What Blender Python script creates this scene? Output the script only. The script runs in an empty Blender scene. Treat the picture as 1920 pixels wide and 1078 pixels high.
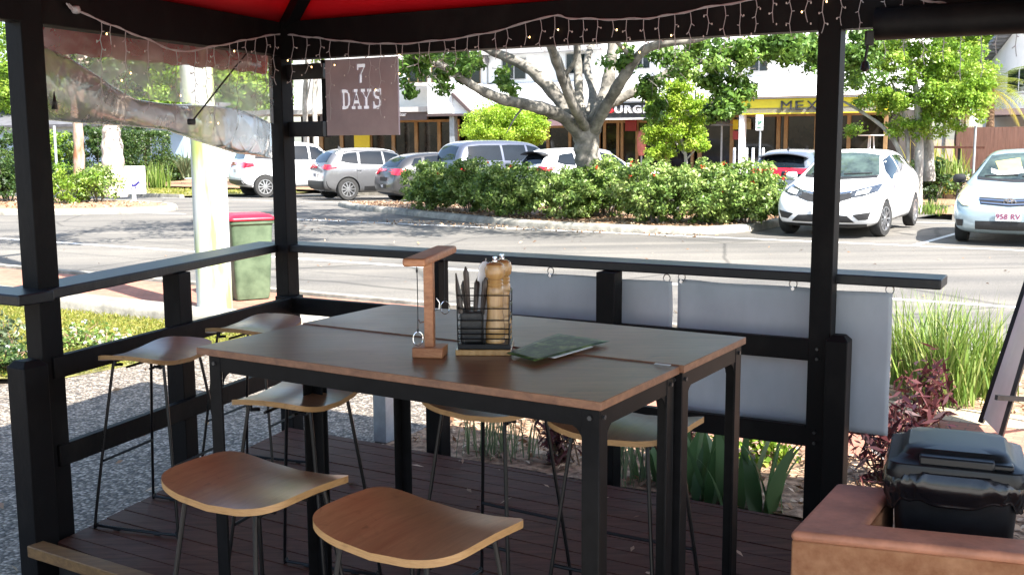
import bpy, bmesh, math, random
import numpy as np
from mathutils import Vector, Matrix
from mathutils.bvhtree import BVHTree
random.seed(7); RNG = np.random.default_rng(7)
S = bpy.context.scene
COL = S.collection
rad = math.radians
# ------------------------------------------------------------------ camera frame (survey of the place)
F, PT, RL, EYE = 2020.0, rad(7.8), rad(-0.34), 1.7
def _cam_rows():
    cp, sp, cr, sr = math.cos(PT), math.sin(PT), math.cos(RL), math.sin(RL)
    A = np.array([[1, 0, 0], [0, -sp, -cp], [0, cp, -sp]])
    B = np.array([[cr, -sr, 0], [sr, cr, 0], [0, 0, 1]])
    return B @ A
CM = _cam_rows()
EYEV = np.array([0, 0, EYE])
def ray(x, y): return CM.T @ np.array([(x-960)/F, (y-539)/F, 1.0])
def at(x, y, Y):                       # point seen at (x,y) at forward distance Y
    d = ray(x, y); return d*(Y/d[1]) + EYEV
def onz(x, y, z):                      # point seen at (x,y) at height z
    d = ray(x, y); return d*((z-EYE)/d[2]) + EYEV
TH = rad(-31); DU = np.array([math.cos(TH), math.sin(TH)]); DN = np.array([-math.sin(TH), math.cos(TH)])
def gz(s): return float(np.interp(s, [6, 18, 21, 30], [-.15, -.02, -.02, -.27]))
def us(u, s, z=None):                  # street coordinates -> world (z above ground)
    p = DU*u + DN*s
    return np.array([p[0], p[1], gz(s) + (z or 0.0)])
def uv_of(p): return float(p[0]*DU[0]+p[1]*DU[1]), float(p[0]*DN[0]+p[1]*DN[1])
def gnd(x, y):                         # ground point seen at (x,y)
    d = ray(x, y); s = 10.0
    for _ in range(80):
        p = d*((gz(s)-EYE)/d[2]); s = .5*s + .5*(p[0]*DN[0]+p[1]*DN[1])
    return p + EYEV
def on_s(x, y, s):                     # point seen at (x,y) on the vertical plane at street depth s
    d = ray(x, y); t = s/(d[0]*DN[0]+d[1]*DN[1]); return d*t + EYEV
def on_line(x, y, P, dv):              # vertical plane through P along dv
    d = ray(x, y); n = np.array([-dv[1], dv[0], 0]); t = (n @ (np.array([P[0], P[1], 0.]) - [0, 0, 0]))/(n @ d)
    return d*t + EYEV
V3 = lambda p: np.array(p, float)
def unit(v): v = V3(v); return v/np.linalg.norm(v)

# ------------------------------------------------------------------ materials
def nt(name):
    m = bpy.data.materials.new(name); m.use_nodes = True
    t = m.node_tree; b = t.nodes['Principled BSDF']; return m, t, b
def mat(name, col, rough=.6, metal=0, var=.25, scale=8, stretch=(1, 1, 1), bump=0, bscale=None, spec=.5, coat=0, col2=None, detail=4, coords='Object', emit=None, estr=0, ramp=(.35, .65)):
    m, t, b = nt(name); N = t.nodes.new; L = t.links.new
    tc = N('ShaderNodeTexCoord'); mp = N('ShaderNodeMapping'); mp.inputs['Scale'].default_value = stretch
    L(tc.outputs[coords], mp.inputs[0])
    nz = N('ShaderNodeTexNoise'); nz.inputs['Scale'].default_value = scale; nz.inputs['Detail'].default_value = detail; nz.inputs['Roughness'].default_value = .65
    L(mp.outputs[0], nz.inputs['Vector'])
    r = N('ShaderNodeValToRGB'); e = r.color_ramp.elements
    c1 = [max(0, c*(1-var)) for c in col]; c2 = list(col2) if col2 else [min(1, c*(1+var)) for c in col]
    e[0].position, e[1].position = ramp
    e[0].color = (*c1, 1); e[1].color = (*c2, 1)
    L(nz.outputs['Fac'], r.inputs[0]); L(r.outputs[0], b.inputs['Base Color'])
    b.inputs['Roughness'].default_value = rough; b.inputs['Metallic'].default_value = metal
    b.inputs['Specular IOR Level'].default_value = spec; b.inputs['Coat Weight'].default_value = coat
    b.inputs['Coat Roughness'].default_value = .08
    if bump:
        n2 = nz
        if bscale:
            n2 = N('ShaderNodeTexNoise'); n2.inputs['Scale'].default_value = bscale; n2.inputs['Detail'].default_value = 5; L(mp.outputs[0], n2.inputs['Vector'])
        bp = N('ShaderNodeBump'); bp.inputs['Strength'].default_value = 1; bp.inputs['Distance'].default_value = bump
        L(n2.outputs['Fac'], bp.inputs['Height']); L(bp.outputs[0], b.inputs['Normal'])
    if emit: b.inputs['Emission Color'].default_value = (*emit, 1); b.inputs['Emission Strength'].default_value = estr
    return m
def leafmat(name, cols, rough=.45, trans=.35, spec=.4):
    m, t, b = nt(name); N = t.nodes.new; L = t.links.new
    at_ = N('ShaderNodeAttribute'); at_.attribute_name = 'rnd'
    r = N('ShaderNodeValToRGB'); e = r.color_ramp.elements
    while len(e) < len(cols): e.new(.5)
    for i, c in enumerate(cols): e[i].position = i/(len(cols)-1); e[i].color = (*c, 1)
    L(at_.outputs['Fac'], r.inputs[0]); L(r.outputs[0], b.inputs['Base Color'])
    b.inputs['Roughness'].default_value = rough; b.inputs['Specular IOR Level'].default_value = spec
    tr = N('ShaderNodeBsdfTranslucent'); mx = N('ShaderNodeMixShader'); mx.inputs[0].default_value = trans
    hs = N('ShaderNodeHueSaturation'); hs.inputs['Hue'].default_value = .485; hs.inputs['Value'].default_value = 1.5
    L(r.outputs[0], hs.inputs['Color']); L(hs.outputs[0], tr.inputs['Color'])
    L(b.outputs[0], mx.inputs[1]); L(tr.outputs[0], mx.inputs[2]); L(mx.outputs[0], t.nodes['Material Output'].inputs[0])
    return m
M = {}
M['black_paint'] = mat('black_paint', (.0068, .0062, .0070), .55, var=.3, scale=4.5, stretch=(1, 1, .6), bump=.0012, bscale=45, spec=.12, col2=(.015, .0138, .013), ramp=(.50, .80), detail=9)
M['black_rail'] = mat('black_rail', (.010, .011, .015), .40, var=.3, scale=7, bump=.0012, bscale=40, spec=.38, col2=(.028, .027, .027), ramp=(.52, .80), detail=9)
M['black_steel'] = mat('black_steel', (.0055, .0055, .0062), .45, var=.25, scale=20, bump=.0002, bscale=200, spec=.10)
M['black_rod'] = mat('black_rod', (.005, .005, .006), .32, var=.2, scale=30, spec=.22)
M['black_plastic'] = mat('black_plastic', (.008, .009, .011), .36, var=.3, scale=14, bump=.0004, bscale=260, spec=.35)
M['bag'] = mat('bag_film', (.006, .006, .008), .2, var=.2, scale=10, bump=.003, bscale=9, spec=.6)
M['rubber'] = mat('rubber', (.022, .022, .022), .8, var=.3, scale=30)
M['bolt_dark'] = mat('bolt_dark', (.05, .05, .052), .45, .6, var=.2, scale=30)
M['chrome'] = mat('chrome', (.75, .75, .75), .12, 1, var=.05)
M['alloy'] = mat('alloy', (.62, .63, .65), .3, .9, var=.08)
M['white_paint'] = mat('white_wall_paint', (.8, .8, .79), .65, var=.05, scale=1.2)
M['white_metal'] = mat('white_metal', (.75, .76, .77), .4, var=.06, scale=5)
M['grey_metal'] = mat('grey_metal', (.33, .36, .39), .42, .3, var=.15, scale=8)
M['black_glass'] = mat('dark_glass', (.006, .010, .014), .04, var=.3, scale=.6, spec=.5)
M['deck'] = None
def wood(name, c1, c2, rough=.4, scale=6, stretch=(1, 12, 12), coat=0, bump=.0008, spec=.5):
    m, t, b = nt(name); N = t.nodes.new; L = t.links.new
    tc = N('ShaderNodeTexCoord'); mp = N('ShaderNodeMapping'); mp.inputs['Scale'].default_value = stretch
    L(tc.outputs['Object'], mp.inputs[0])
    nz = N('ShaderNodeTexNoise'); nz.inputs['Scale'].default_value = scale; nz.inputs['Detail'].default_value = 8; nz.inputs['Roughness'].default_value = .7; nz.inputs['Distortion'].default_value = .6
    L(mp.outputs[0], nz.inputs['Vector'])
    n2 = N('ShaderNodeTexNoise'); n2.inputs['Scale'].default_value = 2.2; n2.inputs['Detail'].default_value = 3; L(tc.outputs['Object'], n2.inputs['Vector'])
    r = N('ShaderNodeValToRGB'); e = r.color_ramp.elements; e[0].position = .3; e[1].position = .72; e[0].color = (*c1, 1); e[1].color = (*c2, 1)
    L(nz.outputs['Fac'], r.inputs[0])
    mx = N('ShaderNodeMix'); mx.data_type = 'RGBA'; mx.blend_type = 'MULTIPLY'; mx.inputs[0].default_value = .35
    L(r.outputs[0], mx.inputs[6]); L(n2.outputs['Fac'], mx.inputs[7]); L(mx.outputs[2], b.inputs['Base Color'])
    mr = N('ShaderNodeMapRange'); mr.inputs[3].default_value = rough*.8; mr.inputs[4].default_value = rough*1.25
    L(n2.outputs['Fac'], mr.inputs[0]); L(mr.outputs[0], b.inputs['Roughness'])
    n3 = N('ShaderNodeTexNoise'); n3.inputs['Scale'].default_value = 9; n3.inputs['Detail'].default_value = 9; n3.inputs['Distortion'].default_value = 2.5; L(tc.outputs['Object'], n3.inputs['Vector']); r3 = N('ShaderNodeValToRGB'); r3.color_ramp.elements[0].position = .60; r3.color_ramp.elements[0].color = (1, 1, 1, 1); r3.color_ramp.elements[1].position = .74; r3.color_ramp.elements[1].color = (.62, .60, .58, 1); L(n3.outputs['Fac'], r3.inputs[0]); m3 = N('ShaderNodeMix'); m3.data_type = 'RGBA'; m3.blend_type = 'MULTIPLY'; m3.inputs[0].default_value = .8; L(mx.outputs[2], m3.inputs[6]); L(r3.outputs[0], m3.inputs[7]); L(m3.outputs[2], b.inputs['Base Color'])
    b.inputs['Coat Weight'].default_value = coat; b.inputs['Coat Roughness'].default_value = .2; b.inputs['Specular IOR Level'].default_value = spec
    bp = N('ShaderNodeBump'); bp.inputs['Distance'].default_value = bump; L(nz.outputs['Fac'], bp.inputs['Height']); L(bp.outputs[0], b.inputs['Normal'])
    return m
M['table_wood'] = wood('table_wood', (.12, .052, .023), (.28, .132, .06), .34, scale=4, stretch=(1, 10, 10), coat=.0, bump=.0004, spec=.36)
M['table_edge'] = wood('table_edge', (.13, .055, .03), (.28, .135, .07), .5, scale=14, stretch=(.7, 3, 3))
M['seat_ply'] = wood('seat_ply', (.25, .10, .045), (.42, .195, .09), .30, scale=5, stretch=(9, 1, 9), coat=.15, bump=.0003, spec=.6)
def vary(m):
    t = m.node_tree; b = t.nodes['Principled BSDF']; l = b.inputs['Base Color'].links[0]; src = l.from_socket; oi = t.nodes.new('ShaderNodeObjectInfo'); mr = t.nodes.new('ShaderNodeMapRange'); mr.inputs[3].default_value = .80; mr.inputs[4].default_value = 1.2; hs = t.nodes.new('ShaderNodeHueSaturation')
    t.links.new(oi.outputs['Random'], mr.inputs[0]); t.links.new(mr.outputs[0], hs.inputs['Value']); t.links.new(src, hs.inputs['Color']); t.links.new(hs.outputs[0], b.inputs['Base Color'])
vary(M['seat_ply'])
M['seat_edge'] = wood('seat_edge', (.27, .14, .045), (.43, .25, .10), .5, scale=8, stretch=(3, 3, 40))
M['deck_wood'] = wood('deck_wood', (.045, .017, .012), (.14, .062, .042), .62, scale=5, stretch=(.8, 9, 9), bump=.0012, spec=.16)
M['kick_wood'] = wood('kick_wood', (.12, .06, .022), (.28, .15, .05), .6, scale=5, stretch=(1, 9, 9))
M['hook_wood'] = wood('hook_wood', (.32, .11, .045), (.60, .28, .13), .45, scale=8, stretch=(2, 9, 9))
M['mill_wood'] = wood('mill_wood', (.42, .22, .075), (.66, .41, .17), .25, scale=5, stretch=(6, 6, 1), coat=.5)
M['tan_timber'] = mat('tan_timber', (.30, .19, .09), .6, var=.2, scale=4)
M['concrete'] = mat('concrete_kerb', (.25, .235, .20), .85, var=.35, scale=5, bump=.004, bscale=60)
M['canopy_red'] = None

# ------------------------------------------------------------------ mesh builder
class MB:
    def __init__(s): s.v = []; s.f = []; s.xf = None; s.mi = []; s.cur = 0
    def _p(s, p):
        p = V3(p)
        if s.xf is not None: p = np.array(s.xf @ Vector(p))
        return p
    def add(s, vs, fs):
        b = len(s.v); s.v += [s._p(p) for p in vs]; s.f += [tuple(i+b for i in f) for f in fs]; s.mi += [s.cur]*len(fs); return s
    def box(s, c, d, R=None):
        hx, hy, hz = d[0]/2, d[1]/2, d[2]/2; c = V3(c)
        vs = [V3((x, y, z)) for x in (-hx, hx) for y in (-hy, hy) for z in (-hz, hz)]
        if R is not None: vs = [np.array(R @ Vector(p)) for p in vs]
        return s.add([p+c for p in vs], [(0, 1, 3, 2), (4, 6, 7, 5), (0, 4, 5, 1), (2, 3, 7, 6), (0, 2, 6, 4), (1, 5, 7, 3)])
    def beam(s, p, q, w, h, up=(0, 0, 1)):     # bar from p to q, w across, h along up
        p, q = V3(p), V3(q); x = unit(q-p); y = unit(np.cross(V3(up), x)); z = np.cross(x, y)
        vs = [e + y*a*w/2 + z*b*h/2 for e in (p, q) for a in (-1, 1) for b in (-1, 1)]
        return s.add(vs, [(0, 1, 3, 2), (4, 6, 7, 5), (0, 4, 5, 1), (2, 3, 7, 6), (0, 2, 6, 4), (1, 5, 7, 3)])
    def tube(s, pts, r, n=8, cap=True, squash=1.0):
        pts = [V3(p) for p in pts]; k = len(pts); rr = r if hasattr(r, '__len__') else [r]*k
        t = [unit(pts[min(i+1, k-1)]-pts[max(i-1, 0)]) for i in range(k)]
        ref = V3((0, 0, 1)) if abs(t[0][2]) < .9 else V3((1, 0, 0)); nn = unit(np.cross(t[0], ref)); vs = []
        for i in range(k):
            nn = nn - t[i]*(nn @ t[i]); nn = unit(nn); b = np.cross(t[i], nn)
            for j in range(n):
                a = 2*math.pi*j/n; vs.append(pts[i] + (nn*math.cos(a) + b*math.sin(a)*squash)*rr[i])
        fs = [(i*n+j, i*n+(j+1) % n, (i+1)*n+(j+1) % n, (i+1)*n+j) for i in range(k-1) for j in range(n)]
        if cap: fs += [tuple(range(n))[::-1], tuple(range((k-1)*n, k*n))]
        return s.add(vs, fs)
    def lathe(s, prof, n=20, c=(0, 0, 0), axis='z', cap=True):
        c = V3(c); vs = []
        for r, z in prof:
            for j in range(n):
                a = 2*math.pi*j/n; p = (r*math.cos(a), r*math.sin(a), z)
                if axis == 'y': p = (p[0], p[2], p[1])
                if axis == 'x': p = (p[2], p[0], p[1])
                vs.append(c+V3(p))
        k = len(prof); fs = [(i*n+j, i*n+(j+1) % n, (i+1)*n+(j+1) % n, (i+1)*n+j) for i in range(k-1) for j in range(n)]
        if cap: fs += [tuple(range(n))[::-1], tuple(range((k-1)*n, k*n))]
        return s.add(vs, fs)
    def prism(s, poly, z0, z1):                # vertical extrusion of a plan polygon; z may be a callable
        n = len(poly); f0 = z0 if callable(z0) else (lambda x, y: z0); f1 = z1 if callable(z1) else (lambda x, y: z1)
        vs = [(x, y, f0(x, y)) for x, y in poly] + [(x, y, f1(x, y)) for x, y in poly]
        return s.add(vs, [tuple(range(n))[::-1], tuple(range(n, 2*n))] + [(i, (i+1) % n, n+(i+1) % n, n+i) for i in range(n)])
    def plate(s, poly3, nrm, th):              # polygon in space, thickened along nrm
        n = len(poly3); d = unit(nrm)*th; vs = [V3(p) for p in poly3] + [V3(p)+d for p in poly3]
        return s.add(vs, [tuple(range(n))[::-1], tuple(range(n, 2*n))] + [(i, (i+1) % n, n+(i+1) % n, n+i) for i in range(n)])
    def grid(s, fn, nu, nv, closed=False):
        vs = [fn(i/(nu-1), j/(nv-1)) for i in range(nu) for j in range(nv)]
        return s.add(vs, [(i*nv+j, i*nv+j+1, (i+1)*nv+j+1, (i+1)*nv+j) for i in range(nu-1) for j in range(nv-1)])
    def build(s, name, m=None, parent=None, smooth=35, bevel=0, seg=2, label=None, solid=0):
        org = ORG.get(parent.name, (0, 0, 0)) if parent is not None else (0, 0, 0)
        me = bpy.data.meshes.new(name); vv = np.array(s.v) - np.array(org)
        me.from_pydata(vv.tolist(), [], s.f)
        ms = m if isinstance(m, (list, tuple)) else [m]
        for q in ms:
            if q is not None: me.materials.append(q)
        if len(ms) > 1: me.polygons.foreach_set('material_index', s.mi)
        bm = bmesh.new(); bm.from_mesh(me); bmesh.ops.recalc_face_normals(bm, faces=bm.faces); bm.to_mesh(me); bm.free()
        if smooth: me.shade_smooth(); me.set_sharp_from_angle(angle=rad(smooth))
        o = bpy.data.objects.new(name, me); COL.objects.link(o)
        if parent is not None: o.parent = parent; ORG[o.name] = org
        if solid:
            sm = o.modifiers.new('solid', 'SOLIDIFY'); sm.thickness = solid; sm.offset = 0
        if bevel:
            b = o.modifiers.new('bevel', 'BEVEL'); b.width = bevel; b.segments = seg; b.limit_method = 'ANGLE'; b.angle_limit = rad(40)
        if label: o['label'] = label
        return o
ORG = {}
def thing(name, label, cat, loc=(0, 0, 0), group=None, local=False, rz=0):
    o = bpy.data.objects.new(name, None); COL.objects.link(o); o.empty_display_size = .1
    o.location = loc; o.rotation_euler = (0, 0, rz); ORG[o.name] = (0, 0, 0) if local else tuple(loc)
    o['label'] = label; o['category'] = cat
    if group: o['group'] = group
    return o
def tag(o, label, cat, group=None, kind=None):
    o['label'] = label; o['category'] = cat
    if group: o['group'] = group
    if kind: o['kind'] = kind
    return o
def struct(o): o['kind'] = 'structure'; return o
def centre(o):                                  # put a one-mesh thing's origin at its base
    me = o.data; n = len(me.vertices); a = np.empty(n*3); me.vertices.foreach_get('co', a); a = a.reshape(-1, 3)
    c = np.array([(a[:, 0].min()+a[:, 0].max())/2, (a[:, 1].min()+a[:, 1].max())/2, a[:, 2].min()])
    me.vertices.foreach_set('co', (a-c).ravel()); me.update(); o.location = c; return o
def dup(root, loc, rz=0, label=None, group=None, scale=None):
    def cp(o, par):
        c = o.copy(); COL.objects.link(c); c.parent = par
        for ch in o.children: cp(ch, c)
        return c
    r = cp(root, None); r.location = loc; r.rotation_euler = (0, 0, rz)
    if scale: r.scale = (scale,)*3 if not hasattr(scale, '__len__') else scale
    if label: r['label'] = label
    if group: r['group'] = group
    return r
def text_into(mb, body, size, depth, mtx, align='CENTER', bold=0):
    cu = bpy.data.curves.new('t', 'FONT'); cu.body = body; cu.size = size; cu.extrude = depth; cu.align_x = align; cu.align_y = 'CENTER'; cu.offset = bold; cu.resolution_u = 3
    o = bpy.data.objects.new('t', cu); COL.objects.link(o); bpy.context.view_layer.update()
    me = bpy.data.meshes.new_from_object(o.evaluated_get(bpy.context.evaluated_depsgraph_get()))
    old = mb.xf; mb.xf = mtx if old is None else old @ mtx
    mb.add([v.co[:] for v in me.vertices], [tuple(p.vertices) for p in me.polygons]); mb.xf = old
    bpy.data.objects.remove(o); bpy.data.meshes.remove(me); bpy.data.curves.remove(cu); return mb
def frame(o, x, z):                             # matrix: text x along x, text y along z, facing out of x cross z
    x = Vector(x).normalized(); z = Vector(z).normalized(); y = x.cross(z); y = -y
    m = Matrix((x, z, x.cross(z))).transposed().to_4x4(); m.translation = Vector(o); return m

# ------------------------------------------------------------------ foliage arrays
def leaf_mesh(name, C, Nrm, size, m, parent=None, aspect=.5, fold=.25, rnd=None):
    """C centres, Nrm leaf normals (n,3), size (n,) -> folded pointed leaves"""
    n = len(C); C = np.asarray(C); Nrm = Nrm/np.linalg.norm(Nrm, axis=1, keepdims=True)
    a = RNG.normal(size=(n, 3)); T = np.cross(Nrm, a); T /= np.linalg.norm(T, axis=1, keepdims=True); B = np.cross(Nrm, T)
    L = np.asarray(size)[:, None]; w = L*aspect*.5
    p0 = C - T*L*.5; p1 = C + B*w + Nrm*w*fold; p2 = C + T*L*.5; p3 = C - B*w + Nrm*w*fold
    V = np.stack([p0, p1, p2, p3], 1).reshape(-1, 3); org = ORG.get(parent.name, (0, 0, 0)) if parent is not None else (0, 0, 0)
    V = V - np.array(org)
    me = bpy.data.meshes.new(name); me.vertices.add(4*n); me.vertices.foreach_set('co', V.ravel())
    me.loops.add(4*n); me.loops.foreach_set('vertex_index', np.arange(4*n, dtype=np.int32)); me.polygons.add(n)
    me.polygons.foreach_set('loop_start', np.arange(0, 4*n, 4, dtype=np.int32)); me.polygons.foreach_set('loop_total', np.full(n, 4, dtype=np.int32))
    me.update(calc_edges=True)
    at_ = me.attributes.new('rnd', 'FLOAT', 'POINT'); q = RNG.random(n) if rnd is None else np.clip(rnd, 0, 1); at_.data.foreach_set('value', np.repeat(q, 4))
    me.materials.append(m); o = bpy.data.objects.new(name, me); COL.objects.link(o)
    if parent is not None: o.parent = parent; ORG[o.name] = org
    return o
def blob(c, r, n, shell=.55):
    """points biased to the outside of an ellipsoid, with outward normals"""
    d = RNG.normal(size=(n, 3)); d /= np.linalg.norm(d, axis=1, keepdims=True)
    q = (shell + (1-shell)*RNG.random(n))[:, None]*(1+.12*RNG.normal(size=(n, 1)))
    P = np.array(c) + d*q*np.array(r); N = d + RNG.normal(size=(n, 3))*.8 + np.array([0, 0, .5]); return P, N
def clumps(c, r, k, per, cr, squash=.7):
    """k leaf clumps spread in an ellipsoid, each a small cloud"""
    d = RNG.normal(size=(k, 3)); d /= np.linalg.norm(d, axis=1, keepdims=True); q = RNG.random((k, 1))**.45
    K = np.array(c)+d*q*np.array(r); P = []; N = []; R = []
    for i in range(k):
        s = cr*(.6+.8*RNG.random()); e = RNG.normal(size=(per, 3)); e /= np.linalg.norm(e, axis=1, keepdims=True)
        P.append(K[i]+e*(RNG.random((per, 1))**.5)*s*np.array([1, 1, squash])); N.append(e+RNG.normal(size=(per, 3))*.9+np.array([0, 0, .6])); R.append(np.full(per, RNG.random()*.5)+RNG.random(per)*.5)
    return np.concatenate(P), np.concatenate(N), np.concatenate(R)
def blades_mesh(name, roots, h, w, lean, m, parent=None, seg=5, droop=.5):
    """strap leaves: roots (n,3), h heights, w widths, lean radians"""
    n = len(roots); V = []; Fc = []; q = []; org = np.array(ORG.get(parent.name, (0, 0, 0)) if parent is not None else (0, 0, 0))
    for i in range(n):
        a = random.random()*2*math.pi if not hasattr(lean[i], '__len__') else lean[i][1]; le = lean[i] if not hasattr(lean[i], '__len__') else lean[i][0]
        dx, dy = math.cos(a), math.sin(a); sx, sy = -dy, dx; x = 0; z = 0; ang = math.pi/2 - le*.35; b = len(V); st = h[i]/seg; r0 = random.random()
        for k in range(seg+1):
            f = k/seg; ww = w[i]*.5*(1-f**1.6)*(.55+.45*min(1, f*4)) + .0004
            for sg in (-1, 1): V.append((roots[i][0]+dx*x+sx*ww*sg-org[0], roots[i][1]+dy*x+sy*ww*sg-org[1], roots[i][2]+z-org[2])); q.append(r0)
            ang2 = ang - le*droop*2*f*f; x += math.cos(ang2)*st; z += math.sin(ang2)*st
            if k: Fc.append((b+2*k-2, b+2*k-1, b+2*k+1, b+2*k))
    me = bpy.data.meshes.new(name); me.from_pydata(V, [], Fc); at_ = me.attributes.new('rnd', 'FLOAT', 'POINT'); at_.data.foreach_set('value', q)
    me.materials.append(m); me.shade_smooth(); o = bpy.data.objects.new(name, me); COL.objects.link(o)
    if parent is not None: o.parent = parent; ORG[o.name] = tuple(org)
    return o
def smooth_path(pts, k=4):
    pts = [V3(p) for p in pts]; P = [pts[0]]+pts+[pts[-1]]; out = []
    for i in range(1, len(P)-2):
        for j in range(k):
            t = j/k; a, b, c, d = P[i-1], P[i], P[i+1], P[i+2]
            out.append(.5*((2*b)+(-a+c)*t+(2*a-5*b+4*c-d)*t*t+(-a+3*b-3*c+d)*t**3))
    out.append(pts[-1]); return out
# ================================================================== GAZEBO
def canopy_mat():
    m, t, b = nt('red_canopy_fabric'); N = t.nodes.new; L = t.links.new
    nz = N('ShaderNodeTexNoise'); nz.inputs['Scale'].default_value = 3; nz.inputs['Detail'].default_value = 6
    tc = N('ShaderNodeTexCoord'); L(tc.outputs['Object'], nz.inputs['Vector'])
    r = N('ShaderNodeValToRGB'); r.color_ramp.elements[0].color = (.36, .004, .012, 1); r.color_ramp.elements[1].color = (.55, .008, .022, 1); L(nz.outputs['Fac'], r.inputs[0])
    L(r.outputs[0], b.inputs['Base Color']); b.inputs['Roughness'].default_value = .7
    tr = N('ShaderNodeBsdfTranslucent'); L(r.outputs[0], tr.inputs['Color']); mx = N('ShaderNodeMixShader'); mx.inputs[0].default_value = .42
    L(b.outputs[0], mx.inputs[1]); L(tr.outputs[0], mx.inputs[2]); L(mx.outputs[0], t.nodes['Material Output'].inputs[0]); return m
M['canopy_red'] = canopy_mat()
P0 = V3((-1.35, 6.43, 0)); P1 = V3((-2.015, 4.57, 0)); P2 = V3((1.41, 4.83, 0)); P3 = P1 + (P2-P0)
dB = unit(P2-P0); nB = V3((dB[1], -dB[0], 0))        # along the street side / towards the camera
if nB[1] > 0: nB = -nB
dL = unit(P0-P1); nL = V3((dL[1], -dL[0], 0))        # along the open left side / towards the inside
if nL[0] < 0: nL = -nL
Z = lambda p, z: V3((p[0], p[1], z))
def rotz(v): return Matrix.Rotation(math.atan2(v[1], v[0]), 3, 'Z')
gz_o = thing('gazebo', 'black timber gazebo with red fabric roof and rails around the bar tables', 'gazebo', (-.3, 4.7, 0))
def post(p, w, z0, z1, name='post', d=None, chamfer=0):
    b = MB(); R = rotz(dB if d is None else d)
    if chamfer:
        b.box((p[0], p[1], (z0+z1-chamfer)/2), (w, w, z1-chamfer-z0), R)
        k = w*.5; q = k-.022
        vs = [np.array(R @ Vector((x*k, y*k, 0)))+V3((p[0], p[1], z1-chamfer)) for x, y in ((-1, -1), (1, -1), (1, 1), (-1, 1))]
        vs += [np.array(R @ Vector((x*q, y*q, 0)))+V3((p[0], p[1], z1)) for x, y in ((-1, -1), (1, -1), (1, 1), (-1, 1))]
        b.add(vs, [(0, 1, 5, 4), (1, 2, 6, 5), (2, 3, 7, 6), (3, 0, 4, 7), (4, 5, 6, 7)])
    else: b.box((p[0], p[1], (z0+z1)/2), (w, w, z1-z0), R)
    return b.build(name, M['black_paint'], gz_o, bevel=.004)
post(P0, .098, -.15, 2.30); post(P1, .105, -.15, 2.30); post(P2, .098, -.15, 2.30)
post(V3((-2.035, 4.435, 0)), .115, -.15, .80, 'stub_post', chamfer=.025)
post(P2 + dB*.095 + nB*.075, .095, -.15, .835, 'stub_post', chamfer=.025)
pm = on_line(333, 560, P1, dL); post(pm, .10, -.15, 1.043, 'baluster_post', dL)
for px, py in ((818, 560), (1142, 560)):
    q = on_line(px, py, P0, dB); post(q+nB*.0, .10, -.15, 1.043, 'baluster_post')
b = MB(); b.beam((-1.455, 6.575, 1.0675), (1.905, 4.703, 1.0675), .20, .046); b.build('handrail', M['black_rail'], gz_o, bevel=.007, seg=3)
b = MB(); b.beam((-2.055, 4.50, 1.0655), (-1.455, 6.60, 1.0655), .215, .046); b.build('handrail', M['black_rail'], gz_o, bevel=.007, seg=3)
b = MB(); b.beam((-1.945, 4.365, 1.0675), (-3.6, 5.30, 1.0675), .17, .046); b.build('handrail', M['black_rail'], gz_o, bevel=.007, seg=3)
for zc in (.737, .348):
    off = .072
    if zc > .5:
        b = MB(); b.beam(Z(P0-dB*.02+nB*off, zc), Z(P2+dB*.11+nB*off*.3, zc+.008), .042, .098); b.build('rail', M['black_paint'], gz_o, bevel=.004)
    else:
        q = on_line(1120, 700, P0, dB); b = MB(); b.beam(Z(q+nB*off, zc), Z(P2+dB*.11+nB*off*.3, zc-.005), .042, .095); b.build('rail', M['black_paint'], gz_o, bevel=.004)
    b = MB(); b.beam(Z(P1-dL*.02+nL*off*.6, zc+.004), Z(P0+dL*.02+nL*off, zc), .042, .096); b.build('rail', M['black_paint'], gz_o, bevel=.004)
# bolts on the rails
b = MB()
for z_ in (.76, .715, .375, .325):
    q = P2+nB*.075-dB*.0; b.tube([Z(q, z_), Z(q+nB*.012, z_)], .007, 8)
b.build('bolt', M['bolt_dark'], gz_o)
# beams
b = MB(); b.beam(Z(P0-dB*.05, 2.273), Z(P2+dB*6.5, 2.273), .095, .215); b.build('beam', M['black_paint'], gz_o, bevel=.004)
b = MB(); b.beam(Z(P0, 2.284), Z(P1-dL*4.1, 2.284), .09, .19); b.build('beam', M['black_paint'], gz_o, bevel=.004)
APEX = V3((-.28, 4.72, 3.45))
def roof_pts(z, out):
    return [Z(P0-dB*out*.6-nB*out, z), Z(P2-nB*out+dB*out, z), Z(P3+dB*out+nB*out, z), Z(P1+nB*out-dB*out*.6, z)]
eave = roof_pts(2.362, .05); b = MB()
for i in range(4):
    a, c = eave[i], eave[(i+1) % 4]
    def fn(u, v, a=a, c=c):
        p = (a*(1-u)+c*u)*(1-v)+APEX*v; p = p.copy(); p[2] -= .06*math.sin(math.pi*u)*math.sin(math.pi*v); return p
    b.grid(fn, 14, 12)
b.build('canopy', M['canopy_red'], gz_o, smooth=60, solid=.004)
b = MB()
for i in (3,):
    a, c = eave[i]-nL*.075+dL*.16, eave[0]-nL*.075
    b.grid(lambda u, v: a*(1-u)+c*u+V3((0, 0, -.265*v-.006*math.sin(u*60)*v)) - nL*(.03*v), 40, 4)
b.build('canopy_valance', M['canopy_red'], gz_o, solid=.004)
for i in range(4):
    b = MB(); q = eave[i]; b.beam(q*.985+APEX*.015-V3((0, 0, .05)), APEX-V3((0, 0, .06)), .07, .09); b.build('hip_rafter', M['black_paint'], gz_o, bevel=.003)
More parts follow.
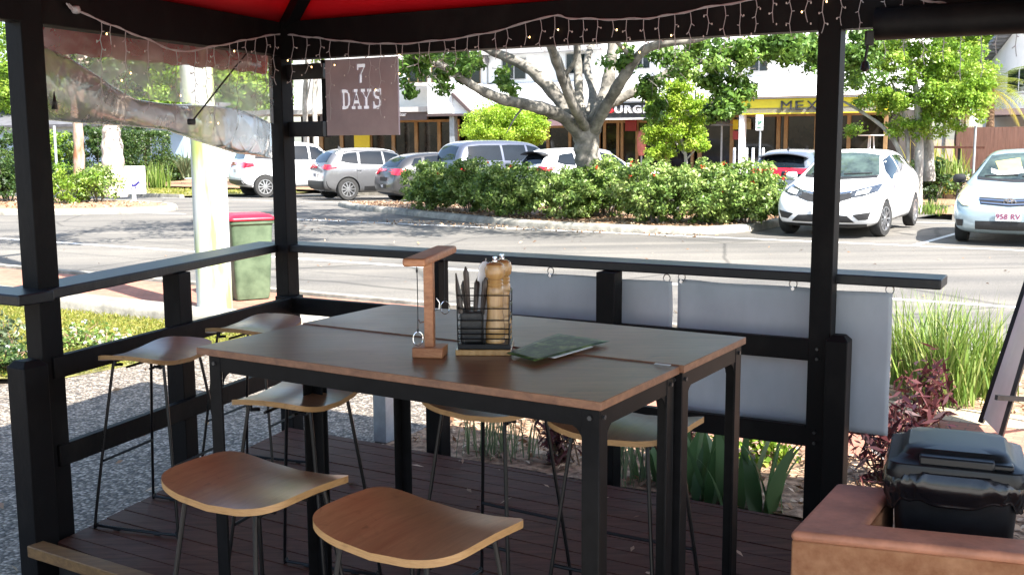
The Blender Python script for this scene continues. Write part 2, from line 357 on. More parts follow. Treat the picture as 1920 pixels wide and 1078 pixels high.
# deck
kick_a, kick_b = V3((-2.02, 4.36, 0)), V3((-1.22, 3.86, 0))
deck_poly = [(-1.965, 4.45), (-1.345, 6.30), (1.25, 4.70), (1.62, 4.3), (1.2, 2.6), (1.25, 2.2), (-1.75, 2.2), (-1.4, 3.3), (-1.22, 3.90)]
dk = MB(); bw = .118; allp = np.array(deck_poly)
smin, smax = (allp @ DN).min(), (allp @ DN).max()
def clip_s(poly, s0, s1):
    def half(pl, s, sg):
        out = []
        for i in range(len(pl)):
            a, c = pl[i], pl[(i+1) % len(pl)]; fa, fc = sg*(a @ DN - s), sg*(c @ DN - s)
            if fa >= 0: out.append(a)
            if fa*fc < 0: out.append(a+(c-a)*fa/(fa-fc))
        return out
    q = half([np.array(p) for p in poly], s0, 1)
    return half(q, s1, -1) if q else q
s_ = smin
for part_poly in (deck_poly,):
    while s_ < smax:
        q = clip_s(part_poly, s_+.004, s_+bw-.004)
        if len(q) > 2:
            us_ = sorted(p @ DU for p in q); q2 = [p for p in q]
            dk.prism(q2, -.03, -.0015-random.random()*.003)
        s_ += bw
o = dk.build('deck', M['deck_wood'], None, smooth=0, bevel=0); struct(o)
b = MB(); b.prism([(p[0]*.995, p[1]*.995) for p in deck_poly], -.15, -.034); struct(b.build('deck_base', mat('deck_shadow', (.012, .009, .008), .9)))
b = MB(); b.beam(kick_a+V3((0, 0, .003)), kick_b+V3((0, 0, .003)), .075, .05); o = tag(b.build('kick_board', M['kick_wood'], None, bevel=.004), 'worn orange brown timber edge strip on the deck corner below the front post', 'timber strip')
centre(o)
# roof over the terrace behind the camera and to the right (keeps the foreground in shade as in the photo)
vr = thing('terrace_roof', 'dark soffit of the terrace roof beside the red gazebo canopy', 'roof', (2, 0, 2.42))
e0 = P2+dB*.2; e1 = P2+dB*7
b = MB(); b.prism([tuple((P3+dB*.1)[:2]), tuple((P2+dB*.1)[:2]), tuple(e1[:2]), (7.2, .5), (-3.42, .5), tuple(P1[:2])], 2.47, 2.55); b.build('soffit', mat('dark_soffit', (.03, .028, .028), .8), vr)
# rolled awning right of the post, with its pull strap
q0 = on_line(1642, 70, P0+nB*.10, dB); rb = thing('rolled_awning', 'black rolled awning under the roof beam right of the post', 'awning', tuple(Z(q0, 2.1)))
b = MB(); b.tube([Z(q0, 2.172), Z(q0+dB*1.2, 2.170), Z(q0+dB*3.2, 2.172)], .068, 18); b.build('roll', M['black_paint'], rb)
b = MB(); b.tube(smooth_path([at(1630, 62, 4.55), at(1627, 85, 4.55), at(1623, 108, 4.55), at(1622, 116, 4.55)]), .006, 6); b.build('strap', M['black_plastic'], rb)
b = MB(); c = at(1622, 124, 4.55); b.lathe([(.002, .022), (.012, .018), (.018, 0), (.02, -.014), (.008, -.024)], 12, c); b.build('toggle', M['black_plastic'], rb)
b = MB(); c = at(1630, 72, 4.55); b.box(c, (.035, .02, .06)); b.build('strap_bracket', M['black_plastic'], rb, bevel=.004)
# ------------------------------------------------------------------ clear blind on the left side
def film(name, tint, haze, rough, bumpd, glint=.05):
    m, t, b = nt(name); N = t.nodes.new; L = t.links.new
    tc = N('ShaderNodeTexCoord'); nz = N('ShaderNodeTexNoise'); nz.inputs['Scale'].default_value = 3.2; nz.inputs['Detail'].default_value = 5; nz.inputs['Distortion'].default_value = 1.5; L(tc.outputs['Object'], nz.inputs['Vector'])
    bp = N('ShaderNodeBump'); bp.inputs['Distance'].default_value = bumpd; L(nz.outputs['Fac'], bp.inputs['Height'])
    rf = N('ShaderNodeBsdfRefraction'); rf.inputs['IOR'].default_value = 1.01; rf.inputs['Roughness'].default_value = rough; rf.inputs['Color'].default_value = (*tint, 1)
    df = N('ShaderNodeBsdfDiffuse'); df.inputs['Color'].default_value = (.78, .76, .73, 1)
    tl = N('ShaderNodeBsdfTranslucent'); tl.inputs['Color'].default_value = (.78, .75, .71, 1); ad = N('ShaderNodeMixShader'); ad.inputs[0].default_value = .5
    L(df.outputs[0], ad.inputs[1]); L(tl.outputs[0], ad.inputs[2])
    mx = N('ShaderNodeMixShader'); mr = N('ShaderNodeMapRange'); mr.inputs[1].default_value = .3; mr.inputs[2].default_value = .75; mr.inputs[3].default_value = haze*.6; mr.inputs[4].default_value = haze*1.5; L(nz.outputs['Fac'], mr.inputs[0]); L(mr.outputs[0], mx.inputs[0])
    L(rf.outputs[0], mx.inputs[1]); L(ad.outputs[0], mx.inputs[2])
    gl = N('ShaderNodeBsdfGlossy'); gl.inputs['Roughness'].default_value = .12; L(bp.outputs[0], gl.inputs['Normal'])
    lw = N('ShaderNodeLayerWeight'); lw.inputs[0].default_value = .5; L(bp.outputs[0], lw.inputs['Normal']); pw = N('ShaderNodeMath'); pw.operation = 'POWER'; pw.inputs[1].default_value = 4; L(lw.outputs['Facing'], pw.inputs[0]); fr = N('ShaderNodeMath'); fr.operation = 'MULTIPLY_ADD'; fr.inputs[1].default_value = .6; fr.inputs[2].default_value = glint; L(pw.outputs[0], fr.inputs[0])
    m2 = N('ShaderNodeMixShader'); L(fr.outputs[0], m2.inputs[0]); L(mx.outputs[0], m2.inputs[1]); L(gl.outputs[0], m2.inputs[2]); L(m2.outputs[0], t.nodes['Material Output'].inputs[0]); return m
bl = thing('clear_blind', 'wrinkled clear plastic blind half rolled up between the left posts', 'plastic blind', tuple(Z((P0+P1)/2, 1.6)))
LB = np.linalg.norm(P0-P1); bo = -nL*.03
up_line = [(0, 2.13), (.12, 2.06), (.27, 1.95), (.36, 1.905), (.5, 1.90), (.66, 1.895), (.82, 1.865), (1, 1.80)]
lo_line = [(0, 1.80), (.15, 1.785), (.35, 1.772), (.48, 1.76), (.62, 1.70), (.8, 1.635), (1, 1.60)]
def lerp(tb, u): return float(np.interp(u, [a for a, _ in tb], [c for _, c in tb]))
wr = [(random.random()*40+8, random.random()*6.28, random.random()) for _ in range(9)]
def wrk(u, v): return sum(a2*math.sin(f*(u+.35*v*(k % 3-1))+p) for k, (f, p, a2) in enumerate(wr))/9
b = MB(); b.grid(lambda u, v: Z(P1+dL*(.04+u*(LB-.08)), 2.20*(1-v)+lerp(up_line, u)*v) + bo + nL*.012*wrk(u, v), 70, 16); b.build('sheet', film('clear_film', (.95, .96, .93), .32, .13, .004), bl, smooth=80)
def roll(u, v):
    zu, zl = lerp(up_line, u)+.012*math.sin(u*9), lerp(lo_line, u); a = v*2*math.pi; c = (zu+zl)/2; h = (zu-zl)/2
    dep = min(.07, h*.6)*min(1, (1.02-u)*9); rg = lambda q: (1-abs(math.sin(q)))**3; wv = 1+.14*wrk(u*1.4, v*1.5)+(.05+.22*u)*(rg(21*u+5*v+1.5*math.sin(7*u))-.2)+(.03+.14*u*u)*(rg(39*u-7*v+2*math.sin(11*u))-.2)-.10*rg(6*v+2*u)
    return Z(P1+dL*(.04+u*(LB-.125)), c+h*math.cos(a)) + bo + nL*(dep*math.sin(a)*wv+.004)
b = MB(); b.grid(roll, 260, 44); b.build('rolled_hem', film('rolled_film', (.72, .70, .68), .36, .10, .012, .16), bl, smooth=80)
b = MB(); b.tube(smooth_path([on_line(465, 98, P1+nL*.03, dL), on_line(440, 128, P1+nL*.04, dL), on_line(400, 178, P1+nL*.06, dL), on_line(362, 226, P1+nL*.09, dL)]), .0045, 6); b.build('strap', M['black_plastic'], bl)
b = MB(); c = on_line(359, 229, P1+nL*.095, dL); b.box(c, (.05, .02, .03), rotz(dL)); b.build('buckle', M['black_plastic'], bl, bevel=.006)
b = MB(); c = on_line(97, 205, P1+nL*.05, dL); b.add([c, c+V3((.0, .0, .075))+dL*.02, c+dL*.035], [(0, 1, 2)]); b.build('tab', M['black_plastic'], bl, solid=.003)
# ------------------------------------------------------------------ 7 DAYS sign hung on brackets off the corner post
sb = thing('hanging_sign', 'grey mauve sign reading 7 DAYS in white on brackets off the corner post', 'sign', tuple(Z(P0+dB*.55, 1.7)))
sd = dB; so = -nB*.02
def sp(x, y, off=0.0): return on_line(x, y, P0+so+nB*off, sd)
for y0, y1 in ((120, 149), (229, 256)):
    a = Z(P0+so+sd*.03, 0); zc = (sp(585, y0)[2]+sp(585, y1)[2])/2; e = sp(610, (y0+y1)/2)
    b = MB(); b.beam(Z(P0+so+sd*.05, zc), Z(e, zc), .045, .088); b.build('bracket_arm', M['black_rail'], sb, bevel=.003)
c1 = sp(603, 112); c2 = sp(603, 258)
b = MB(); b.beam(Z(c1-nB*.03, c1[2]), Z(c1-nB*.03, c2[2]), .045, .03, up=sd); b.build('bracket_upright', M['black_paint'], sb, bevel=.003)
A0 = sp(609.5, 113, .03); A1 = sp(745, 106, .03); zt_, zb_ = (A0[2]+A1[2])/2, sp(680, 254, .03)[2]
M['sign_mauve'] = mat('sign_mauve', (.36, .30, .33), .45, var=.12, scale=4, detail=8)
b = MB(); b.plate([Z(A0, zb_), Z(A1, zb_), Z(A1, zt_), Z(A0, zt_)], -nB, .012); board_o = b.build('board', M['sign_mauve'], sb, smooth=0)
M['letter_white'] = mat('letter_white', (.86, .86, .86), .5, var=.02)
CUT = MB()
# slab-serif strokes in a 1 x 1.5 cell
GL = {
 '7': [[(.08, 1.5), (.92, 1.5), (.92, 1.28), (.08, 1.28)], [(.08, 1.28), (.24, 1.28), (.24, 1.06), (.08, 1.06)], [(.70, 1.28), (.92, 1.28), (.58, .62), (.36, .62)], [(.36, .62), (.58, .62), (.56, 0), (.30, 0)]],
 'D': [[(.04, 1.5), (.5, 1.5), (.5, 1.32), (.04, 1.32)], [(.04, .18), (.5, .18), (.5, 0), (.04, 0)], [(.13, 1.32), (.36, 1.32), (.36, .18), (.13, .18)], [(.5, 1.5), (.75, 1.42), (.66, 1.24), (.5, 1.32)], [(.75, 1.42), (.92, 1.18), (.71, 1.1), (.66, 1.24)], [(.92, 1.18), (.97, .75), (.74, .75), (.71, 1.1)], [(.97, .75), (.92, .32), (.71, .4), (.74, .75)], [(.92, .32), (.75, .08), (.66, .26), (.71, .4)], [(.75, .08), (.5, 0), (.5, .18), (.66, .26)]],
 'A': [[(.22, 1.5), (.66, 1.5), (.64, 1.33), (.22, 1.33)], [(.38, 1.33), (.52, 1.33), (.31, .17), (.1, .17)], [(.44, 1.33), (.64, 1.33), (.92, .17), (.7, .17)], [(.3, .62), (.74, .62), (.77, .44), (.27, .44)], [(-.02, .17), (.4, .17), (.4, 0), (-.02, 0)], [(.6, .17), (1.03, .17), (1.03, 0), (.6, 0)]],
 'Y': [[(-.02, 1.5), (.4, 1.5), (.4, 1.33), (-.02, 1.33)], [(.6, 1.5), (1.02, 1.5), (1.02, 1.33), (.6, 1.33)], [(.06, 1.33), (.3, 1.33), (.6, .7), (.4, .66)], [(.70, 1.33), (.94, 1.33), (.62, .66), (.46, .70)], [(.39, .72), (.62, .72), (.62, .17), (.39, .17)], [(.24, .17), (.77, .17), (.77, 0), (.24, 0)]],
 'S': [[(.74, 1.5), (.93, 1.5), (.93, 1.02), (.78, 1.02)], [(.3, 1.52), (.66, 1.52), (.76, 1.28), (.36, 1.34)], [(.66, 1.52), (.82, 1.36), (.8, 1.14), (.62, 1.34)], [(.3, 1.52), (.1, 1.3), (.3, 1.22), (.38, 1.34)], [(.1, 1.3), (.12, 1.0), (.34, 1.0), (.3, 1.22)], [(.12, 1.0), (.3, .82), (.46, .94), (.34, 1.0)], [(.3, .82), (.68, .7), (.74, .86), (.46, .94)], [(.68, .7), (.7, .5), (.93, .5), (.74, .86)], [(.93, .5), (.9, .22), (.66, .26), (.7, .5)], [(.9, .22), (.68, -.02), (.58, .16), (.66, .26)], [(.68, -.02), (.34, -.02), (.3, .18), (.58, .16)], [(.34, -.02), (.2, .12), (.22, .36), (.36, .18)], [(.07, 0), (.25, 0), (.22, .5), (.07, .5)]]}
def slab(ch, x0, z0, h, w, parent):
    b = MB()
    for k, poly in enumerate(GL[ch]):
        cx_, cz_ = sum(p[0] for p in poly)/4, sum(p[1] for p in poly)/4; poly = [(a_+math.copysign(.05, a_-cx_), c_+math.copysign(.035, c_-cz_)) for a_, c_ in poly]
        pts = [A0 + sd*(x0+px_*w) + V3((0, 0, 0)) for px_, _ in poly]; pts = [Z(p, z0+pz*h/1.5) for p, (_, pz) in zip(pts, poly)]
        CUT.plate([p+nB*(.03+.001*k) for p in pts], -nB, .08+.002*k)
def zpx(x, y): return sp(x, y, .03)
W_ = lambda x: float((zpx(x, 180)-Z(A0, 0)) @ sd)
zz = zpx(677, 155)[2]; slab('7', W_(668), zz, zpx(677, 121)[2]-zz, W_(686)-W_(668), sb)
zz = zpx(677, 204)[2]; hh = zpx(677, 168)[2]-zz
for ch, xa, xb_ in (('D', 639, 656), ('A', 658, 676), ('Y', 676, 695), ('S', 697, 715)): slab(ch, W_(xa), zz, hh, W_(xb_)-W_(xa), sb)
# the mauve face is cut through, a white translucent sheet behind it shows as the letters
cutter = CUT.build('tmp_cut', None, None, smooth=0); bo_ = board_o.modifiers.new('cut', 'BOOLEAN'); bo_.object = cutter; bo_.operation = 'DIFFERENCE'; bo_.solver = 'EXACT'; bo_.use_self = True
off_ = Vector(ORG[board_o.name]); cutter.location = (0, 0, 0); bpy.context.view_layer.update()
me_ = bpy.data.meshes.new_from_object(board_o.evaluated_get(bpy.context.evaluated_depsgraph_get())); board_o.modifiers.clear(); board_o.data = me_; bpy.data.objects.remove(cutter)
mt_, t_, b_ = nt('translucent_white'); tl_ = t_.nodes.new('ShaderNodeBsdfTranslucent'); tl_.inputs[0].default_value = (.93, .93, .93, 1); mx_ = t_.nodes.new('ShaderNodeMixShader'); mx_.inputs[0].default_value = .72; b_.inputs['Base Color'].default_value = (.9, .9, .9, 1); t_.links.new(b_.outputs[0], mx_.inputs[1]); t_.links.new(tl_.outputs[0], mx_.inputs[2]); t_.links.new(mx_.outputs[0], t_.nodes['Material Output'].inputs[0])
b = MB(); e_ = sd*.012; b.add([Z(A0+e_, zb_+.012)-nB*.0135, Z(A1-e_, zb_+.012)-nB*.0135, Z(A1-e_, zt_-.012)-nB*.0135, Z(A0+e_, zt_-.012)-nB*.0135], [(0, 1, 2, 3)]); b.build('lettering', mt_, sb, smooth=0)
# ------------------------------------------------------------------ grey banners hung on the rail
M['banner_grey'] = mat('banner_back', (.42, .45, .50), .6, var=.10, scale=2.2, stretch=(1, 1, .5), bump=.004, bscale=5, detail=8)
M['hook_metal'] = mat('hook_metal', (.25, .25, .26), .35, .8, var=.1)
def banner(xa, ya, xb, yb, ybot, off, label, hooks):
    a = on_line(xa, ya, P0-nB*off, dB); c = on_line(xb, yb, P0-nB*off, dB); zt = (a[2]+c[2])/2; zb = on_line(xb, ybot, P0-nB*off, dB)[2]
    t = thing('banner', label, 'banner', tuple(Z((a+c)/2, zb)), 'grey banners hung under the handrail')
    b = MB(); b.grid(lambda u, v: Z(a*(1-u)+c*u, zt*(1-v)+zb*v) - nB*(.016*math.sin(3.1*u)*v+.006*math.sin(11*u+2*v)+.005*math.sin(23*u-3*v)*(1-v)+.004*math.sin(5*u+9*v)) - V3((0, 0, .006*math.sin(math.pi*u*2)**2*(1-v))), 48, 24); b.build('sheet', M['banner_grey'], t, smooth=80, solid=.004)
    for hx in hooks:
        p = Z(a*(1-hx)+c*hx, zt); r = MB(); r.tube([p+V3((0, 0, .012))+dB*.018*math.cos(q)+V3((0, 0, .02*math.sin(q))) for q in np.linspace(0, 6.28, 18)], .003, 6, cap=False); r.build('hook_ring', M['hook_metal'], t)
        e = MB(); e.tube([p+nB*.006+V3((0, 0, -.010)), p+nB*.011+V3((0, 0, -.010))], .009, 10); e.build('eyelet', M['chrome'], t)
    return t
banner(905, 508, 1262, 523, 662, .13, 'smaller plain grey banner between the two rail posts behind the bar tables', (.05, .38, .97))
banner(1271, 523, 1675, 549, 819, .125, 'large plain grey banner hanging behind the right gazebo post', (.02, .56, .985))
# ================================================================== TABLES, STOOLS, THINGS ON THE TABLE
ta = rad(-31.7); tx = V3((math.cos(ta), math.sin(ta), 0)); ty = V3((-math.sin(ta), math.cos(ta), 0)); R3 = Matrix.Rotation(ta, 3, 'Z')
def bar_table(c0, L, W, zt, label):
    """c0 front-left corner in plan"""
    c0 = V3((*c0, 0)); ctr = c0+tx*L/2+ty*W/2; t = thing('bar_table', label, 'bar table', tuple(ctr), 'bar tables pushed together')
    b = MB(); b.box(Z(ctr, zt-.012), (L, W, .024), R3); o = b.build('tabletop', [M['table_wood'], M['table_edge']], t, bevel=.0015, seg=1)
    for p in o.data.polygons: p.material_index = 0 if p.normal.z > .8 else 1
    o2 = o; lw = .052
    for i, (u, v) in enumerate(((.045, .012), (L-.012-lw, .012), (.045, W-.012-lw), (L-.012-lw, W-.012-lw))):
        p = c0+tx*(u+lw/2)+ty*(v+lw/2); b = MB()
        sx = 1 if u < L/2 else -1; sy = 1 if v < W/2 else -1; th = .006
        b.box(Z(p-ty*sy*(lw/2-th/2), (zt-.026)/2), (lw, th, zt-.026), R3); b.box(Z(p-tx*sx*(lw/2-th/2)+ty*sy*th*.5, (zt-.027)/2), (th, lw-th, zt-.027), R3)
        b.build('leg', M['black_steel'], t, bevel=.0012, seg=1)
        # curved gussets
        for ax, sg, nrm, offv in ((tx, sx, ty, -ty*sy*(lw/2-.0085)), (ty, sy, tx, -tx*sx*(lw/2-.0085))):
            base = p+offv+ax*sg*(lw/2); zc = zt-.074; r = .055; poly = [Z(base, zc+.02), Z(base, zc-r)]
            poly += [Z(base+ax*sg*r*(1-math.cos(q)), zc-r*(1-math.sin(q))) for q in np.linspace(0, math.pi/2, 8)[1:]] + [Z(base+ax*sg*r, zc+.02)]
            g = MB(); g.plate(poly, nrm, .004); g.build('gusset', M['black_steel'], t, smooth=0)
        q = p+V3((0, 0, 0)); bo_ = MB()
        for dv in ((-tx*sx*.0) + (-ty*sy*(lw/2)), -tx*sx*(lw/2)):
            n_ = unit(dv); bo_.tube([Z(q+dv, zt-.05), Z(q+dv+n_*.006, zt-.05)], .007, 6)
        bo_.build('bolt', M['bolt_dark'], t)
    for v in (.016, W-.016):
        b = MB(); b.beam(Z(c0+tx*.05+ty*v, zt-.052), Z(c0+tx*(L-.02)+ty*v, zt-.052), .005, .05); b.build('apron', M['black_steel'], t)
    for u in (.049, L-.016):
        b = MB(); b.beam(Z(c0+tx*u+ty*.022, zt-.0525), Z(c0+tx*u+ty*(W-.022), zt-.0525), .005, .05); b.build('apron', M['black_steel'], t)
    return t
bar_table((-1.058, 3.544), 1.515, .522, 1.02, 'front brown bar table, the one nearer the stools with clear seats in front')
bar_table((-.788, 3.990), 1.535, .545, 1.024, 'rear brown bar table pushed against the front one, nearest the street rail')
def make_stool(label, loc, rz):
    t = thing('bar_stool', label, 'bar stool', loc, 'plywood bar stools', local=True, rz=rz)
    W, D, zs, th = .475, .35, .765, .019; nr, na = 9, 56
    def pt(k, j, top):
        f = k/nr; a = 2*math.pi*j/na; ca, sa = math.cos(a), math.sin(a); e = 2/5.6
        x = math.copysign(abs(ca)**e, ca)*W/2*f; y = math.copysign(abs(sa)**e, sa)*D/2*f*(1-.06*(2*x/W)**2)
        z = zs + .031*abs(2*x/W)**2.0 - .012*(2*y/D)**2
        return (x, y, z if top else z-th)
    b = MB(); vs = [pt(0, 0, True)] + [pt(k, j, True) for k in range(1, nr+1) for j in range(na)]
    fs = [(0, 1+j, 1+(j+1) % na) for j in range(na)] + [(1+(k-1)*na+j, 1+k*na+j, 1+k*na+(j+1) % na, 1+(k-1)*na+(j+1) % na) for k in range(1, nr) for j in range(na)]
    nt_ = len(vs); vb = [pt(0, 0, False)] + [pt(k, j, False) for k in range(1, nr+1) for j in range(na)]
    b.cur = 0; b.add(vs+vb, fs + [tuple(nt_+i for i in f[::-1]) for f in fs]); o0 = 1+(nr-1)*na
    b.cur = 1; b.f += [(o0+j, nt_+o0+j, nt_+o0+(j+1) % na, o0+(j+1) % na) for j in range(na)]; b.mi += [1]*na
    b.build('seat', [M['seat_ply'], M['seat_edge']], t, smooth=50)
    for sx in (-1, 1):
        xt, xb, yt, yb, zt = sx*.135, sx*.205, .112, .215, .733
        P = [(xt, -yt+.03, zt), (xt, -yt-.004, zt-.005), (xt+sx*.002, -yt-.022, zt-.028), (xb, -yb+.002, .055), (xb, -yb+.012, .020), (xb, -yb+.045, .0085)]
        P = P + [(x, -y, z) for x, y, z in P[::-1]]
        b = MB(); b.tube([P[0]]+smooth_path(P, 5)[1:], .0068, 8); b.build('sled_leg', M['black_rod'], t)
        f = MB(); f.tube([(xb, -.12, .0035), (xb, -.09, .0035)], .007, 6); f.tube([(xb, .09, .0035), (xb, .12, .0035)], .007, 6); f.build('glide', M['black_plastic'], t)
    for sy in (-1, 1):
        b = MB(); fz = .30; k = (fz-.05)/(.73-.05); y = sy*(.21*(1-k)+.127*k); x = .198*(1-k)+.137*k
        b.tube([(-x, y, fz), (x, y, fz)], .0065, 8); b.build('footrest', M['black_rod'], t)
        b = MB(); b.tube([(-.135, sy*.06, .722), (.135, sy*.06, .722)], .006, 8); b.build('cross_brace', M['black_rod'], t)
    return t
st = [((-.715, 2.885), -33, 'bar stool in front of the table, left of the nearest one'),
      ((-.235, 2.54), -35, 'nearest bar stool, at the bottom centre in front of the table'),
      ((-1.595, 4.75), 72, 'bar stool at the left table end beside the front black post'),
      ((-1.315, 5.42), 70, 'far bar stool at the left table end near the corner post'),
      ((-.80, 3.93), 70, 'bar stool tucked under the table, seen between the paired legs'),
      ((-.07, 3.80), -33, 'bar stool behind the tables, seat edge just showing under the tabletop'),
      ((.375, 3.49), -30, 'bar stool at the right table end with pale seat beneath the tabletop')]
STOOL = None
for i, (p, r, lab) in enumerate(st):
    if STOOL is None: STOOL = make_stool(lab, (p[0], p[1], 0), rad(r))
    else: dup(STOOL, (p[0], p[1], 0), rad(r), lab)
# ------------------------------------------------------------------ ring-toss game
hp = V3((-.262, 3.375, 0)); ht = 1.02
hg = thing('ring_toss_game', 'wooden ring toss stand with dangling metal rings on the table', 'game', tuple(Z(hp, ht)))
b = MB(); b.box(Z(hp, ht+.0165), (.098, .09, .032), Matrix.Rotation(rad(-8), 3, 'Z')); b.build('base', M['hook_wood'], hg, bevel=.003)
b = MB(); b.box(Z(hp, ht+.17), (.030, .030, .28), Matrix.Rotation(rad(-8), 3, 'Z')); b.build('upright', M['hook_wood'], hg, bevel=.002)
a_, c_ = V3((-.288, 3.135, 1.345)), V3((-.215, 3.53, 1.345)); m1 = hp.copy()
b = MB(); b.beam(a_, c_, .07, .024); b.build('arm', M['hook_wood'], hg, bevel=.006)
for q, zr in ((a_+unit(c_-a_)*.035, 1.113), (c_-unit(c_-a_)*.03, 1.155)):
    b = MB(); b.tube(smooth_path([Z(q, 1.334), Z(q+V3((.001, 0, 0)), 1.25), Z(q, zr+.021)], 3), .0016, 5); b.tube([Z(q, 1.322), Z(q, 1.312)], .0035, 6); b.tube([Z(q, zr+.03), Z(q, zr+.02)], .0035, 6); b.build('cord', M['black_plastic'], hg)
    b = MB(); b.tube([Z(q, zr)+V3((.0145*math.cos(w), .004*math.cos(w), .021*math.sin(w))) for w in np.linspace(0, 6.28, 26)], .0016, 6, cap=False); b.build('ring', M['chrome'], hg)
b = MB(); q = hp+V3((-.022, -.016, 0)); b.tube([Z(hp+V3((-.014, 0, 0)), 1.13), Z(hp+V3((-.03, -.008, 0)), 1.128), Z(hp+V3((-.034, -.01, 0)), 1.138)], .002, 6); b.build('hook', M['chrome'], hg)
b = MB(); b.tube([Z(hp+V3((.014, 0, 0)), 1.165), Z(hp+V3((.03, .006, 0)), 1.168), Z(hp+V3((.032, .006, 0)), 1.19), Z(hp+V3((.022, .004, 0)), 1.205)], .002, 6); b.build('hook', M['chrome'], hg)
# ------------------------------------------------------------------ cutlery caddy
cc = V3((-.088, 3.462, 0)); cr = rad(-3); CX = V3((math.cos(cr), math.sin(cr), 0)); CY = V3((-math.sin(cr), math.cos(cr), 0)); CR = Matrix.Rotation(cr, 3, 'Z'); zc = 1.02
cd = thing('cutlery_caddy', 'black wire caddy on a wooden base beside the ring toss stand', 'caddy', tuple(Z(cc, zc)))
b = MB(); b.box(Z(cc, zc+.0095), (.178, .19, .018), CR); b.build('base', M['mill_wood'], cd, bevel=.002)
b = MB(); b.box(Z(cc+CX*.002, zc+.027), (.168, .17, .016), CR); b.build('tray', M['black_plastic'], cd, bevel=.002)
b = MB(); hw, hd = .082, .082
for z_ in (.052, .068, .085, .112, .150, .192):
    f = 1+.1*(z_-.03); loop = [cc+CX*hw*f*sx+CY*hd*f*sy for sx, sy in ((-1, -1), (1, -1), (1, 1), (-1, 1), (-1, -1))]
    for i in range(4): b.tube([Z(loop[i], zc+z_), Z(loop[i+1], zc+z_)], .0021, 6)
for sx, sy in ((-1, -1), (1, -1), (1, 1), (-1, 1), (0, -1), (0, 1)):
    b.tube([Z(cc+CX*hw*sx*.99+CY*hd*sy*.99, zc+.03), Z(cc+CX*hw*sx*1.015+CY*hd*sy*1.015, zc+.192)], .0021, 6)
b.build('wire_basket', M['black_rod'], cd)
b = MB(); b.box(Z(cc-CX*.040+CY*.0, zc+.085), (.072, .13, .10), CR); b.build('cutlery_cup', mat('cup_mesh', (.014, .014, .015), .5, var=.5, scale=60), cd, bevel=.006)
def mill(p, h, label):
    t = thing('pepper_mill', label, 'pepper mill', tuple(Z(p, zc+.036)), 'wooden pepper mills in the caddy'); z0 = zc+.036; k = h/.262
    kk = 1.14; prof = [(.001, 0), (.027, 0), (.0275, .012), (.0262, .016), (.0275, .02), (.0275, .05), (.025, .07), (.0225, .1), (.0232, .13), (.0245, .16), (.0235, .178), (.0215, .182), (.0235, .188), (.0215, .193), (.0235, .198), (.0205, .204)]
    b = MB(); b.lathe([(r*kk, z_*k) for r, z_ in prof], 28, Z(p, z0)); b.build('body', M['mill_wood'], t)
    b = MB(); b.lathe([(r*kk, z_*k) for r, z_ in [(.02, .2045), (.0262, .212), (.0285, .226), (.0285, .238), (.025, .25), (.016, .257), (.001, .258)]], 28, Z(p, z0)); b.build('head', M['mill_wood'], t)
    b = MB(); b.lathe([(.0045, .257*k), (.0085, .26*k), (.0085, .264*k), (.005, .268*k), (.008, .271*k), (.007, .276*k), (.001, .277*k)], 14, Z(p, z0)); b.build('knob', M['chrome'], t)
mill(cc+CX*.036-CY*.045, .262, 'nearer of the two turned wooden pepper mills in the caddy')
mill(cc+CX*.054+CY*.03, .262, 'further turned wooden pepper mill, half hidden behind the other')
# white card holder / napkin pouch
wp = thing('napkin_holder', 'white curved napkin holder standing in the caddy behind the pepper mill', 'napkin holder', tuple(Z(cc, zc+.036)))
b = MB(); q0 = cc+CX*.0-CY*.02
b.grid(lambda u, v: Z(q0+CX*(-.022+.050*u-.008*math.sin(v*4.2))+CY*(.03*u-.02), zc+.037+.258*v-.03*((2*u-.7)**2)*(v**5)), 14, 22); b.build('sheet', mat('white_card', (.82, .82, .85), .5, var=.03), wp, smooth=60, solid=.004)
# cutlery: knives and forks, handle down
M['knife'] = mat('cutlery_handle', (.035, .022, .018), .35, var=.5, scale=30); M['steel'] = mat('steel', (.55, .55, .56), .18, 1, var=.05)
cut = [(-.062, -.058, -7, 3, .222, 'knife'), (-.045, -.03, -3, -4, .243, 'round'), (-.035, -.05, 4, 5, .205, 'round'), (-.03, -.005, 9, 2, .255, 'knife'), (-.015, -.035, 6, -6, .21, 'round'), (-.052, .02, -6, -3, .19, 'round'), (-.02, .035, 3, 4, .2, 'knife')]
for i, (dx, dy, ax, ay, h, kd) in enumerate(cut):
    p = cc+CX*dx+CY*dy; lab = ['dark bladed steak knife leaning at the left edge of the caddy', 'rounded dark handle standing tall among the cutlery', 'short rounded dark handle in front of the taller cutlery', 'tallest dark pointed knife in the caddy leaning towards the mill', 'brown rounded handle beside the white napkin holder', 'low dark handle at the back left of the caddy', 'dark pointed knife at the back of the caddy'][i]
    t = thing('table_knife', lab, 'cutlery', tuple(Z(p, zc+.036)), 'cutlery in the caddy'); tip = p+CX*math.sin(rad(ax))*h+CY*math.sin(rad(ay))*h; mid = p+(tip-p)*.42
    b = MB(); b.tube([Z(p, zc+.037), Z(mid, zc+.037+h*.42)], .0085, 8, squash=.4); b.build('shaft', M['steel'], t)
    b = MB(); ks = np.linspace(0, 1, 8); rr = [(.009+.005*k if kd == 'round' else .0125*(1-k**3)+.0008) if k < 1 else .003 for k in ks]
    b.tube([Z(mid+(tip-mid)*k, zc+.037+h*(.42+.58*k)) for k in ks], rr, 8, squash=.75); b.build('handle', M['knife'], t)
sk = thing('order_stick', 'thin metal order stick standing in the caddy by the napkin holder', 'stick', tuple(Z(cc-CX*.02, zc+.036))); b = MB(); b.tube([Z(cc-CX*.022+CY*.0, zc+.04), Z(cc+CX*.004+CY*.01, zc+.30)], .0012, 5); b.build('shaft', M['steel'], sk)
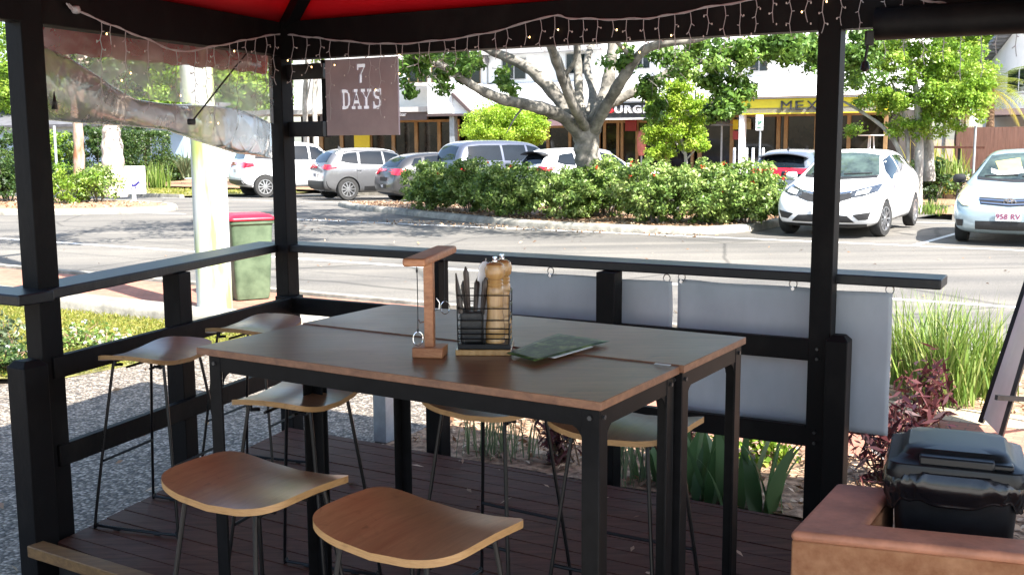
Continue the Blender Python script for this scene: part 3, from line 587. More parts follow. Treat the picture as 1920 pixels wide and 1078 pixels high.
# flyer and paper on the table
def flyer_mat():
    m, t, b = nt('flyer_print'); N = t.nodes.new; L = t.links.new; tc = N('ShaderNodeTexCoord'); nz = N('ShaderNodeTexNoise'); nz.inputs['Scale'].default_value = 16; nz.inputs['Detail'].default_value = 7; nz.inputs['Roughness'].default_value = .75; L(tc.outputs['Object'], nz.inputs['Vector'])
    r = N('ShaderNodeValToRGB'); e = r.color_ramp.elements; e[0].position = .34; e[0].color = (.004, .008, .006, 1); e[1].position = .66; e[1].color = (.24, .33, .10, 1); k = e.new(.52); k.color = (.035, .085, .025, 1); L(nz.outputs['Fac'], r.inputs[0]); L(r.outputs[0], b.inputs['Base Color']); b.inputs['Roughness'].default_value = .42; b.inputs['Specular IOR Level'].default_value = .18; return m
f4 = [onz(*p, 1.03) for p in ((950, 664), (1003, 680), (1143, 643), (1046, 628))]
b = MB(); b.grid(lambda u, v: (f4[0]*(1-u)+f4[1]*u)*(1-v)+(f4[3]*(1-u)+f4[2]*u)*v+V3((0, 0, .003+.003*math.sin(2.5*v+u)+.004*u*v)), 10, 14); o = b.build('flyer', flyer_mat(), None, smooth=60, solid=.0012); centre(tag(o, 'glossy dark green flyer lying on the tables beside the caddy', 'flyer'))
f5 = [onz(*p, 1.028) for p in ((1012, 668), (1040, 672), (1112, 652), (1085, 644))]
b = MB(); b.grid(lambda u, v: (f5[0]*(1-u)+f5[1]*u)*(1-v)+(f5[3]*(1-u)+f5[2]*u)*v+V3((0, 0, .001+.002*v)), 5, 6); o = b.build('paper_sheet', mat('paper', (.75, .75, .76), .5, var=.03), None, smooth=60, solid=.001); centre(tag(o, 'white paper sheet sticking out from under the green flyer', 'paper'))
b = MB(); p_ = onz(1128, 753, 1.0)
b = MB(); q_ = onz(1240, 684, 1.026); b.box(q_+ty*.01, (.05, .012, .002), R3); o = b.build('paper_scrap', mat('scrap', (.6, .6, .6), .5), None); centre(tag(o, 'tiny paper scrap in the joint of the tables at the right end', 'paper scrap'))
# ------------------------------------------------------------------ terracotta wall, black bin
M['terracotta'] = mat('terracotta_paint', (.50, .215, .125), .65, var=.22, scale=6, bump=.003, bscale=40)
M['ochre'] = mat('ochre_worn_render', (.34, .125, .045), .75, var=.3, scale=9, bump=.004, bscale=30, col2=(.40, .19, .09))
tw = thing('planter_wall', 'low terracotta painted planter wall round the black bin', 'planter wall', (1.5, 3.4, -.15))
wa, wb, wc = V3((.885, 3.31, 0)), V3((1.18, 3.80, 0)), V3((1.9, 2.98, 0))
dwl, dwr = unit(wb-wa), unit(wc-wa)
outer = [wa, wc, wc+dwl*.16, wa+dwl*.15+dwr*.20, wb+dwr*.20, wb]
def rwall(z0, z1, inset):
    return [tuple(p[:2]) for p in outer]
b = MB(); b.prism([tuple(p[:2]) for p in outer], .42, .455); b.build('capping', M['terracotta'], tw, bevel=.018, seg=4)
b = MB(); sh = [p for p in outer]; c_w = sum(outer)/6; b.prism([tuple((p+(c_w-p)*.01)[:2]) for p in outer], -.15, .425); b.build('wall', M['ochre'], tw, bevel=.006)
bn = thing('pedal_bin', 'black square bin with liner bag behind the terracotta wall', 'bin', (1.535, 3.62, -.005), local=True, rz=rad(-22))
bn.scale = (1.05, 1.05, 1.0)
def rr_(w, d, r, n=5):
    out = []
    for cx, cy, a0 in ((w/2-r, d/2-r, 0), (-w/2+r, d/2-r, 90), (-w/2+r, -d/2+r, 180), (w/2-r, -d/2+r, 270)):
        for k in range(n+1): a = rad(a0+90*k/n); out.append((cx+r*math.cos(a), cy+r*math.sin(a)))
    return out
def loft(b, secs):
    n = len(secs[0][0]); vs = [(x, y, z) for poly, z in secs for x, y in poly]; k = len(secs)
    b.add(vs, [(i*n+j, i*n+(j+1) % n, (i+1)*n+(j+1) % n, (i+1)*n+j) for i in range(k-1) for j in range(n)] + [tuple(range(n))[::-1], tuple(range((k-1)*n, k*n))]); return b
b = loft(MB(), [(rr_(.30, .29, .03), 0), (rr_(.375, .36, .035), .56), (rr_(.395, .38, .035), .565), (rr_(.395, .38, .035), .60)]); b.build('body', M['black_plastic'], bn, bevel=.003)
ln = 72
def bagf(u, v):
    a = 2*math.pi*u; ca, sa = math.cos(a), math.sin(a); e = .42
    rx = math.copysign(abs(ca)**e, ca); ry = math.copysign(abs(sa)**e, sa); f = 1+.014*math.sin(a*5+1)*v+.022*(1-abs(math.sin(a*11+v*1.2)))**4-.004+.012*(1-abs(math.sin(a*7-v*2.5+1)))**5
    g = .010+.012*math.sin(math.pi*min(1, v*1.15)); drop = .12+.025*math.sin(a*2+1)+.012*math.sin(a*7)
    return (rx*(.198+g*1.1)*f, ry*(.19+g*1.1)*f, .605-drop*v+.006*math.sin(a*17)*v)
b = MB(); b.grid(bagf, 220, 18); b.build('liner_bag', M['bag'], bn, smooth=70, solid=.002)
lid = loft(MB(), [(rr_(.415, .40, .04), .575), (rr_(.42, .405, .04), .60), (rr_(.41, .395, .05), .625), (rr_(.36, .345, .04), .632), (rr_(.325, .31, .05), .645), (rr_(.31, .295, .05), .66), (rr_(.29, .275, .05), .668), (rr_(.20, .19, .05), .672)]); lo_ = lid.build('lid', M['black_plastic'], bn, smooth=30, bevel=.003)
b = MB(); b.box((0, -.165, .640), (.22, .05, .03)); b.box((.13, -.16, .637), (.07, .045, .02)); b.build('lid_catch', M['black_plastic'], bn, bevel=.006)
b = MB(); b.tube([(-.14, .2, .62), (.14, .2, .62)], .014, 10); b.build('hinge', M['black_plastic'], bn)
# ------------------------------------------------------------------ A-frame sign at the right edge
af = thing('sandwich_board', 'leaning sandwich board sign on the brick path at the right edge', 'sandwich board', (3.15, 6.75, -.14))
def leg3(x0, y0, x1, y1, Y): return at(x0, y0, Y), at(x1, y1, Y-.03)
M['board_face'] = mat('board_face', (.50, .42, .42), .5, var=.08, scale=4)
p1, p2 = at(1838, 816, 6.75), at(1945, 470, 6.75); p3, p4 = at(1874, 818, 6.30), at(1982, 460, 6.30)
p1[2] = p3[2] = -.12
b = MB(); b.tube([p1, p2], .022, 4); b.build('frame_leg', M['black_plastic'], af); b = MB(); b.tube([p3, p4], .018, 4); b.build('frame_leg', M['black_plastic'], af)
b = MB(); b.plate([p1+(p2-p1)*.03, p3+(p4-p3)*.03, p4, p2], (1, 0, 0), .012); b.build('panel', M['board_face'], af)
q1, q2 = at(1868, 745, 6.2), at(1990, 752, 6.5); b = MB(); b.beam(q1, q2, .02, .03); b.build('spreader_bar', M['black_plastic'], af)
b = MB(); b.tube([q2+V3((.3, .0, -.75)), p2+V3((.02, 0, 0))], .022, 4); b.build('frame_leg', M['black_plastic'], af)
b = MB(); b.tube([p2, p4], .022, 4); b.build('top_rail', M['black_plastic'], af)
# ================================================================== GROUND, ROAD, KERBS
def sheet(name, poly, zoff, m, world=False, sub=0):
    """flat ground sheet following the street profile; poly in street (u,s) or world (x,y)"""
    pts = [us(*p) for p in poly] if not world else [V3((p[0], p[1], 0)) for p in poly]
    bm = bmesh.new(); bm.faces.new([bm.verts.new((p[0], p[1], 0)) for p in pts])
    for s in (6, 12, 18, 21, 25.5, 30):
        g = bm.verts[:]+bm.edges[:]+bm.faces[:]; c = DN*s; bmesh.ops.bisect_plane(bm, geom=g, plane_co=(c[0], c[1], 0), plane_no=(DN[0], DN[1], 0))
    for v in bm.verts: v.co.z = gz(v.co.x*DN[0]+v.co.y*DN[1])+zoff
    bmesh.ops.recalc_face_normals(bm, faces=bm.faces)
    if bm.faces[:] and sum(f.normal.z for f in bm.faces) < 0: bmesh.ops.reverse_faces(bm, faces=bm.faces)
    me = bpy.data.meshes.new(name); bm.to_mesh(me); bm.free(); me.materials.append(m)
    o = bpy.data.objects.new(name, me); COL.objects.link(o); return struct(o)
def asphalt():
    m, t, b = nt('asphalt'); N = t.nodes.new; L = t.links.new; tc = N('ShaderNodeTexCoord')
    n1 = N('ShaderNodeTexNoise'); n1.inputs['Scale'].default_value = .35; n1.inputs['Detail'].default_value = 6; L(tc.outputs['Object'], n1.inputs['Vector'])
    n2 = N('ShaderNodeTexNoise'); n2.inputs['Scale'].default_value = 90; n2.inputs['Detail'].default_value = 3; L(tc.outputs['Object'], n2.inputs['Vector'])
    mp = N('ShaderNodeMapping'); mp.inputs['Rotation'].default_value = (0, 0, -TH); mp.inputs['Scale'].default_value = (.06, 1.1, 1); L(tc.outputs['Object'], mp.inputs[0])
    n3 = N('ShaderNodeTexNoise'); n3.inputs['Scale'].default_value = 1.6; n3.inputs['Detail'].default_value = 5; L(mp.outputs[0], n3.inputs['Vector'])
    r1 = N('ShaderNodeValToRGB'); r1.color_ramp.elements[0].position = .3; r1.color_ramp.elements[0].color = (.106, .102, .095, 1); r1.color_ramp.elements[1].position = .7; r1.color_ramp.elements[1].color = (.168, .158, .142, 1); L(n1.outputs['Fac'], r1.inputs[0])
    r2 = N('ShaderNodeValToRGB'); r2.color_ramp.elements[0].color = (.55, .55, .55, 1); r2.color_ramp.elements[1].color = (1.35, 1.33, 1.3, 1); r2.color_ramp.elements[0].position = .3; r2.color_ramp.elements[1].position = .7; L(n2.outputs['Fac'], r2.inputs[0])
    r3 = N('ShaderNodeValToRGB'); r3.color_ramp.elements[0].color = (.70, .70, .71, 1); r3.color_ramp.elements[1].color = (1.18, 1.16, 1.12, 1); r3.color_ramp.elements[0].position = .35; r3.color_ramp.elements[1].position = .65; L(n3.outputs['Fac'], r3.inputs[0])
    a = N('ShaderNodeMix'); a.data_type = 'RGBA'; a.blend_type = 'MULTIPLY'; a.inputs[0].default_value = 1; L(r1.outputs[0], a.inputs[6]); L(r2.outputs[0], a.inputs[7])
    c = N('ShaderNodeMix'); c.data_type = 'RGBA'; c.blend_type = 'MULTIPLY'; c.inputs[0].default_value = 1; L(a.outputs[2], c.inputs[6]); L(r3.outputs[0], c.inputs[7]); vc = N('ShaderNodeTexVoronoi'); vc.feature = 'DISTANCE_TO_EDGE'; vc.inputs['Scale'].default_value = .33; wn = N('ShaderNodeMix'); wn.data_type = 'RGBA'; wn.inputs[0].default_value = .25; L(tc.outputs['Object'], wn.inputs[6]); L(n1.outputs['Color'], wn.inputs[7]); L(wn.outputs[2], vc.inputs['Vector']); cr_ = N('ShaderNodeValToRGB'); cr_.color_ramp.elements[0].position = .003; cr_.color_ramp.elements[0].color = (.55, .55, .55, 1); cr_.color_ramp.elements[1].position = .009; cr_.color_ramp.elements[1].color = (1, 1, 1, 1); L(vc.outputs['Distance'], cr_.inputs[0]); q = N('ShaderNodeMix'); q.data_type = 'RGBA'; q.blend_type = 'MULTIPLY'; q.inputs[0].default_value = 1; L(c.outputs[2], q.inputs[6]); L(cr_.outputs[0], q.inputs[7]); L(q.outputs[2], b.inputs['Base Color'])
    b.inputs['Roughness'].default_value = .85; bp = N('ShaderNodeBump'); bp.inputs['Distance'].default_value = .004; L(n2.outputs['Fac'], bp.inputs['Height']); L(bp.outputs[0], b.inputs['Normal']); return m
M['asphalt'] = asphalt()
def pebbles():
    m, t, b = nt('exposed_aggregate'); N = t.nodes.new; L = t.links.new; tc = N('ShaderNodeTexCoord')
    v = N('ShaderNodeTexVoronoi'); v.inputs['Scale'].default_value = 55; L(tc.outputs['Object'], v.inputs['Vector'])
    r = N('ShaderNodeValToRGB'); e = r.color_ramp.elements; e[0].color = (.06, .055, .05, 1); e[1].color = (.52, .46, .39, 1); k = e.new(.5); k.color = (.21, .18, .15, 1)
    sx = N('ShaderNodeSeparateColor'); L(v.outputs['Color'], sx.inputs[0]); L(sx.outputs[0], r.inputs[0])
    rd = N('ShaderNodeValToRGB'); rd.color_ramp.elements[0].position = .25; rd.color_ramp.elements[0].color = (1, 1, 1, 1); rd.color_ramp.elements[1].position = .6; rd.color_ramp.elements[1].color = (.45, .42, .38, 1); L(v.outputs['Distance'], rd.inputs[0])
    a = N('ShaderNodeMix'); a.data_type = 'RGBA'; a.blend_type = 'MULTIPLY'; a.inputs[0].default_value = 1; L(r.outputs[0], a.inputs[6]); L(rd.outputs[0], a.inputs[7]); L(a.outputs[2], b.inputs['Base Color']); b.inputs['Roughness'].default_value = .75
    bp = N('ShaderNodeBump'); bp.inputs['Distance'].default_value = .006; bp.invert = True; L(v.outputs['Distance'], bp.inputs['Height']); L(bp.outputs[0], b.inputs['Normal']); return m
M['pebbles'] = pebbles()
def bricks(name, c1, c2, mortar, sc, rot=TH):
    m, t, b = nt(name); N = t.nodes.new; L = t.links.new; tc = N('ShaderNodeTexCoord'); mp = N('ShaderNodeMapping'); mp.inputs['Rotation'].default_value = (0, 0, -rot); L(tc.outputs['Object'], mp.inputs[0])
    k = N('ShaderNodeTexBrick'); k.inputs['Scale'].default_value = sc; k.inputs['Color1'].default_value = (*c1, 1); k.inputs['Color2'].default_value = (*c2, 1); k.inputs['Mortar'].default_value = (*mortar, 1); k.inputs['Mortar Size'].default_value = .02; L(mp.outputs[0], k.inputs['Vector'])
    n = N('ShaderNodeTexNoise'); n.inputs['Scale'].default_value = 3; n.inputs['Detail'].default_value = 6; L(tc.outputs['Object'], n.inputs['Vector'])
    a = N('ShaderNodeMix'); a.data_type = 'RGBA'; a.blend_type = 'MULTIPLY'; a.inputs[0].default_value = .55; L(k.outputs['Color'], a.inputs[6]); L(n.outputs['Fac'], a.inputs[7]); L(a.outputs[2], b.inputs['Base Color']); b.inputs['Roughness'].default_value = .85
    bp = N('ShaderNodeBump'); bp.inputs['Distance'].default_value = .003; bp.invert = True; L(k.outputs['Fac'], bp.inputs['Height']); L(bp.outputs[0], b.inputs['Normal']); return m
M['brick_path'] = bricks('salmon_pavers', (.42, .17, .11), (.5, .22, .15), (.26, .17, .12), 4.4)
M['cream_path'] = bricks('cream_pavers', (.55, .43, .28), (.62, .5, .34), (.35, .28, .2), 4.4)
M['tan_path'] = bricks('tan_pavers', (.36, .2, .11), (.44, .26, .15), (.25, .17, .11), 4.4)
M['earth'] = mat('earth', (.16, .12, .08), .95, var=.4, scale=2.5, bump=.01, bscale=12)
M['mulch'] = mat('mulch', (.20, .115, .065), .95, var=.5, scale=18, bump=.02, bscale=26, col2=(.42, .28, .18))
M['lawn_soil'] = mat('lawn_soil', (.16, .15, .045), .95, var=.4, scale=6, bump=.01, bscale=30)
M['line'] = mat('road_line_paint', (.26, .25, .24), .7, var=.1, scale=14, detail=9, col2=(.72, .72, .70), ramp=(.30, .44))
g = sheet('ground', [(-700, -60), (700, -60), (700, 900), (-700, 900)], -.05, M['earth'])
sheet('road', [(-90, 9.42), (60, 9.42), (60, 26.2), (-27.5, 26.2), (-27.5, 24.8), (-90, 24.8)], 0, M['asphalt'])
sheet('parking_bays', [(-27.5, 26.2), (-4.8, 26.2), (-4.8, 31.2), (-27.5, 31.2)], 0, M['asphalt'])
# white lines
def line(name, a, b, w=.11):
    a, b = np.array(a), np.array(b); d = (b-a)/np.linalg.norm(b-a); n = np.array([-d[1], d[0]])*w/2
    sheet(name, [tuple(a-n), tuple(b-n), tuple(b+n), tuple(a+n)], .004, M['line'])
line('lane_line', (-60, 12.35), (30, 12.35)); line('edge_line', (-16.8, 18.0+.0), (30, 18.12)); line('edge_line', (-48, 16.45), (-20.0, 18.1), .11)
line('bay_line', (-3.33, 18.18), (-2.85, 23.4), .1); line('bay_line', (-.35, 18.18), (.13, 23.4), .1); line('bay_line', (-4.6, 24.4), (4, 24.4), .1)
line('edge_line', (-28, 24.4), (-19.5, 25.2), .1)
# near verge
sheet('aggregate_path', [(-12, 5.5), (-3.6, 8.3), (-1.75, 10.95), (1.1, 6.05), (1.1, -8), (-12, -8)], -.004, M['pebbles'], world=True)
sheet('bounce_paving', [(-9, 2.15), (12, 2.15), (12, -14), (-9, -14)], .10, mat('bounce_paving', (.42, .40, .37), .8, var=.12, scale=2), world=True)  # unseen pale slab added behind the camera to bounce sunlight under the roof
sheet('brick_footpath', [(-6.4, 6.25), (16, 6.25), (16, 7.35), (-6.4, 7.35)], 0, M['brick_path'])
sheet('cream_footpath', [(-6.4, 7.36), (16, 7.36), (16, 7.72), (-6.4, 7.72)], 0, M['cream_path'])
sheet('verge_bed', [(-6.4, 7.73), (16, 7.73), (16, 9.2), (-6.4, 9.2)], .0, M['mulch'])
sheet('brick_footpath', [(-22, 7.72), (-6.42, 7.72), (-6.42, 9.22), (-22, 9.22)], .07, M['brick_path'])
sheet('garden_bed', [(-3.95, 5.05), (6, 5.05), (6, 6.2), (-3.95, 6.2)], .02, M['mulch'])
sheet('lawn_base', [(-14, 8.9), (-4.7, 8.35), (-3.55, 8.38), (-2.1, 10.3), (-2.42, 10.55), (-3.3, 10.76), (-14, 17.1)], -.0, M['lawn_soil'], world=True)
def kerb(name, path, w, h, m=None, closed=False, zb=-.12):
    """rounded concrete kerb swept along a street-coordinate path (outer edge = left of travel)"""
    P = [np.array(p, float) for p in path]; n = len(P); prof = [(0, 0), (.0, h*.55), (w*.12, h*.9), (w*.28, h), (w, h), (w, 0)]
    b = MB(); vs = []; k = len(prof)
    for i in range(n):
        a = P[(i-1) % n] if (closed or i) else P[i]; c = P[(i+1) % n] if (closed or i < n-1) else P[i]; d = (c-a)/np.linalg.norm(c-a); nn = np.array([-d[1], d[0]])
        for x, z in prof: q = P[i]+nn*x; vs.append(us(q[0], q[1], z if z > 0 else zb))
    m_ = n if closed else n-1
    fs = [(i*k+j, i*k+(j+1) % k, ((i+1) % n)*k+(j+1) % k, ((i+1) % n)*k+j) for i in range(m_) for j in range(k)]
    if not closed: fs += [tuple(range(k)), tuple(range((n-1)*k, n*k))[::-1]]
    b.add(vs, fs); o = b.build(name, m or M['concrete'], None, smooth=50); return struct(o)
def curve2(pts, k=8): return [tuple(p[:2]) for p in smooth_path([(*p, 0) for p in pts], k)]
kerb('near_kerb', [(u, 9.42) for u in np.arange(40, -60, -2.0)][::1], .16, .10)
kerb('lawn_kerb', curve2([(-30, 7.5), (-14, 7.5), (-8.4, 7.5), (-7.5, 7.58), (-6.9, 7.9), (-6.75, 8.6)], 6)[::1], .24, .16)
isl = curve2([(-19.3, 22.9), (-17.4, 21.3), (-14.4, 19.9), (-11.6, 18.75), (-9.6, 18.28), (-7.6, 18.3), (-6.75, 18.9), (-6.4, 20.2), (-6.35, 22.6), (-6.6, 23.8), (-8, 24.3), (-12, 24.3), (-17.5, 24.2), (-19, 23.9), (-19.3, 22.9)], 6)[:-1]
kerb('island_kerb', isl, .24, .13, closed=True)
def inset(path, w):
    P = [np.array(p, float) for p in path]; n = len(P); out = []
    for i in range(n):
        d = P[(i+1) % n]-P[(i-1) % n]; d /= np.linalg.norm(d); out.append(tuple(P[i]+np.array([-d[1], d[0]])*w))
    return out
sheet('island_mulch', inset(isl, .235), .118, M['mulch'])
bed = curve2([(-60, 11.5), (-45, 13.0), (-30, 14.6), (-24, 16.2), (-21.9, 17.3), (-21.2, 18.4), (-21.7, 19.4), (-23.6, 20.1), (-30, 20.3), (-60, 20)], 6)
kerb('corner_kerb', bed, .24, .13); sheet('corner_bed_mulch', inset(bed, .235), .118, M['mulch'])
kerb('far_kerb', [(u, 24.8) for u in np.arange(-27.4, -92, -3.)][::1], .2, -.0 + .12); sheet('far_lawn', [(-92, 25.0), (-27.6, 25.0), (-27.6, 31.0), (-92, 31.0)], .06, M['lawn_soil'])
for p in (): pass
kerb('bay_kerb', [(u, 31.2) for u in np.arange(-4.8, -27.9, -2.1)][::1], .2, .14); sheet('shop_footpath', [(-60, 31.4), (-4.8, 31.4), (-4.8, 38), (-60, 38)], .13, M['tan_path'])
kerb('forecourt_kerb', [(u, 26.2) for u in np.arange(30, -4.9, -2.)][::1], .2, .14); sheet('forecourt', [(-4.8, 26.4), (30, 26.4), (30, 44), (-4.8, 44)], .12, M['tan_path'])
def stones():
    m, t, b = nt('stone_wall'); N = t.nodes.new; L = t.links.new; tc = N('ShaderNodeTexCoord'); v = N('ShaderNodeTexVoronoi'); v.inputs['Scale'].default_value = 4.2; L(tc.outputs['Object'], v.inputs['Vector'])
    s_ = N('ShaderNodeSeparateColor'); L(v.outputs['Color'], s_.inputs[0]); r = N('ShaderNodeValToRGB'); e = r.color_ramp.elements; e[0].color = (.16, .09, .05, 1); e[1].color = (.5, .42, .33, 1); L(s_.outputs[0], r.inputs[0])
    v2 = N('ShaderNodeTexVoronoi'); v2.feature = 'DISTANCE_TO_EDGE'; v2.inputs['Scale'].default_value = 4.2; L(tc.outputs['Object'], v2.inputs['Vector']); lt = N('ShaderNodeMath'); lt.operation = 'GREATER_THAN'; lt.inputs[1].default_value = .045; L(v2.outputs['Distance'], lt.inputs[0])
    a = N('ShaderNodeMix'); a.data_type = 'RGBA'; L(lt.outputs[0], a.inputs[0]); a.inputs[6].default_value = (.08, .06, .05, 1); L(r.outputs[0], a.inputs[7]); L(a.outputs[2], b.inputs['Base Color']); b.inputs['Roughness'].default_value = .9
    bp = N('ShaderNodeBump'); bp.inputs['Distance'].default_value = .03; L(v2.outputs['Distance'], bp.inputs['Height']); L(bp.outputs[0], b.inputs['Normal']); return m
M['stone_wall'] = stones()
# ------------------------------------------------------------------ power pole, wheelie bin, street signs
def pole_mat():
    m, t, b = nt('pole_paint'); N = t.nodes.new; L = t.links.new; tc = N('ShaderNodeTexCoord'); mp = N('ShaderNodeMapping'); mp.inputs['Scale'].default_value = (5, 5, .7); L(tc.outputs['Object'], mp.inputs[0])
    n = N('ShaderNodeTexNoise'); n.inputs['Scale'].default_value = 1.5; n.inputs['Detail'].default_value = 5; L(mp.outputs[0], n.inputs['Vector']); r = N('ShaderNodeValToRGB'); e = r.color_ramp.elements; e[0].position = .46; e[0].color = (.45, .47, .47, 1); e[1].position = .66; e[1].color = (.30, .37, .10, 1); L(n.outputs['Fac'], r.inputs[0]); L(r.outputs[0], b.inputs['Base Color']); b.inputs['Roughness'].default_value = .8; return m
pp = gnd(404, 601); t = thing('power_pole', 'white painted power pole with green moss streaks beside the wheelie bin', 'power pole', tuple(pp))
Yp = pp[1]; b = MB(); b.lathe([(.178, 0), (.176, 1.0), (.165, 2.8), (.15, 5), (.13, 9.5)], 24, pp); b.build('pole', pole_mat(), t)
b = MB(); b.box(pp+V3((0, 0, 8.9)), (2.2, .1, .1), rotz(DN)); b.build('crossarm', M['tan_timber'], t)
b = MB(); d_ = V3((DN[0], DN[1], 0))
for k in (-.9, .9):
    b.lathe([(.03, 0), (.05, .03), (.03, .06), (.05, .09), (.02, .14)], 10, pp+d_*k+V3((0, 0, 8.95)))
b.build('insulator', M['white_metal'], t)
for k, lab in ((-.9, 'overhead power wire on the street-side arm of the white pole'), (.9, 'overhead power wire on the far arm end of the white pole')):
    b = MB(); q = pp+d_*k+V3((0, 0, 9.1)); u3 = V3((DU[0], DU[1], 0)); b.tube([q+u3*x+V3((0, 0, .0007*(x*x)-.02*abs(x))) for x in np.arange(-45, 46, 3)], .012, 5); o = b.build('power_wire', M['rubber']); tag(o, lab, 'power wire', 'overhead power wires'); centre(o)
def tilt(mb, name, m, parent, **k): return mb.build(name, m, parent, **k)
bp_ = gnd(468, 570); wb_ = thing('wheelie_bin', 'green wheelie bin with bright red lid on the brick path', 'wheelie bin', tuple(bp_+V3((0, 0, .06))), local=True, rz=rad(28))
M['bin_green'] = mat('bin_green', (.062, .10, .055), .5, var=.25, scale=5, col2=(.10, .145, .085)); M['bin_red'] = mat('bin_red', (.50, .012, .03), .35, var=.12, scale=6)
hb = .93
b = loft(MB(), [(rr_(.37, .40, .04), .02), (rr_(.385, .42, .04), .08), (rr_(.46, .50, .045), .80), (rr_(.47, .51, .045), .85), (rr_(.50, .545, .05), .86), (rr_(.50, .545, .05), .895)]); b.build('body', M['bin_green'], wb_, bevel=.004)
b = loft(MB(), [(rr_(.505, .56, .05), .897), (rr_(.52, .58, .05), .905), (rr_(.515, .575, .05), .925), (rr_(.44, .50, .06), .955), (rr_(.36, .42, .06), .965)]); b.build('lid', M['bin_red'], wb_, bevel=.004)
b = MB(); b.tube([(-.2, .31, .9), (.2, .31, .9)], .016, 10); b.box((-.17, .285, .88), (.03, .07, .05)); b.box((.17, .285, .88), (.03, .07, .05)); b.build('handle', M['bin_green'], wb_, bevel=.004)
for sx in (-1, 1):
    b = MB(); b.lathe([(.03, -.025), (.095, -.028), (.10, -.015), (.10, .015), (.095, .028), (.03, .025)], 20, (sx*.235, .195, .10), 'x'); w_ = b.build('wheel', M['rubber'], wb_)
    b = MB(); b.lathe([(.01, -.03), (.05, -.031), (.055, .031), (.01, .03)], 16, (sx*.235, .195, .10), 'x'); b.build('hub', M['grey_metal'], w_)
b = MB(); b.box((0, .2, .1), (.42, .025, .025)); b.build('axle', M['grey_metal'], wb_)
b = MB(); b.box((-.05, -.246, .62), (.05, .004, .022)); b.build('sticker', M['white_metal'], wb_)
# arrow sign on the corner bed
ap = gnd(252, 384)+V3((0, 0, .0)); Ya = ap[1]; asg = thing('arrow_sign', 'white traffic island sign with a dark blue arrow pointing down left', 'traffic sign', tuple(ap))
q0, q1 = at(232, 312, Ya), at(275, 364, Ya); Rf = Matrix.Rotation(rad(-6), 3, 'Z'); cq = (q0+q1)/2; wq, hq = q1[0]-q0[0], q0[2]-q1[2]
b = MB(); b.box(cq, (wq, .03, hq), Rf); b.build('sign_face', M['white_metal'], asg, bevel=.012)
b = MB(); b.tube([ap-V3((0, 0, .1)), Z(ap, q1[2]+.2)], .055, 10); b.build('sign_post', M['white_metal'], asg)
ar = MB(); s_ = wq*.27; ac = cq+V3((.0, -.026, -hq*.18)); dd = V3((-.80, 0, -.60)); pp_ = V3((.60, 0, -.80))
ar.plate([ac-dd*s_-pp_*s_*.2, ac+dd*s_*.15-pp_*s_*.2, ac+dd*s_*.15-pp_*s_*.55, ac+dd*s_*1.05, ac+dd*s_*.15+pp_*s_*.55, ac+dd*s_*.15+pp_*s_*.2, ac-dd*s_+pp_*s_*.2], (0, -1, 0), .006); ar.build('arrow', mat('arrow_blue', (.035, .03, .16), .5, var=.05), asg)
# 2P parking signs
def parking_sign(x, ybot, xt, yt, yb, Y, label, face_h, txt=True):
    top = at(x, yt, Y); gp_ = gnd(x, ybot) if ybot else top; base = at(x, 300, Y); s__ = uv_of(base)[1]; base[2] = gz(s__)
    t = thing('parking_sign', label, 'parking sign', tuple(base), 'parking sign posts'); b = MB(); b.tube([base, Z(base, top[2])], .03, 10); b.build('pole', M['grey_metal'], t)
    a, c = at(x-6.5, yt, Y-.04), at(x+6.5, yb, Y-.04); b = MB(); b.box((a+c)/2, (abs(c[0]-a[0]), .012, abs(a[2]-c[2])), Matrix.Rotation(rad(-10), 3, 'Z')); b.build('plate', M['white_metal'], t, bevel=.01)
    if txt:
        g = MB(); W2 = abs(c[0]-a[0]); m_ = frame((a+c)/2+V3((0, -.022, 0)), (1, -.17, 0), (0, 0, 1)); text_into(g, '2P', W2*.62, .003, m_, bold=.004); k = W2*.3
        for sg in (-1,): g.xf = m_; g.box((0, -W2*.62, 0), (W2*.5, .03, .006)); g.add([(-W2*.38, -W2*.62, 0), (-W2*.2, -W2*.54, 0), (-W2*.2, -W2*.70, 0)], [(0, 1, 2)]); g.xf = None
        g.build('lettering', mat('sign_green', (.02, .16, .08), .5, var=.05), t)
    return t
parking_sign(1424, None, 1424, 216, 245, 33.5, 'small white and green 2P parking sign on a post before the taco shop', 1)
parking_sign(1826, None, 1826, 205, 237, 26.6, 'green backed parking sign post beside the silver hatchback', 1, False)
# ================================================================== CARS
def paint(name, col, metal=.0, rough=.28): 
    m = mat(name, col, rough, metal, var=.04, scale=2, coat=.8, spec=.5); return m
M['car_white'] = paint('car_white', (.78, .79, .80)); M['car_silver'] = paint('car_silver', (.15, .153, .16), .5, .34); M['car_icy'] = paint('car_icy_blue_silver', (.40, .50, .55), .45, .3)
M['car_grey'] = paint('car_grey', (.06, .06, .062), .5, .32); M['car_blue'] = paint('car_blue_silver', (.10, .112, .15), .5, .3); M['car_red'] = paint('car_red', (.42, .012, .02)); M['car_slate'] = paint('car_slate', (.17, .20, .25), .5, .32)
M['trim'] = mat('black_trim', (.018, .018, .019), .55, var=.2, scale=20)
M['tail_red'] = mat('tail_lamp_red', (.55, .012, .03), .12, var=.3, scale=25, coat=.8)
M['lamp_clear'] = mat('headlamp_clear', (.52, .54, .55), .08, .3, var=.6, scale=9, coat=1)
M['lamp_dark'] = mat('headlamp_dark', (.06, .065, .07), .08, .4, var=.7, scale=14, coat=1)
M['lamp_amber'] = mat('headlamp_yellowed', (.55, .50, .30), .12, .1, var=.4, scale=9, coat=1)
M['plate_white'] = mat('plate_white', (.72, .70, .72), .5, var=.04); M['plate_maroon'] = mat('plate_maroon', (.22, .05, .10), .5, var=.04)
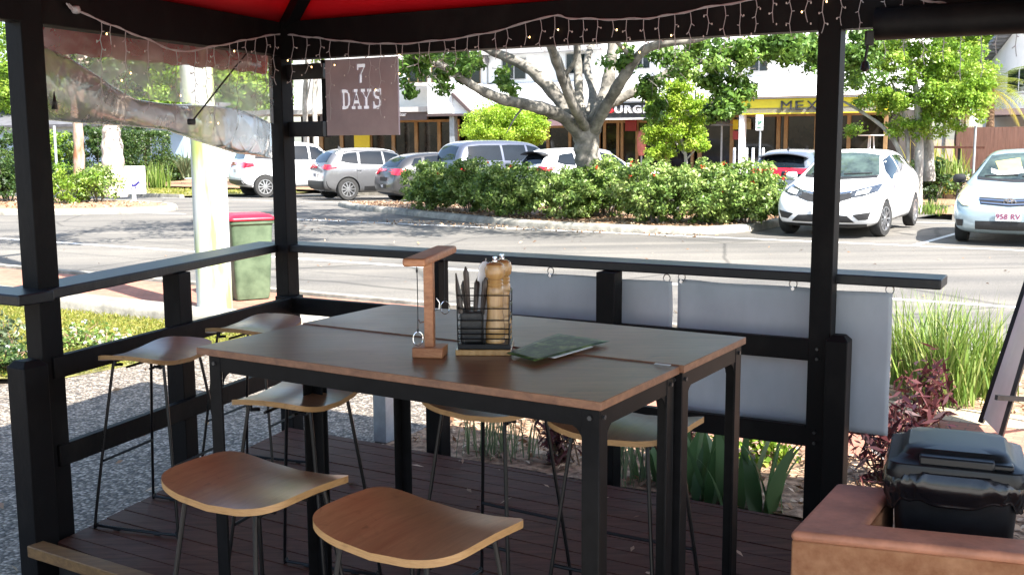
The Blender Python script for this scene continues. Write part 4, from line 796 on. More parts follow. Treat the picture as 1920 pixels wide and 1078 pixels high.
PROF = {
 # stations (x from front, top z, top half width, belt z, belt half width, sill z) fractions of length for x
 'hatch': [(0, .58, .50, .50, .62, .30), (.035, .74, .60, .64, .80, .20), (.10, .86, .66, .76, .84, .19), (.22, .965, .68, .86, .845, .19), (.285, 1.03, .66, .92, .845, .19), (.40, 1.36, .58, .93, .845, .19), (.47, 1.465, .56, .94, .845, .19), (.60, 1.515, .57, .96, .845, .19), (.75, 1.49, .56, .99, .845, .19), (.88, 1.40, .53, 1.02, .835, .20), (.955, 1.06, .56, 1.0, .80, .24), (.99, .86, .60, .80, .74, .30), (1.0, .62, .56, .58, .66, .36)],
 'suv': [(0, .70, .52, .62, .64, .36), (.03, .90, .62, .80, .82, .25), (.10, 1.0, .68, .92, .89, .24), (.24, 1.09, .70, 1.0, .905, .24), (.30, 1.13, .68, 1.03, .905, .24), (.40, 1.48, .60, 1.04, .905, .24), (.47, 1.62, .60, 1.05, .905, .24), (.62, 1.66, .60, 1.06, .905, .24), (.80, 1.64, .59, 1.09, .905, .24), (.905, 1.56, .57, 1.10, .90, .25), (.965, 1.17, .60, 1.08, .86, .32), (.99, .95, .64, .88, .82, .36), (1.0, .66, .62, .6, .76, .42)],
 'wagon4wd': [(0, .85, .62, .75, .72, .45), (.025, 1.05, .70, .95, .88, .34), (.10, 1.12, .76, 1.04, .95, .33), (.24, 1.18, .78, 1.10, .965, .33), (.28, 1.22, .76, 1.13, .965, .33), (.36, 1.62, .68, 1.15, .965, .33), (.42, 1.82, .66, 1.16, .965, .33), (.60, 1.88, .67, 1.17, .965, .33), (.82, 1.87, .67, 1.18, .965, .33), (.92, 1.80, .66, 1.19, .955, .34), (.965, 1.24, .70, 1.17, .92, .40), (.985, 1.0, .74, .94, .90, .44), (1.0, .72, .72, .68, .86, .50)],
}
def car_shape(prof, L, W, wb_front, wb_rear, wr):
    """smooth painted shell with cut wheel arches; local +x forward, origin on the ground under the middle"""
    k = W/2/max(s[4] for s in PROF[prof]); b = MB(); rings = []
    for fx, zt, wt, zb, wbh, zs in PROF[prof]:
        x = L/2 - fx*L; half = [(0, zs-.02), (wbh*.84*k, zs-.02), (wbh*.965*k, zs+.10), (wbh*k, zs*.4+zb*.6), (wbh*.985*k, zb), (wt*1.04*k, zt-.05), (wt*.80*k, zt-.006), (0, zt+.012)]
        if zt - zb < .3: half[5] = (max(wt*1.04, wbh*.86)*k, zt-.03)
        ring = [(x, y, z) for y, z in half] + [(x, -y, z) for y, z in half[-2:0:-1]]; rings.append(ring)
    n = len(rings[0]); vs = [p for r in rings for p in r]; m = len(rings)
    fs = [(i*n+j, i*n+(j+1) % n, (i+1)*n+(j+1) % n, (i+1)*n+j) for i in range(m-1) for j in range(n)]
    def cap(i, sg):
        c = len(vs); r = rings[i]; zc = sum(p[2] for p in r)/n; ins = [(p[0]+sg*.012, p[1]*.6, zc+(p[2]-zc)*.6) for p in r]; vs.extend(ins); vs.append((r[0][0]+sg*.016, 0, zc))
        o = i*n; f = []
        for j in range(n):
            q = (o+j, o+(j+1) % n, c+(j+1) % n, c+j); t_ = (c+j, c+(j+1) % n, c+n); f += [q, t_]
        fs.extend(f)
    cap(0, 1); cap(m-1, -1); b.add(vs, fs); o = b.build('tmp_body', None, None, smooth=0)
    sub = o.modifiers.new('s', 'SUBSURF'); sub.levels = 3; sub.render_levels = 3; cut = []
    for x in (wb_front, wb_rear):
        for sy in (-1, 1):
            c = MB(); c.lathe([(wr*1.13, -.19), (wr*1.13, .3)] if sy > 0 else [(wr*1.13, -.3), (wr*1.13, .19)], 40, (x, sy*W/2, wr*1.0), 'y'); co_ = c.build('tmp_cut', None, None, smooth=0); cut.append(co_)
            bo = o.modifiers.new('b', 'BOOLEAN'); bo.object = co_; bo.operation = 'DIFFERENCE'; bo.solver = 'EXACT'
    bpy.context.view_layer.update(); dg = bpy.context.evaluated_depsgraph_get(); ev = o.evaluated_get(dg); me = bpy.data.meshes.new_from_object(ev)
    bm = bmesh.new(); bm.from_mesh(me); bvh = BVHTree.FromBMesh(bm); bm.free()
    for q in cut+[o]: bpy.data.objects.remove(q)
    return me, bvh
def decal(mb, bvh, axis, top, bot, nu=14, nv=5, off=.006, th=.0):
    """a panel between two outlines, laid on the shell; outlines are (a,b) in the view plane"""
    def along(pl, t):
        pl = np.array(pl, float); d = np.r_[0, np.cumsum(np.linalg.norm(np.diff(pl, axis=0), axis=1))]; d /= d[-1]; return np.array([np.interp(t, d, pl[:, i]) for i in range(2)])
    vs = []
    for i in range(nu):
        for j in range(nv):
            p = along(top, i/(nu-1))*(1-j/(nv-1)) + along(bot, i/(nu-1))*(j/(nv-1))
            if axis in ('left', 'right'): sg = 1 if axis == 'left' else -1; o, d = Vector((p[0], sg*4, p[1])), Vector((0, -sg, 0))
            elif axis in ('front', 'rear'): sg = 1 if axis == 'front' else -1; o, d = Vector((sg*6, p[0], p[1])), Vector((-sg, 0, 0))
            else: o, d = Vector((p[0], p[1], 5)), Vector((0, 0, -1))
            h = bvh.ray_cast(o, d)
            if h[0] is None: h = bvh.find_nearest(o + d*(4 if axis in ('left', 'right') else 4)) ; q = np.array(h[0]); nn = np.array(h[1])
            else: q = np.array(h[0]); nn = np.array(h[1])
            if nn @ np.array(d) > 0: nn = -nn
            vs.append(q + nn*off)
    mb.add(vs, [(i*nv+j, i*nv+j+1, (i+1)*nv+j+1, (i+1)*nv+j) for i in range(nu-1) for j in range(nv-1)]); return mb
def wheel(t, x, y, r, sx, spokes=10, steer=0, dark=False):
    R = Matrix.Rotation(steer, 4, 'Z'); xf = Matrix.Translation((x, y, r)) @ R; w = .19
    b = MB(); b.xf = xf; b.lathe([(r*.60, -w/2+.05), (r*.66, -w/2), (r*.93, -w/2), (r, -w/2+.035), (r, w/2-.035), (r*.93, w/2), (r*.66, w/2), (r*.60, w/2-.05), (r*.60, -w/2+.05)], 32, (0, 0, 0), 'y', cap=False); o = b.build('wheel', M['rubber'], t)
    b = MB(); b.xf = xf; f = sx*(w/2-.012)
    for i in range(spokes):
        a = 2*math.pi*i/spokes; d = V3((math.cos(a), 0, math.sin(a))); b.beam(d*r*.12+V3((0, f, 0)), d*r*.64+V3((0, f-sx*.01, 0)), .02, r*.16 if spokes < 8 else r*.10, up=(-d[2], 0, d[0]))
    b.lathe([(r*.60, -.012), (r*.675, -.012), (r*.675, .014), (r*.60, .014), (r*.60, -.012)], 32, (0, f, 0), 'y', cap=False); b.lathe([(.002, -.014), (r*.16, -.014), (r*.15, .012), (.002, .016)], 16, (0, f, 0), 'y'); b.build('rim', M['alloy'], o)
    b = MB(); b.xf = xf; b.lathe([(.01, -.02), (r*.6, -.02), (r*.6, .0), (.01, .0)], 20, (0, f-sx*.05, 0), 'y'); b.build('brake_disc', M['trim'], o)
    return o
def car(label, loc, heading, prof, L, W, wr, ox_f, ox_r, colour, style, cname='parked_car', steer=0, fr=True, rr=True):
    me, bvh = car_shape(prof, L, W, L/2-ox_f, -L/2+ox_r, wr); me.materials.clear(); me.materials.append(M[colour])
    for p in me.polygons: p.material_index = 0
    t = thing(cname, label, 'car', tuple(loc), 'parked cars', local=True, rz=heading)
    me.shade_smooth(); me.set_sharp_from_angle(angle=rad(38)); o = bpy.data.objects.new('body', me); COL.objects.link(o); o.parent = t
    for x, fr_ in ((L/2-ox_f, 1), (-L/2+ox_r, 0)):
        for sy in (-1, 1): wheel(t, x, sy*(W/2-.105), wr, sy, style.get('spokes', 10), steer if fr_ else 0)
    P = PROF[prof]; ks = W/2/max(s[4] for s in P); xf = lambda f: L/2-f*L
    X = lambda f: L/2-f*L
    belt = {'hatch': .96, 'suv': 1.07, 'wagon4wd': 1.17}[prof]; roof = {'hatch': 1.40, 'suv': 1.53, 'wagon4wd': 1.72}[prof]
    wins = {'hatch': [([(.345, 1.12), (.415, 1.32), (.53, 1.40)], [(.335, .99), (.42, .985), (.53, 1.0)]), ([(.55, 1.40), (.66, 1.40), (.74, 1.37)], [(.55, 1.0), (.66, 1.015), (.76, 1.04)]), ([(.765, 1.35), (.82, 1.32)], [(.78, 1.06), (.86, 1.12)])],
            'suv': [([(.36, 1.22), (.42, 1.43), (.53, 1.53)], [(.35, 1.10), (.42, 1.10), (.53, 1.11)]), ([(.545, 1.53), (.65, 1.54), (.715, 1.52)], [(.545, 1.11), (.65, 1.13), (.725, 1.14)]), ([(.735, 1.51), (.80, 1.49), (.84, 1.45)], [(.74, 1.15), (.82, 1.18), (.87, 1.24)])],
            'wagon4wd': [([(.325, 1.38), (.375, 1.62), (.475, 1.72)], [(.31, 1.24), (.375, 1.24), (.475, 1.25)]), ([(.49, 1.72), (.60, 1.73), (.65, 1.72)], [(.49, 1.25), (.60, 1.26), (.65, 1.27)]), ([(.665, 1.72), (.80, 1.72), (.88, 1.69)], [(.665, 1.27), (.80, 1.28), (.90, 1.30)])]}[prof]
    for side in ('left', 'right'):
        for k, (tp, bt) in enumerate(wins):
            b = MB(); decal(b, bvh, side, [(X(a)+.0, z) for a, z in tp], [(X(a), z) for a, z in bt], off=.005); b.build('window', M['black_glass'], t, smooth=80)
        hz = belt-.11
        for f in (.50, .72):
            b = MB(); decal(b, bvh, side, [(X(f-.0), hz+.014), (X(f+.035), hz+.014)], [(X(f), hz-.014), (X(f+.035), hz-.014)], 5, 3, .022); b.build('door_handle', M[colour], t, smooth=0, solid=.012)
        b = MB()
        for f in (.335, .54, .755): decal(b, bvh, side, [(X(f), belt-.02), (X(f+.001), belt-.02)], [(X(f), .34), (X(f+.002), .34)], 2, 8, .0025)
        for i_ in range(0): pass
        b.build('door_gap', M['trim'], t, smooth=0)
        sg = 1 if side == 'left' else -1
        b = MB(); mx, mz = X(.345), belt+.06; yw = W/2*.985
        b.xf = Matrix.Translation((mx, sg*(yw+.085), mz)); b.lathe([(.002, -.105), (.05, -.10), (.075, -.06), (.08, .02), (.07, .085), (.002, .10)], 14, (0, 0, 0), 'y'); b.xf = None
        b.v = [V3((mx+(p[0]-mx)*.75, p[1], p[2])) for p in b.v]; b.box((mx+.02, sg*(yw-.005), mz-.05), (.05, .09, .03)); b.build('mirror', M[style.get('mirror', colour)], t)
        if style.get('clad'):
            b = MB(); decal(b, bvh, side, [(X(.27), .44), (X(.74), .44)], [(X(.27), .30), (X(.74), .30)], 12, 3, .008); b.build('side_cladding', M['trim'], t)
    wsz = {'hatch': (1.04, 1.43), 'suv': (1.16, 1.58), 'wagon4wd': (1.26, 1.76)}[prof]; q = W/1.69
    b = MB(); decal(b, bvh, 'front', [(-.49*q, wsz[1]-.03), (-.25*q, wsz[1]+.005), (0, wsz[1]+.015), (.25*q, wsz[1]+.005), (.49*q, wsz[1]-.03)], [(-.62*q, wsz[0]+.02), (-.3*q, wsz[0]-.01), (0, wsz[0]-.02), (.3*q, wsz[0]-.01), (.62*q, wsz[0]+.02)], 20, 8, .005); b.build('windscreen', M['windscreen'], t, smooth=80)
    b = MB(); decal(b, bvh, 'front', [(-.62*q, wsz[0]+.015), (0, wsz[0]-.025), (.62*q, wsz[0]+.015)], [(-.60*q, wsz[0]-.03), (0, wsz[0]-.065), (.60*q, wsz[0]-.03)], 20, 3, .004); b.build('cowl', M['trim'], t, smooth=80)
    for ya, yb in ((.05, .5), (-.5, -.02)):
        b = MB(); decal(b, bvh, 'front', [(ya*q, wsz[0]+.03), (yb*q, wsz[0]+.05)], [(ya*q, wsz[0]+.015), (yb*q, wsz[0]+.035)], 8, 2, .016); b.build('wiper', M['trim'], t, smooth=0, solid=.008)
    rz_ = {'hatch': (1.08, 1.37), 'suv': (1.20, 1.50), 'wagon4wd': (1.30, 1.70)}[prof]
    b = MB(); decal(b, bvh, 'rear', [(-.44*q, rz_[1]-.02), (0, rz_[1]+.02), (.44*q, rz_[1]-.02)], [(-.52*q, rz_[0]+.01), (0, rz_[0]-.01), (.52*q, rz_[0]+.01)], 16, 6, .005); b.build('rear_window', M['black_glass'], t, smooth=80)
    st = style
    def panel(name, m, ax, tp, bt, nu=14, nv=5, off=.008, **k):
        b = MB(); decal(b, bvh, ax, tp, bt, nu, nv, off); return b.build(name, M[m], t, smooth=70, **k)
    for nm, m, ax, tp, bt, off in st.get('panels', []): panel(nm, m, ax, tp, bt, 16, 5, off)
    for ax, y, z, w_, h_, txt, pm, tm in st.get('plates', []):
        h = bvh.ray_cast(Vector((6 if ax == 'front' else -6, y, z)), Vector((-1 if ax == 'front' else 1, 0, 0))); sg = 1 if ax == 'front' else -1; x = h[0].x + sg*.022
        b = MB(); b.box((x, y, z), (.012, w_, h_)); pl_ = b.build('number_plate', M[pm], t, bevel=.003)
        if not txt: continue
        g = MB(); text_into(g, txt, h_*.92, .002, frame((x+sg*.009, y, z), (0, sg, 0), (0, 0, 1)), bold=.002); g.build('lettering', M[tm], pl_)
    for f in st.get('extra', []): f(t, bvh, X)
    return t
M['windscreen'] = mat('windscreen', (.035, .05, .05), .03, var=.6, scale=1.6, spec=.8, col2=(.09, .13, .11))
def mir(lst): return [(-a, z) for a, z in lst]
def both(nm, m, ax, tp, bt, off=.008): return [(nm, m, ax, tp, bt, off), (nm, m, ax, mir(tp), mir(bt), off)]
H_N = math.atan2(DN[1], DN[0])
def emblem_oval(t, bvh, X):
    h = bvh.ray_cast(Vector((6, 0, .70)), Vector((-1, 0, 0))); x = h[0].x+.03; b = MB()
    for ry, rz, cz in ((.085, .056, 0), (.028, .05, -.004), (.056, .018, .022)):
        b.tube([(x, ry*math.cos(a), .70+cz+rz*math.sin(a)) for a in np.linspace(0, 6.283, 28)], .0085, 6, cap=False)
    b.build('badge', M['chrome'], t)
def shade(t, bvh, X):
    for nm, col, tp, bt in (('sun_shade', (.52, .44, .14), [(-.42, 1.30), (-.05, 1.36)], [(-.30, 1.12), (.02, 1.20)]), ('sun_shade_edge', (.7, .7, .68), [(-.46, 1.19), (-.28, 1.14), (.02, 1.21)], [(-.44, 1.12), (-.28, 1.07), (.06, 1.12)])):
        b = MB(); decal(b, bvh, 'front', tp, bt, 8, 4, .008); b.build(nm, mat(nm, col, .6, var=.1), t, smooth=70)
# white hatch facing the road
z_jazz = us(-4.97, 20.75)
st_jazz = dict(spokes=10, panels=both('headlight', 'lamp_dark', 'front', [(.42, .80), (.62, .86), (.80, .92)], [(.42, .70), (.62, .72), (.81, .80)], .012) + both('headlamp_lens', 'lamp_clear', 'front', [(.50, .79), (.60, .82), (.70, .85)], [(.50, .72), (.60, .74), (.70, .765)], .02)
   + [('grille', 'trim', 'front', [(-.42, .77), (-.2, .735), (0, .725), (.2, .735), (.42, .77)], [(-.46, .69), (-.25, .625), (0, .61), (.25, .625), (.46, .69)], .012), ('grille_bar', 'chrome', 'front', [(-.42, .80), (-.2, .765), (0, .755), (.2, .765), (.42, .80)], [(-.42, .778), (-.2, .742), (0, .732), (.2, .742), (.42, .778)], .02), ('bumper_intake', 'trim', 'front', [(-.42, .40), (0, .42), (.42, .40)], [(-.54, .29), (0, .285), (.54, .29)], .010)]
   + both('fog_recess', 'trim', 'front', [(.50, .42), (.78, .47)], [(.60, .33), (.74, .345)], .010) + [('splitter', 'trim', 'front', [(-.72, .265), (0, .25), (.72, .265)], [(-.70, .215), (0, .205), (.70, .215)], .010)] + both('tail_lamp', 'tail_red', 'rear', [(.56, 1.1), (.74, 1.05)], [(.58, .8), (.78, .8)], .01),
   plates=[('front', .0, .475, .36, .125, '748', 'plate_white', 'plate_maroon'), ('rear', 0, .7, .36, .12, '748', 'plate_white', 'plate_maroon')])
jz = car('white hatchback parked nose out beside the hedge island, partly behind the post', z_jazz, H_N+math.pi, 'hatch', 4.15, 1.80, .315, .82, .72, 'car_white', st_jazz, steer=rad(-9))
st_yar = dict(spokes=6, mirror='trim', panels=both('headlight', 'lamp_amber', 'front', [(.56, .83), (.68, .90), (.79, .95)], [(.58, .62), (.68, .63), (.80, .72)], .012)
   + [('grille', 'trim', 'front', [(-.46, .76), (0, .74), (.46, .76)], [(-.42, .66), (0, .63), (.42, .66)], .010), ('grille_bar', 'chrome', 'front', [(-.45, .735), (0, .715), (.45, .735)], [(-.45, .715), (0, .695), (.45, .715)], .018), ('grille_bar', 'chrome', 'front', [(-.42, .685), (0, .66), (.42, .685)], [(-.42, .668), (0, .643), (.42, .668)], .018), ('bumper_intake', 'trim', 'front', [(-.48, .40), (0, .40), (.48, .40)], [(-.48, .27), (0, .26), (.48, .27)], .010)]
   + both('fog_lamp', 'trim', 'front', [(.66, .415), (.78, .415)], [(.67, .31), (.77, .31)], .012), plates=[('front', .0, .475, .37, .13, '958 RV', 'plate_white', 'plate_maroon')], extra=[emblem_oval, shade])
yr = car('pale icy silver hatchback at the right edge, nose towards the road', us(-2.02, 20.55), H_N+math.pi, 'hatch', 4.1, 1.76, .31, .82, .72, 'car_icy', st_yar, steer=rad(2))
# angle parked row, seen from behind
H_P = rad(90-60)
def rear_car(label, x, y, Yd, prof, L, W, wr, colour, style, head=H_P):
    """x,y: pixel of the ground under the rear right wheel"""
    g_ = gnd(x, y); R = Matrix.Rotation(head, 3, 'Z'); off = np.array(R @ Vector((-L/2+.78, -W/2+.12, 0))); p = g_-off; p[2] = gz(uv_of(g_)[1]); return car(label, p, head, prof, L, W, wr, .85, .78, colour, style)
def tails(prof, z0, z1, y0, y1, wrap=True, plate=None, bumper=None, spoiler=None):
    ps = both('tail_lamp', 'tail_red', 'rear', [(y0, z1), (y1, z1-.02)], [(y0, z0+.02), (y1, z0)], .014)
    ps += [('tail_lamp', 'tail_red', 'right', None, None, 0)] if False else []
    if bumper: ps += [('rear_bumper', 'trim', 'rear', [(-.82, bumper[1]), (0, bumper[1]), (.82, bumper[1])], [(-.80, bumper[0]), (0, bumper[0]), (.80, bumper[0])], .012)]
    return ps
def side_tail(L, z0, z1, x0, x1): return [('tail_lamp', 'tail_red', sd_, [(-L/2+x0, z1), (-L/2+x1, z1-.02)], [(-L/2+x0, z0), (-L/2+x1, z0+.05)], .012) for sd_ in ('left', 'right')]
def rails(z, w):
    def f(t, bvh, X):
        for sg in (-1, 1):
            pts = []
            for fx in np.linspace(.44, .88, 12):
                h = bvh.ray_cast(Vector((X(fx), sg*w, 4)), Vector((0, 0, -1))); pts.append(np.array(h[0])+V3((0, 0, .035)))
            pts = [pts[0]-V3((-.04, 0, .04))]+pts+[pts[-1]-V3((.04, 0, .04))]
            b = MB(); b.tube(pts, .018, 8); b.build('roof_rail', M['alloy'], t)
    return f
def spoiler(col, zz, xx, w):
    def f(t, bvh, X):
        h = bvh.ray_cast(Vector((X(xx), 0, 4)), Vector((0, 0, -1))); z = h[0].z; b = MB(); b.grid(lambda u, v: V3((X(xx)+.10-.36*v, (u-.5)*w, z+.012+.035*v-.09*(2*u-1)**2*1.0)), 14, 5); b.build('spoiler', M[col], t, smooth=60, solid=.035, bevel=.006)
    return f
def shark(t, bvh, X):
    h = bvh.ray_cast(Vector((X(.8), 0, 4)), Vector((0, 0, -1))); b = MB(); z = h[0].z; b.add([(X(.8)+.09, 0, z-.01), (X(.8)-.09, .03, z-.01), (X(.8)-.09, -.03, z-.01), (X(.8)-.08, 0, z+.085)], [(0, 1, 3), (0, 3, 2), (1, 2, 3), (0, 2, 1)]); b.build('antenna', M['trim'], t)
def whip(t, bvh, X):
    h = bvh.ray_cast(Vector((X(.86), 0, 4)), Vector((0, 0, -1))); z = h[0].z; b = MB(); b.tube([(X(.86), 0, z-.01), (X(.86)-.26, .0, z+.30)], .008, 6); b.build('antenna', M['trim'], t)
L_ = 4.45
def P_(L, ps): return dict(panels=ps)
rear_car('white four wheel drive at the left end of the angled row, behind the corner post', 497, 371, 0, 'wagon4wd', 4.6, 1.85, .37, 'car_white', dict(spokes=10, panels=tails('w', 1.0, 1.2, .55, .85, bumper=(.45, .6)) + side_tail(4.6, 1.0, 1.18, .1, .42), plates=[('rear', 0, .9, .36, .12, '', 'plate_white', 'plate_maroon')], extra=[shark]))
rear_car('silver grey compact SUV with roof rails in the angled row', 652, 376, 0, 'suv', 4.42, 1.81, .355, 'car_silver', dict(spokes=10, clad=1, panels=tails('s', .98, 1.14, .50, .84, bumper=(.36, .62)) + side_tail(4.42, .98, 1.12, .08, .42), plates=[('rear', 0, .80, .36, .12, '412', 'plate_white', 'trim')], extra=[rails(1.7, .60), shark]))
rear_car('dark grey hatchback nosed in beside the left end of the hedge', 783, 381, 0, 'hatch', 4.2, 1.76, .31, 'car_grey', dict(spokes=5, panels=tails('h', .84, 1.03, .46, .80) + side_tail(4.2, .84, 1.02, .10, .40), plates=[('rear', 0, .72, .40, .12, '', 'trim', 'trim'), ('rear', 0, .50, .36, .12, 'VI0', 'trim', 'plate_white')], extra=[whip]))
rear_car('large blue silver four wheel drive wagon behind the hedge', 893, 383, 0, 'wagon4wd', 4.95, 1.95, .38, 'car_blue', dict(spokes=6, panels=tails('w', .95, 1.12, .62, .90, bumper=(.5, .66)) + side_tail(4.95, .95, 1.1, .12, .36), plates=[('rear', 0, .9, .36, .12, '', 'plate_white', 'trim')]))
rear_car('white SUV with black rear spoiler behind the fig tree trunk', 1055, 386, 0, 'suv', 4.6, 1.86, .36, 'car_white', dict(spokes=6, panels=tails('s', .98, 1.14, .52, .86, bumper=(.36, .6)) + side_tail(4.6, .98, 1.1, .1, .4), extra=[rails(1.7, .6), spoiler('trim', 1.6, .90, 1.2)]))
pr = us(*uv_of(on_s(1500, 300, 28.4)))
car('slate blue coupe SUV with a red light bar across its tail, behind the white hatchback', pr, H_N+rad(4), 'suv', 4.4, 1.80, .34, .85, .78, 'car_slate', dict(spokes=5, panels=both('tail_lamp', 'tail_red', 'rear', [(.10, 1.155), (.86, 1.16)], [(.10, 1.095), (.88, 1.0)], .014) + [('lower_window', 'black_glass', 'rear', [(-.66, 1.09), (0, 1.095), (.66, 1.09)], [(-.64, .93), (0, .93), (.64, .93)], .01), ('light_bar', 'tail_red', 'rear', [(-.84, 1.17), (0, 1.19), (.84, 1.17)], [(-.84, 1.10), (0, 1.115), (.84, 1.10)], .017), ('rear_bumper', 'trim', 'rear', [(-.84, .56), (0, .56), (.84, .56)], [(-.8, .34), (0, .34), (.8, .34)], .012)] + side_tail(4.4, .98, 1.14, .06, .4), plates=[('rear', .0, .72, .37, .12, '912', 'plate_white', 'trim')], extra=[spoiler('car_slate', 1.6, .9, 1.2), shark]))
# ================================================================== SHOPS AND HOUSES ACROSS THE STREET
def zat_(x, y, s): return on_s(x, y, s)[2]
def uat(x, y, s): return uv_of(on_s(x, y, s))[0]
SR = Matrix(((DU[0], DN[0], 0), (DU[1], DN[1], 0), (0, 0, 1)))
def slabbox(mb, u0, u1, s0, s1, z0, z1):
    p = DU*(u0+u1)/2+DN*(s0+s1)/2; return mb.box((p[0], p[1], (z0+z1)/2), (u1-u0, s1-s0, z1-z0), SR)
def fac(mb, x0, y0, x1, y1, s, th=.06, z0=None, z1=None):
    ym, xm = (y0+(y1 or y0))/2, (x0+x1)/2; ua, ub = uat(x0, ym, s), uat(x1, ym, s)
    return slabbox(mb, ua, ub, s, s+th, zat_(xm, y1, s) if z0 is None else z0, zat_(xm, y0, s) if z1 is None else z1)
GF = gz(37)+.12
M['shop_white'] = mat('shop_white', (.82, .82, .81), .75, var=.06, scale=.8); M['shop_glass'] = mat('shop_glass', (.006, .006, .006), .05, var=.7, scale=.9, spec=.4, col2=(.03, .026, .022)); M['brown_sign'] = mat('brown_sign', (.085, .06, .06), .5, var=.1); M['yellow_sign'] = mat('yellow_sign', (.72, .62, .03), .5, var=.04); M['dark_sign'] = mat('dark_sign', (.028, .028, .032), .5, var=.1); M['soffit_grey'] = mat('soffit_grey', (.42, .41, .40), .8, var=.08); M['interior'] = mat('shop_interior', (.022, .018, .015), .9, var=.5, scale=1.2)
def tiles(name, c):
    m, t, b = nt(name); N = t.nodes.new; L = t.links.new; tc = N('ShaderNodeTexCoord'); wv = N('ShaderNodeTexWave'); wv.inputs['Scale'].default_value = 2.6; wv.inputs['Distortion'].default_value = .3; wv.bands_direction = 'Z'; L(tc.outputs['Object'], wv.inputs['Vector'])
    r = N('ShaderNodeValToRGB'); r.color_ramp.elements[0].color = (*[k*.62 for k in c], 1); r.color_ramp.elements[1].color = (*c, 1); r.color_ramp.elements[1].position = .35; L(wv.outputs['Fac'], r.inputs[0]); L(r.outputs[0], b.inputs['Base Color']); b.inputs['Roughness'].default_value = .8; bp = N('ShaderNodeBump'); bp.inputs['Distance'].default_value = .05; L(wv.outputs['Fac'], bp.inputs['Height']); L(bp.outputs[0], b.inputs['Normal']); return m
M['roof_tile'] = tiles('white_roof_tile', (.66, .66, .66)); M['roof_grey'] = tiles('grey_roof_tile', (.36, .37, .40))
def shop(label, x0, x1, upper_s=38.2, top=7.6, loc_x=None):
    ua, ub = uat(x0, 260, 37), uat(x1, 260, 37); p = us((ua+ub)/2, 37.5); t = thing('shop_building', label, 'shop', tuple(p), 'white shops across the street')
    b = MB(); slabbox(b, ua+.01, ub-.01, upper_s, upper_s+6, zat_((x0+x1)/2, 205, 37), top); b.build('upper_wall', M['shop_white'], t)
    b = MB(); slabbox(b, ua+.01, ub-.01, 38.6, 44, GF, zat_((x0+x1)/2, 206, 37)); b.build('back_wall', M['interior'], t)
    b = MB(); slabbox(b, ua+.012, ub-.012, 34.9, 38.18, zat_((x0+x1)/2, 213, 35)+.02, zat_((x0+x1)/2, 205, 35)+.05); b.build('awning_soffit', M['soffit_grey'], t)
    return t, ua, ub
def glazed(t, x0, x1, mull, ytop=214, s=37.0, frame='tan_timber', sill=.0, wdt=5):
    ua, ub = uat(x0, 260, s), uat(x1, 260, s); zt = zat_((x0+x1)/2, ytop, s); b = MB(); slabbox(b, ua, ub, s+.03, s+.05, GF+sill, zt); g = b.build('shopfront_glass', M['shop_glass'], t)
    for x in mull:
        b = MB(); fac(b, x-wdt/2, ytop, x+wdt/2, 300, s-.03, .08, z0=GF, z1=zt); b.build('mullion', M[frame], t)
    for za, zb in ((GF+.0, GF+.12), (zt-.10, zt)):
        b = MB(); slabbox(b, ua, ub, s-.025, s+.045, za, zb); b.build('frame_rail', M[frame], t)
def window(t, x0, y0, x1, y1, s, bars=1, frame='tan_timber'):
    b = MB(); fac(b, x0, y0, x1, y1, s-.05, .045); f = b.build('window', M[frame], t); dx, dy = 2.2, 2.2; k = (x1-x0)/(bars+1)
    for i in range(bars+1):
        b = MB(); fac(b, x0+k*i+dx, y0+dy, x0+k*(i+1)-dx*.4, y1-dy, s-.075, .02); b.build('pane', M['black_glass'], f)
def lettering(t, body, x0, x1, y0, y1, s, m, bold=.0):
    a, c = on_s(x0, (y0+y1)/2, s), on_s(x1, (y0+y1)/2, s); h = zat_((x0+x1)/2, y0, s)-zat_((x0+x1)/2, y1, s); W = np.linalg.norm(c-a); n = len(body)
    for i, ch in enumerate(body):
        b = MB(); o = a+(c-a)*((i+.5)/n); text_into(b, ch, h*1.38, .02, frame(o-V3((DN[0], DN[1], 0))*.03, (DU[0], DU[1], 0), (0, 0, 1)), bold=bold)
        v = np.array(b.v); w_ = np.ptp((v-o) @ V3((DU[0], DU[1], 0))); k = min(1.6, .86*W/n/max(w_, .01)); d3 = V3((DU[0], DU[1], 0)); b.v = [p + d3*((p-o) @ d3)*(k-1) for p in v]; b.build('lettering', m[i] if isinstance(m, list) else m, t)
# --- A: cafe with brown fascia sign
tA, ua, ub = shop('white two storey cafe with timber framed glass and brown fascia sign', 520, 884)
glazed(tA, 600, 862, [602, 640, 694, 737, 780, 823, 858], 226, wdt=6)
b = MB(); fac(b, 600, 203, 800, 227, 35.0, .12); sg = b.build('fascia_sign', M['brown_sign'], tA); lettering(tA, 'nbar', 746, 763, 211, 219, 35.0, M['letter_white'])
b = MB(); fac(b, 801, 155, 848, 214, 34.7, 2.2); b.build('parapet_box', M['shop_white'], tA, bevel=.02)
gp1, gp2, gp3 = on_s(849, 214, 34.75), on_s(849, 176, 34.75), on_s(887, 214, 34.75); gn = V3((DN[0], DN[1], 0)); b = MB(); b.plate([gp1, gp3, gp2], gn, 2.0); b.build('gable_end', M['shop_white'], tA)
b = MB(); b.beam(gp2-gn*.05, gp3-gn*.05, .12, .12); b.build('barge_board', M['brown_sign'], tA)
b = MB(); fac(b, 800, 214, 884, 218, 34.68, .2); b.build('gutter', M['brown_sign'], tA)
b = MB(); fac(b, 843, 214, 852, 300, 34.9, .22, z0=GF); b.build('verandah_post', M['grey_metal'], tA)
b = MB(); fac(b, 664, 252, 693, 284, 36.9, .04); b.build('poster', M['yellow_sign'], tA)
b = MB(); fac(b, 752, 112, 905, 121, 37.6, .5); b.build('balcony_beam', mat('balcony_grey', (.16, .15, .15), .7), tA)
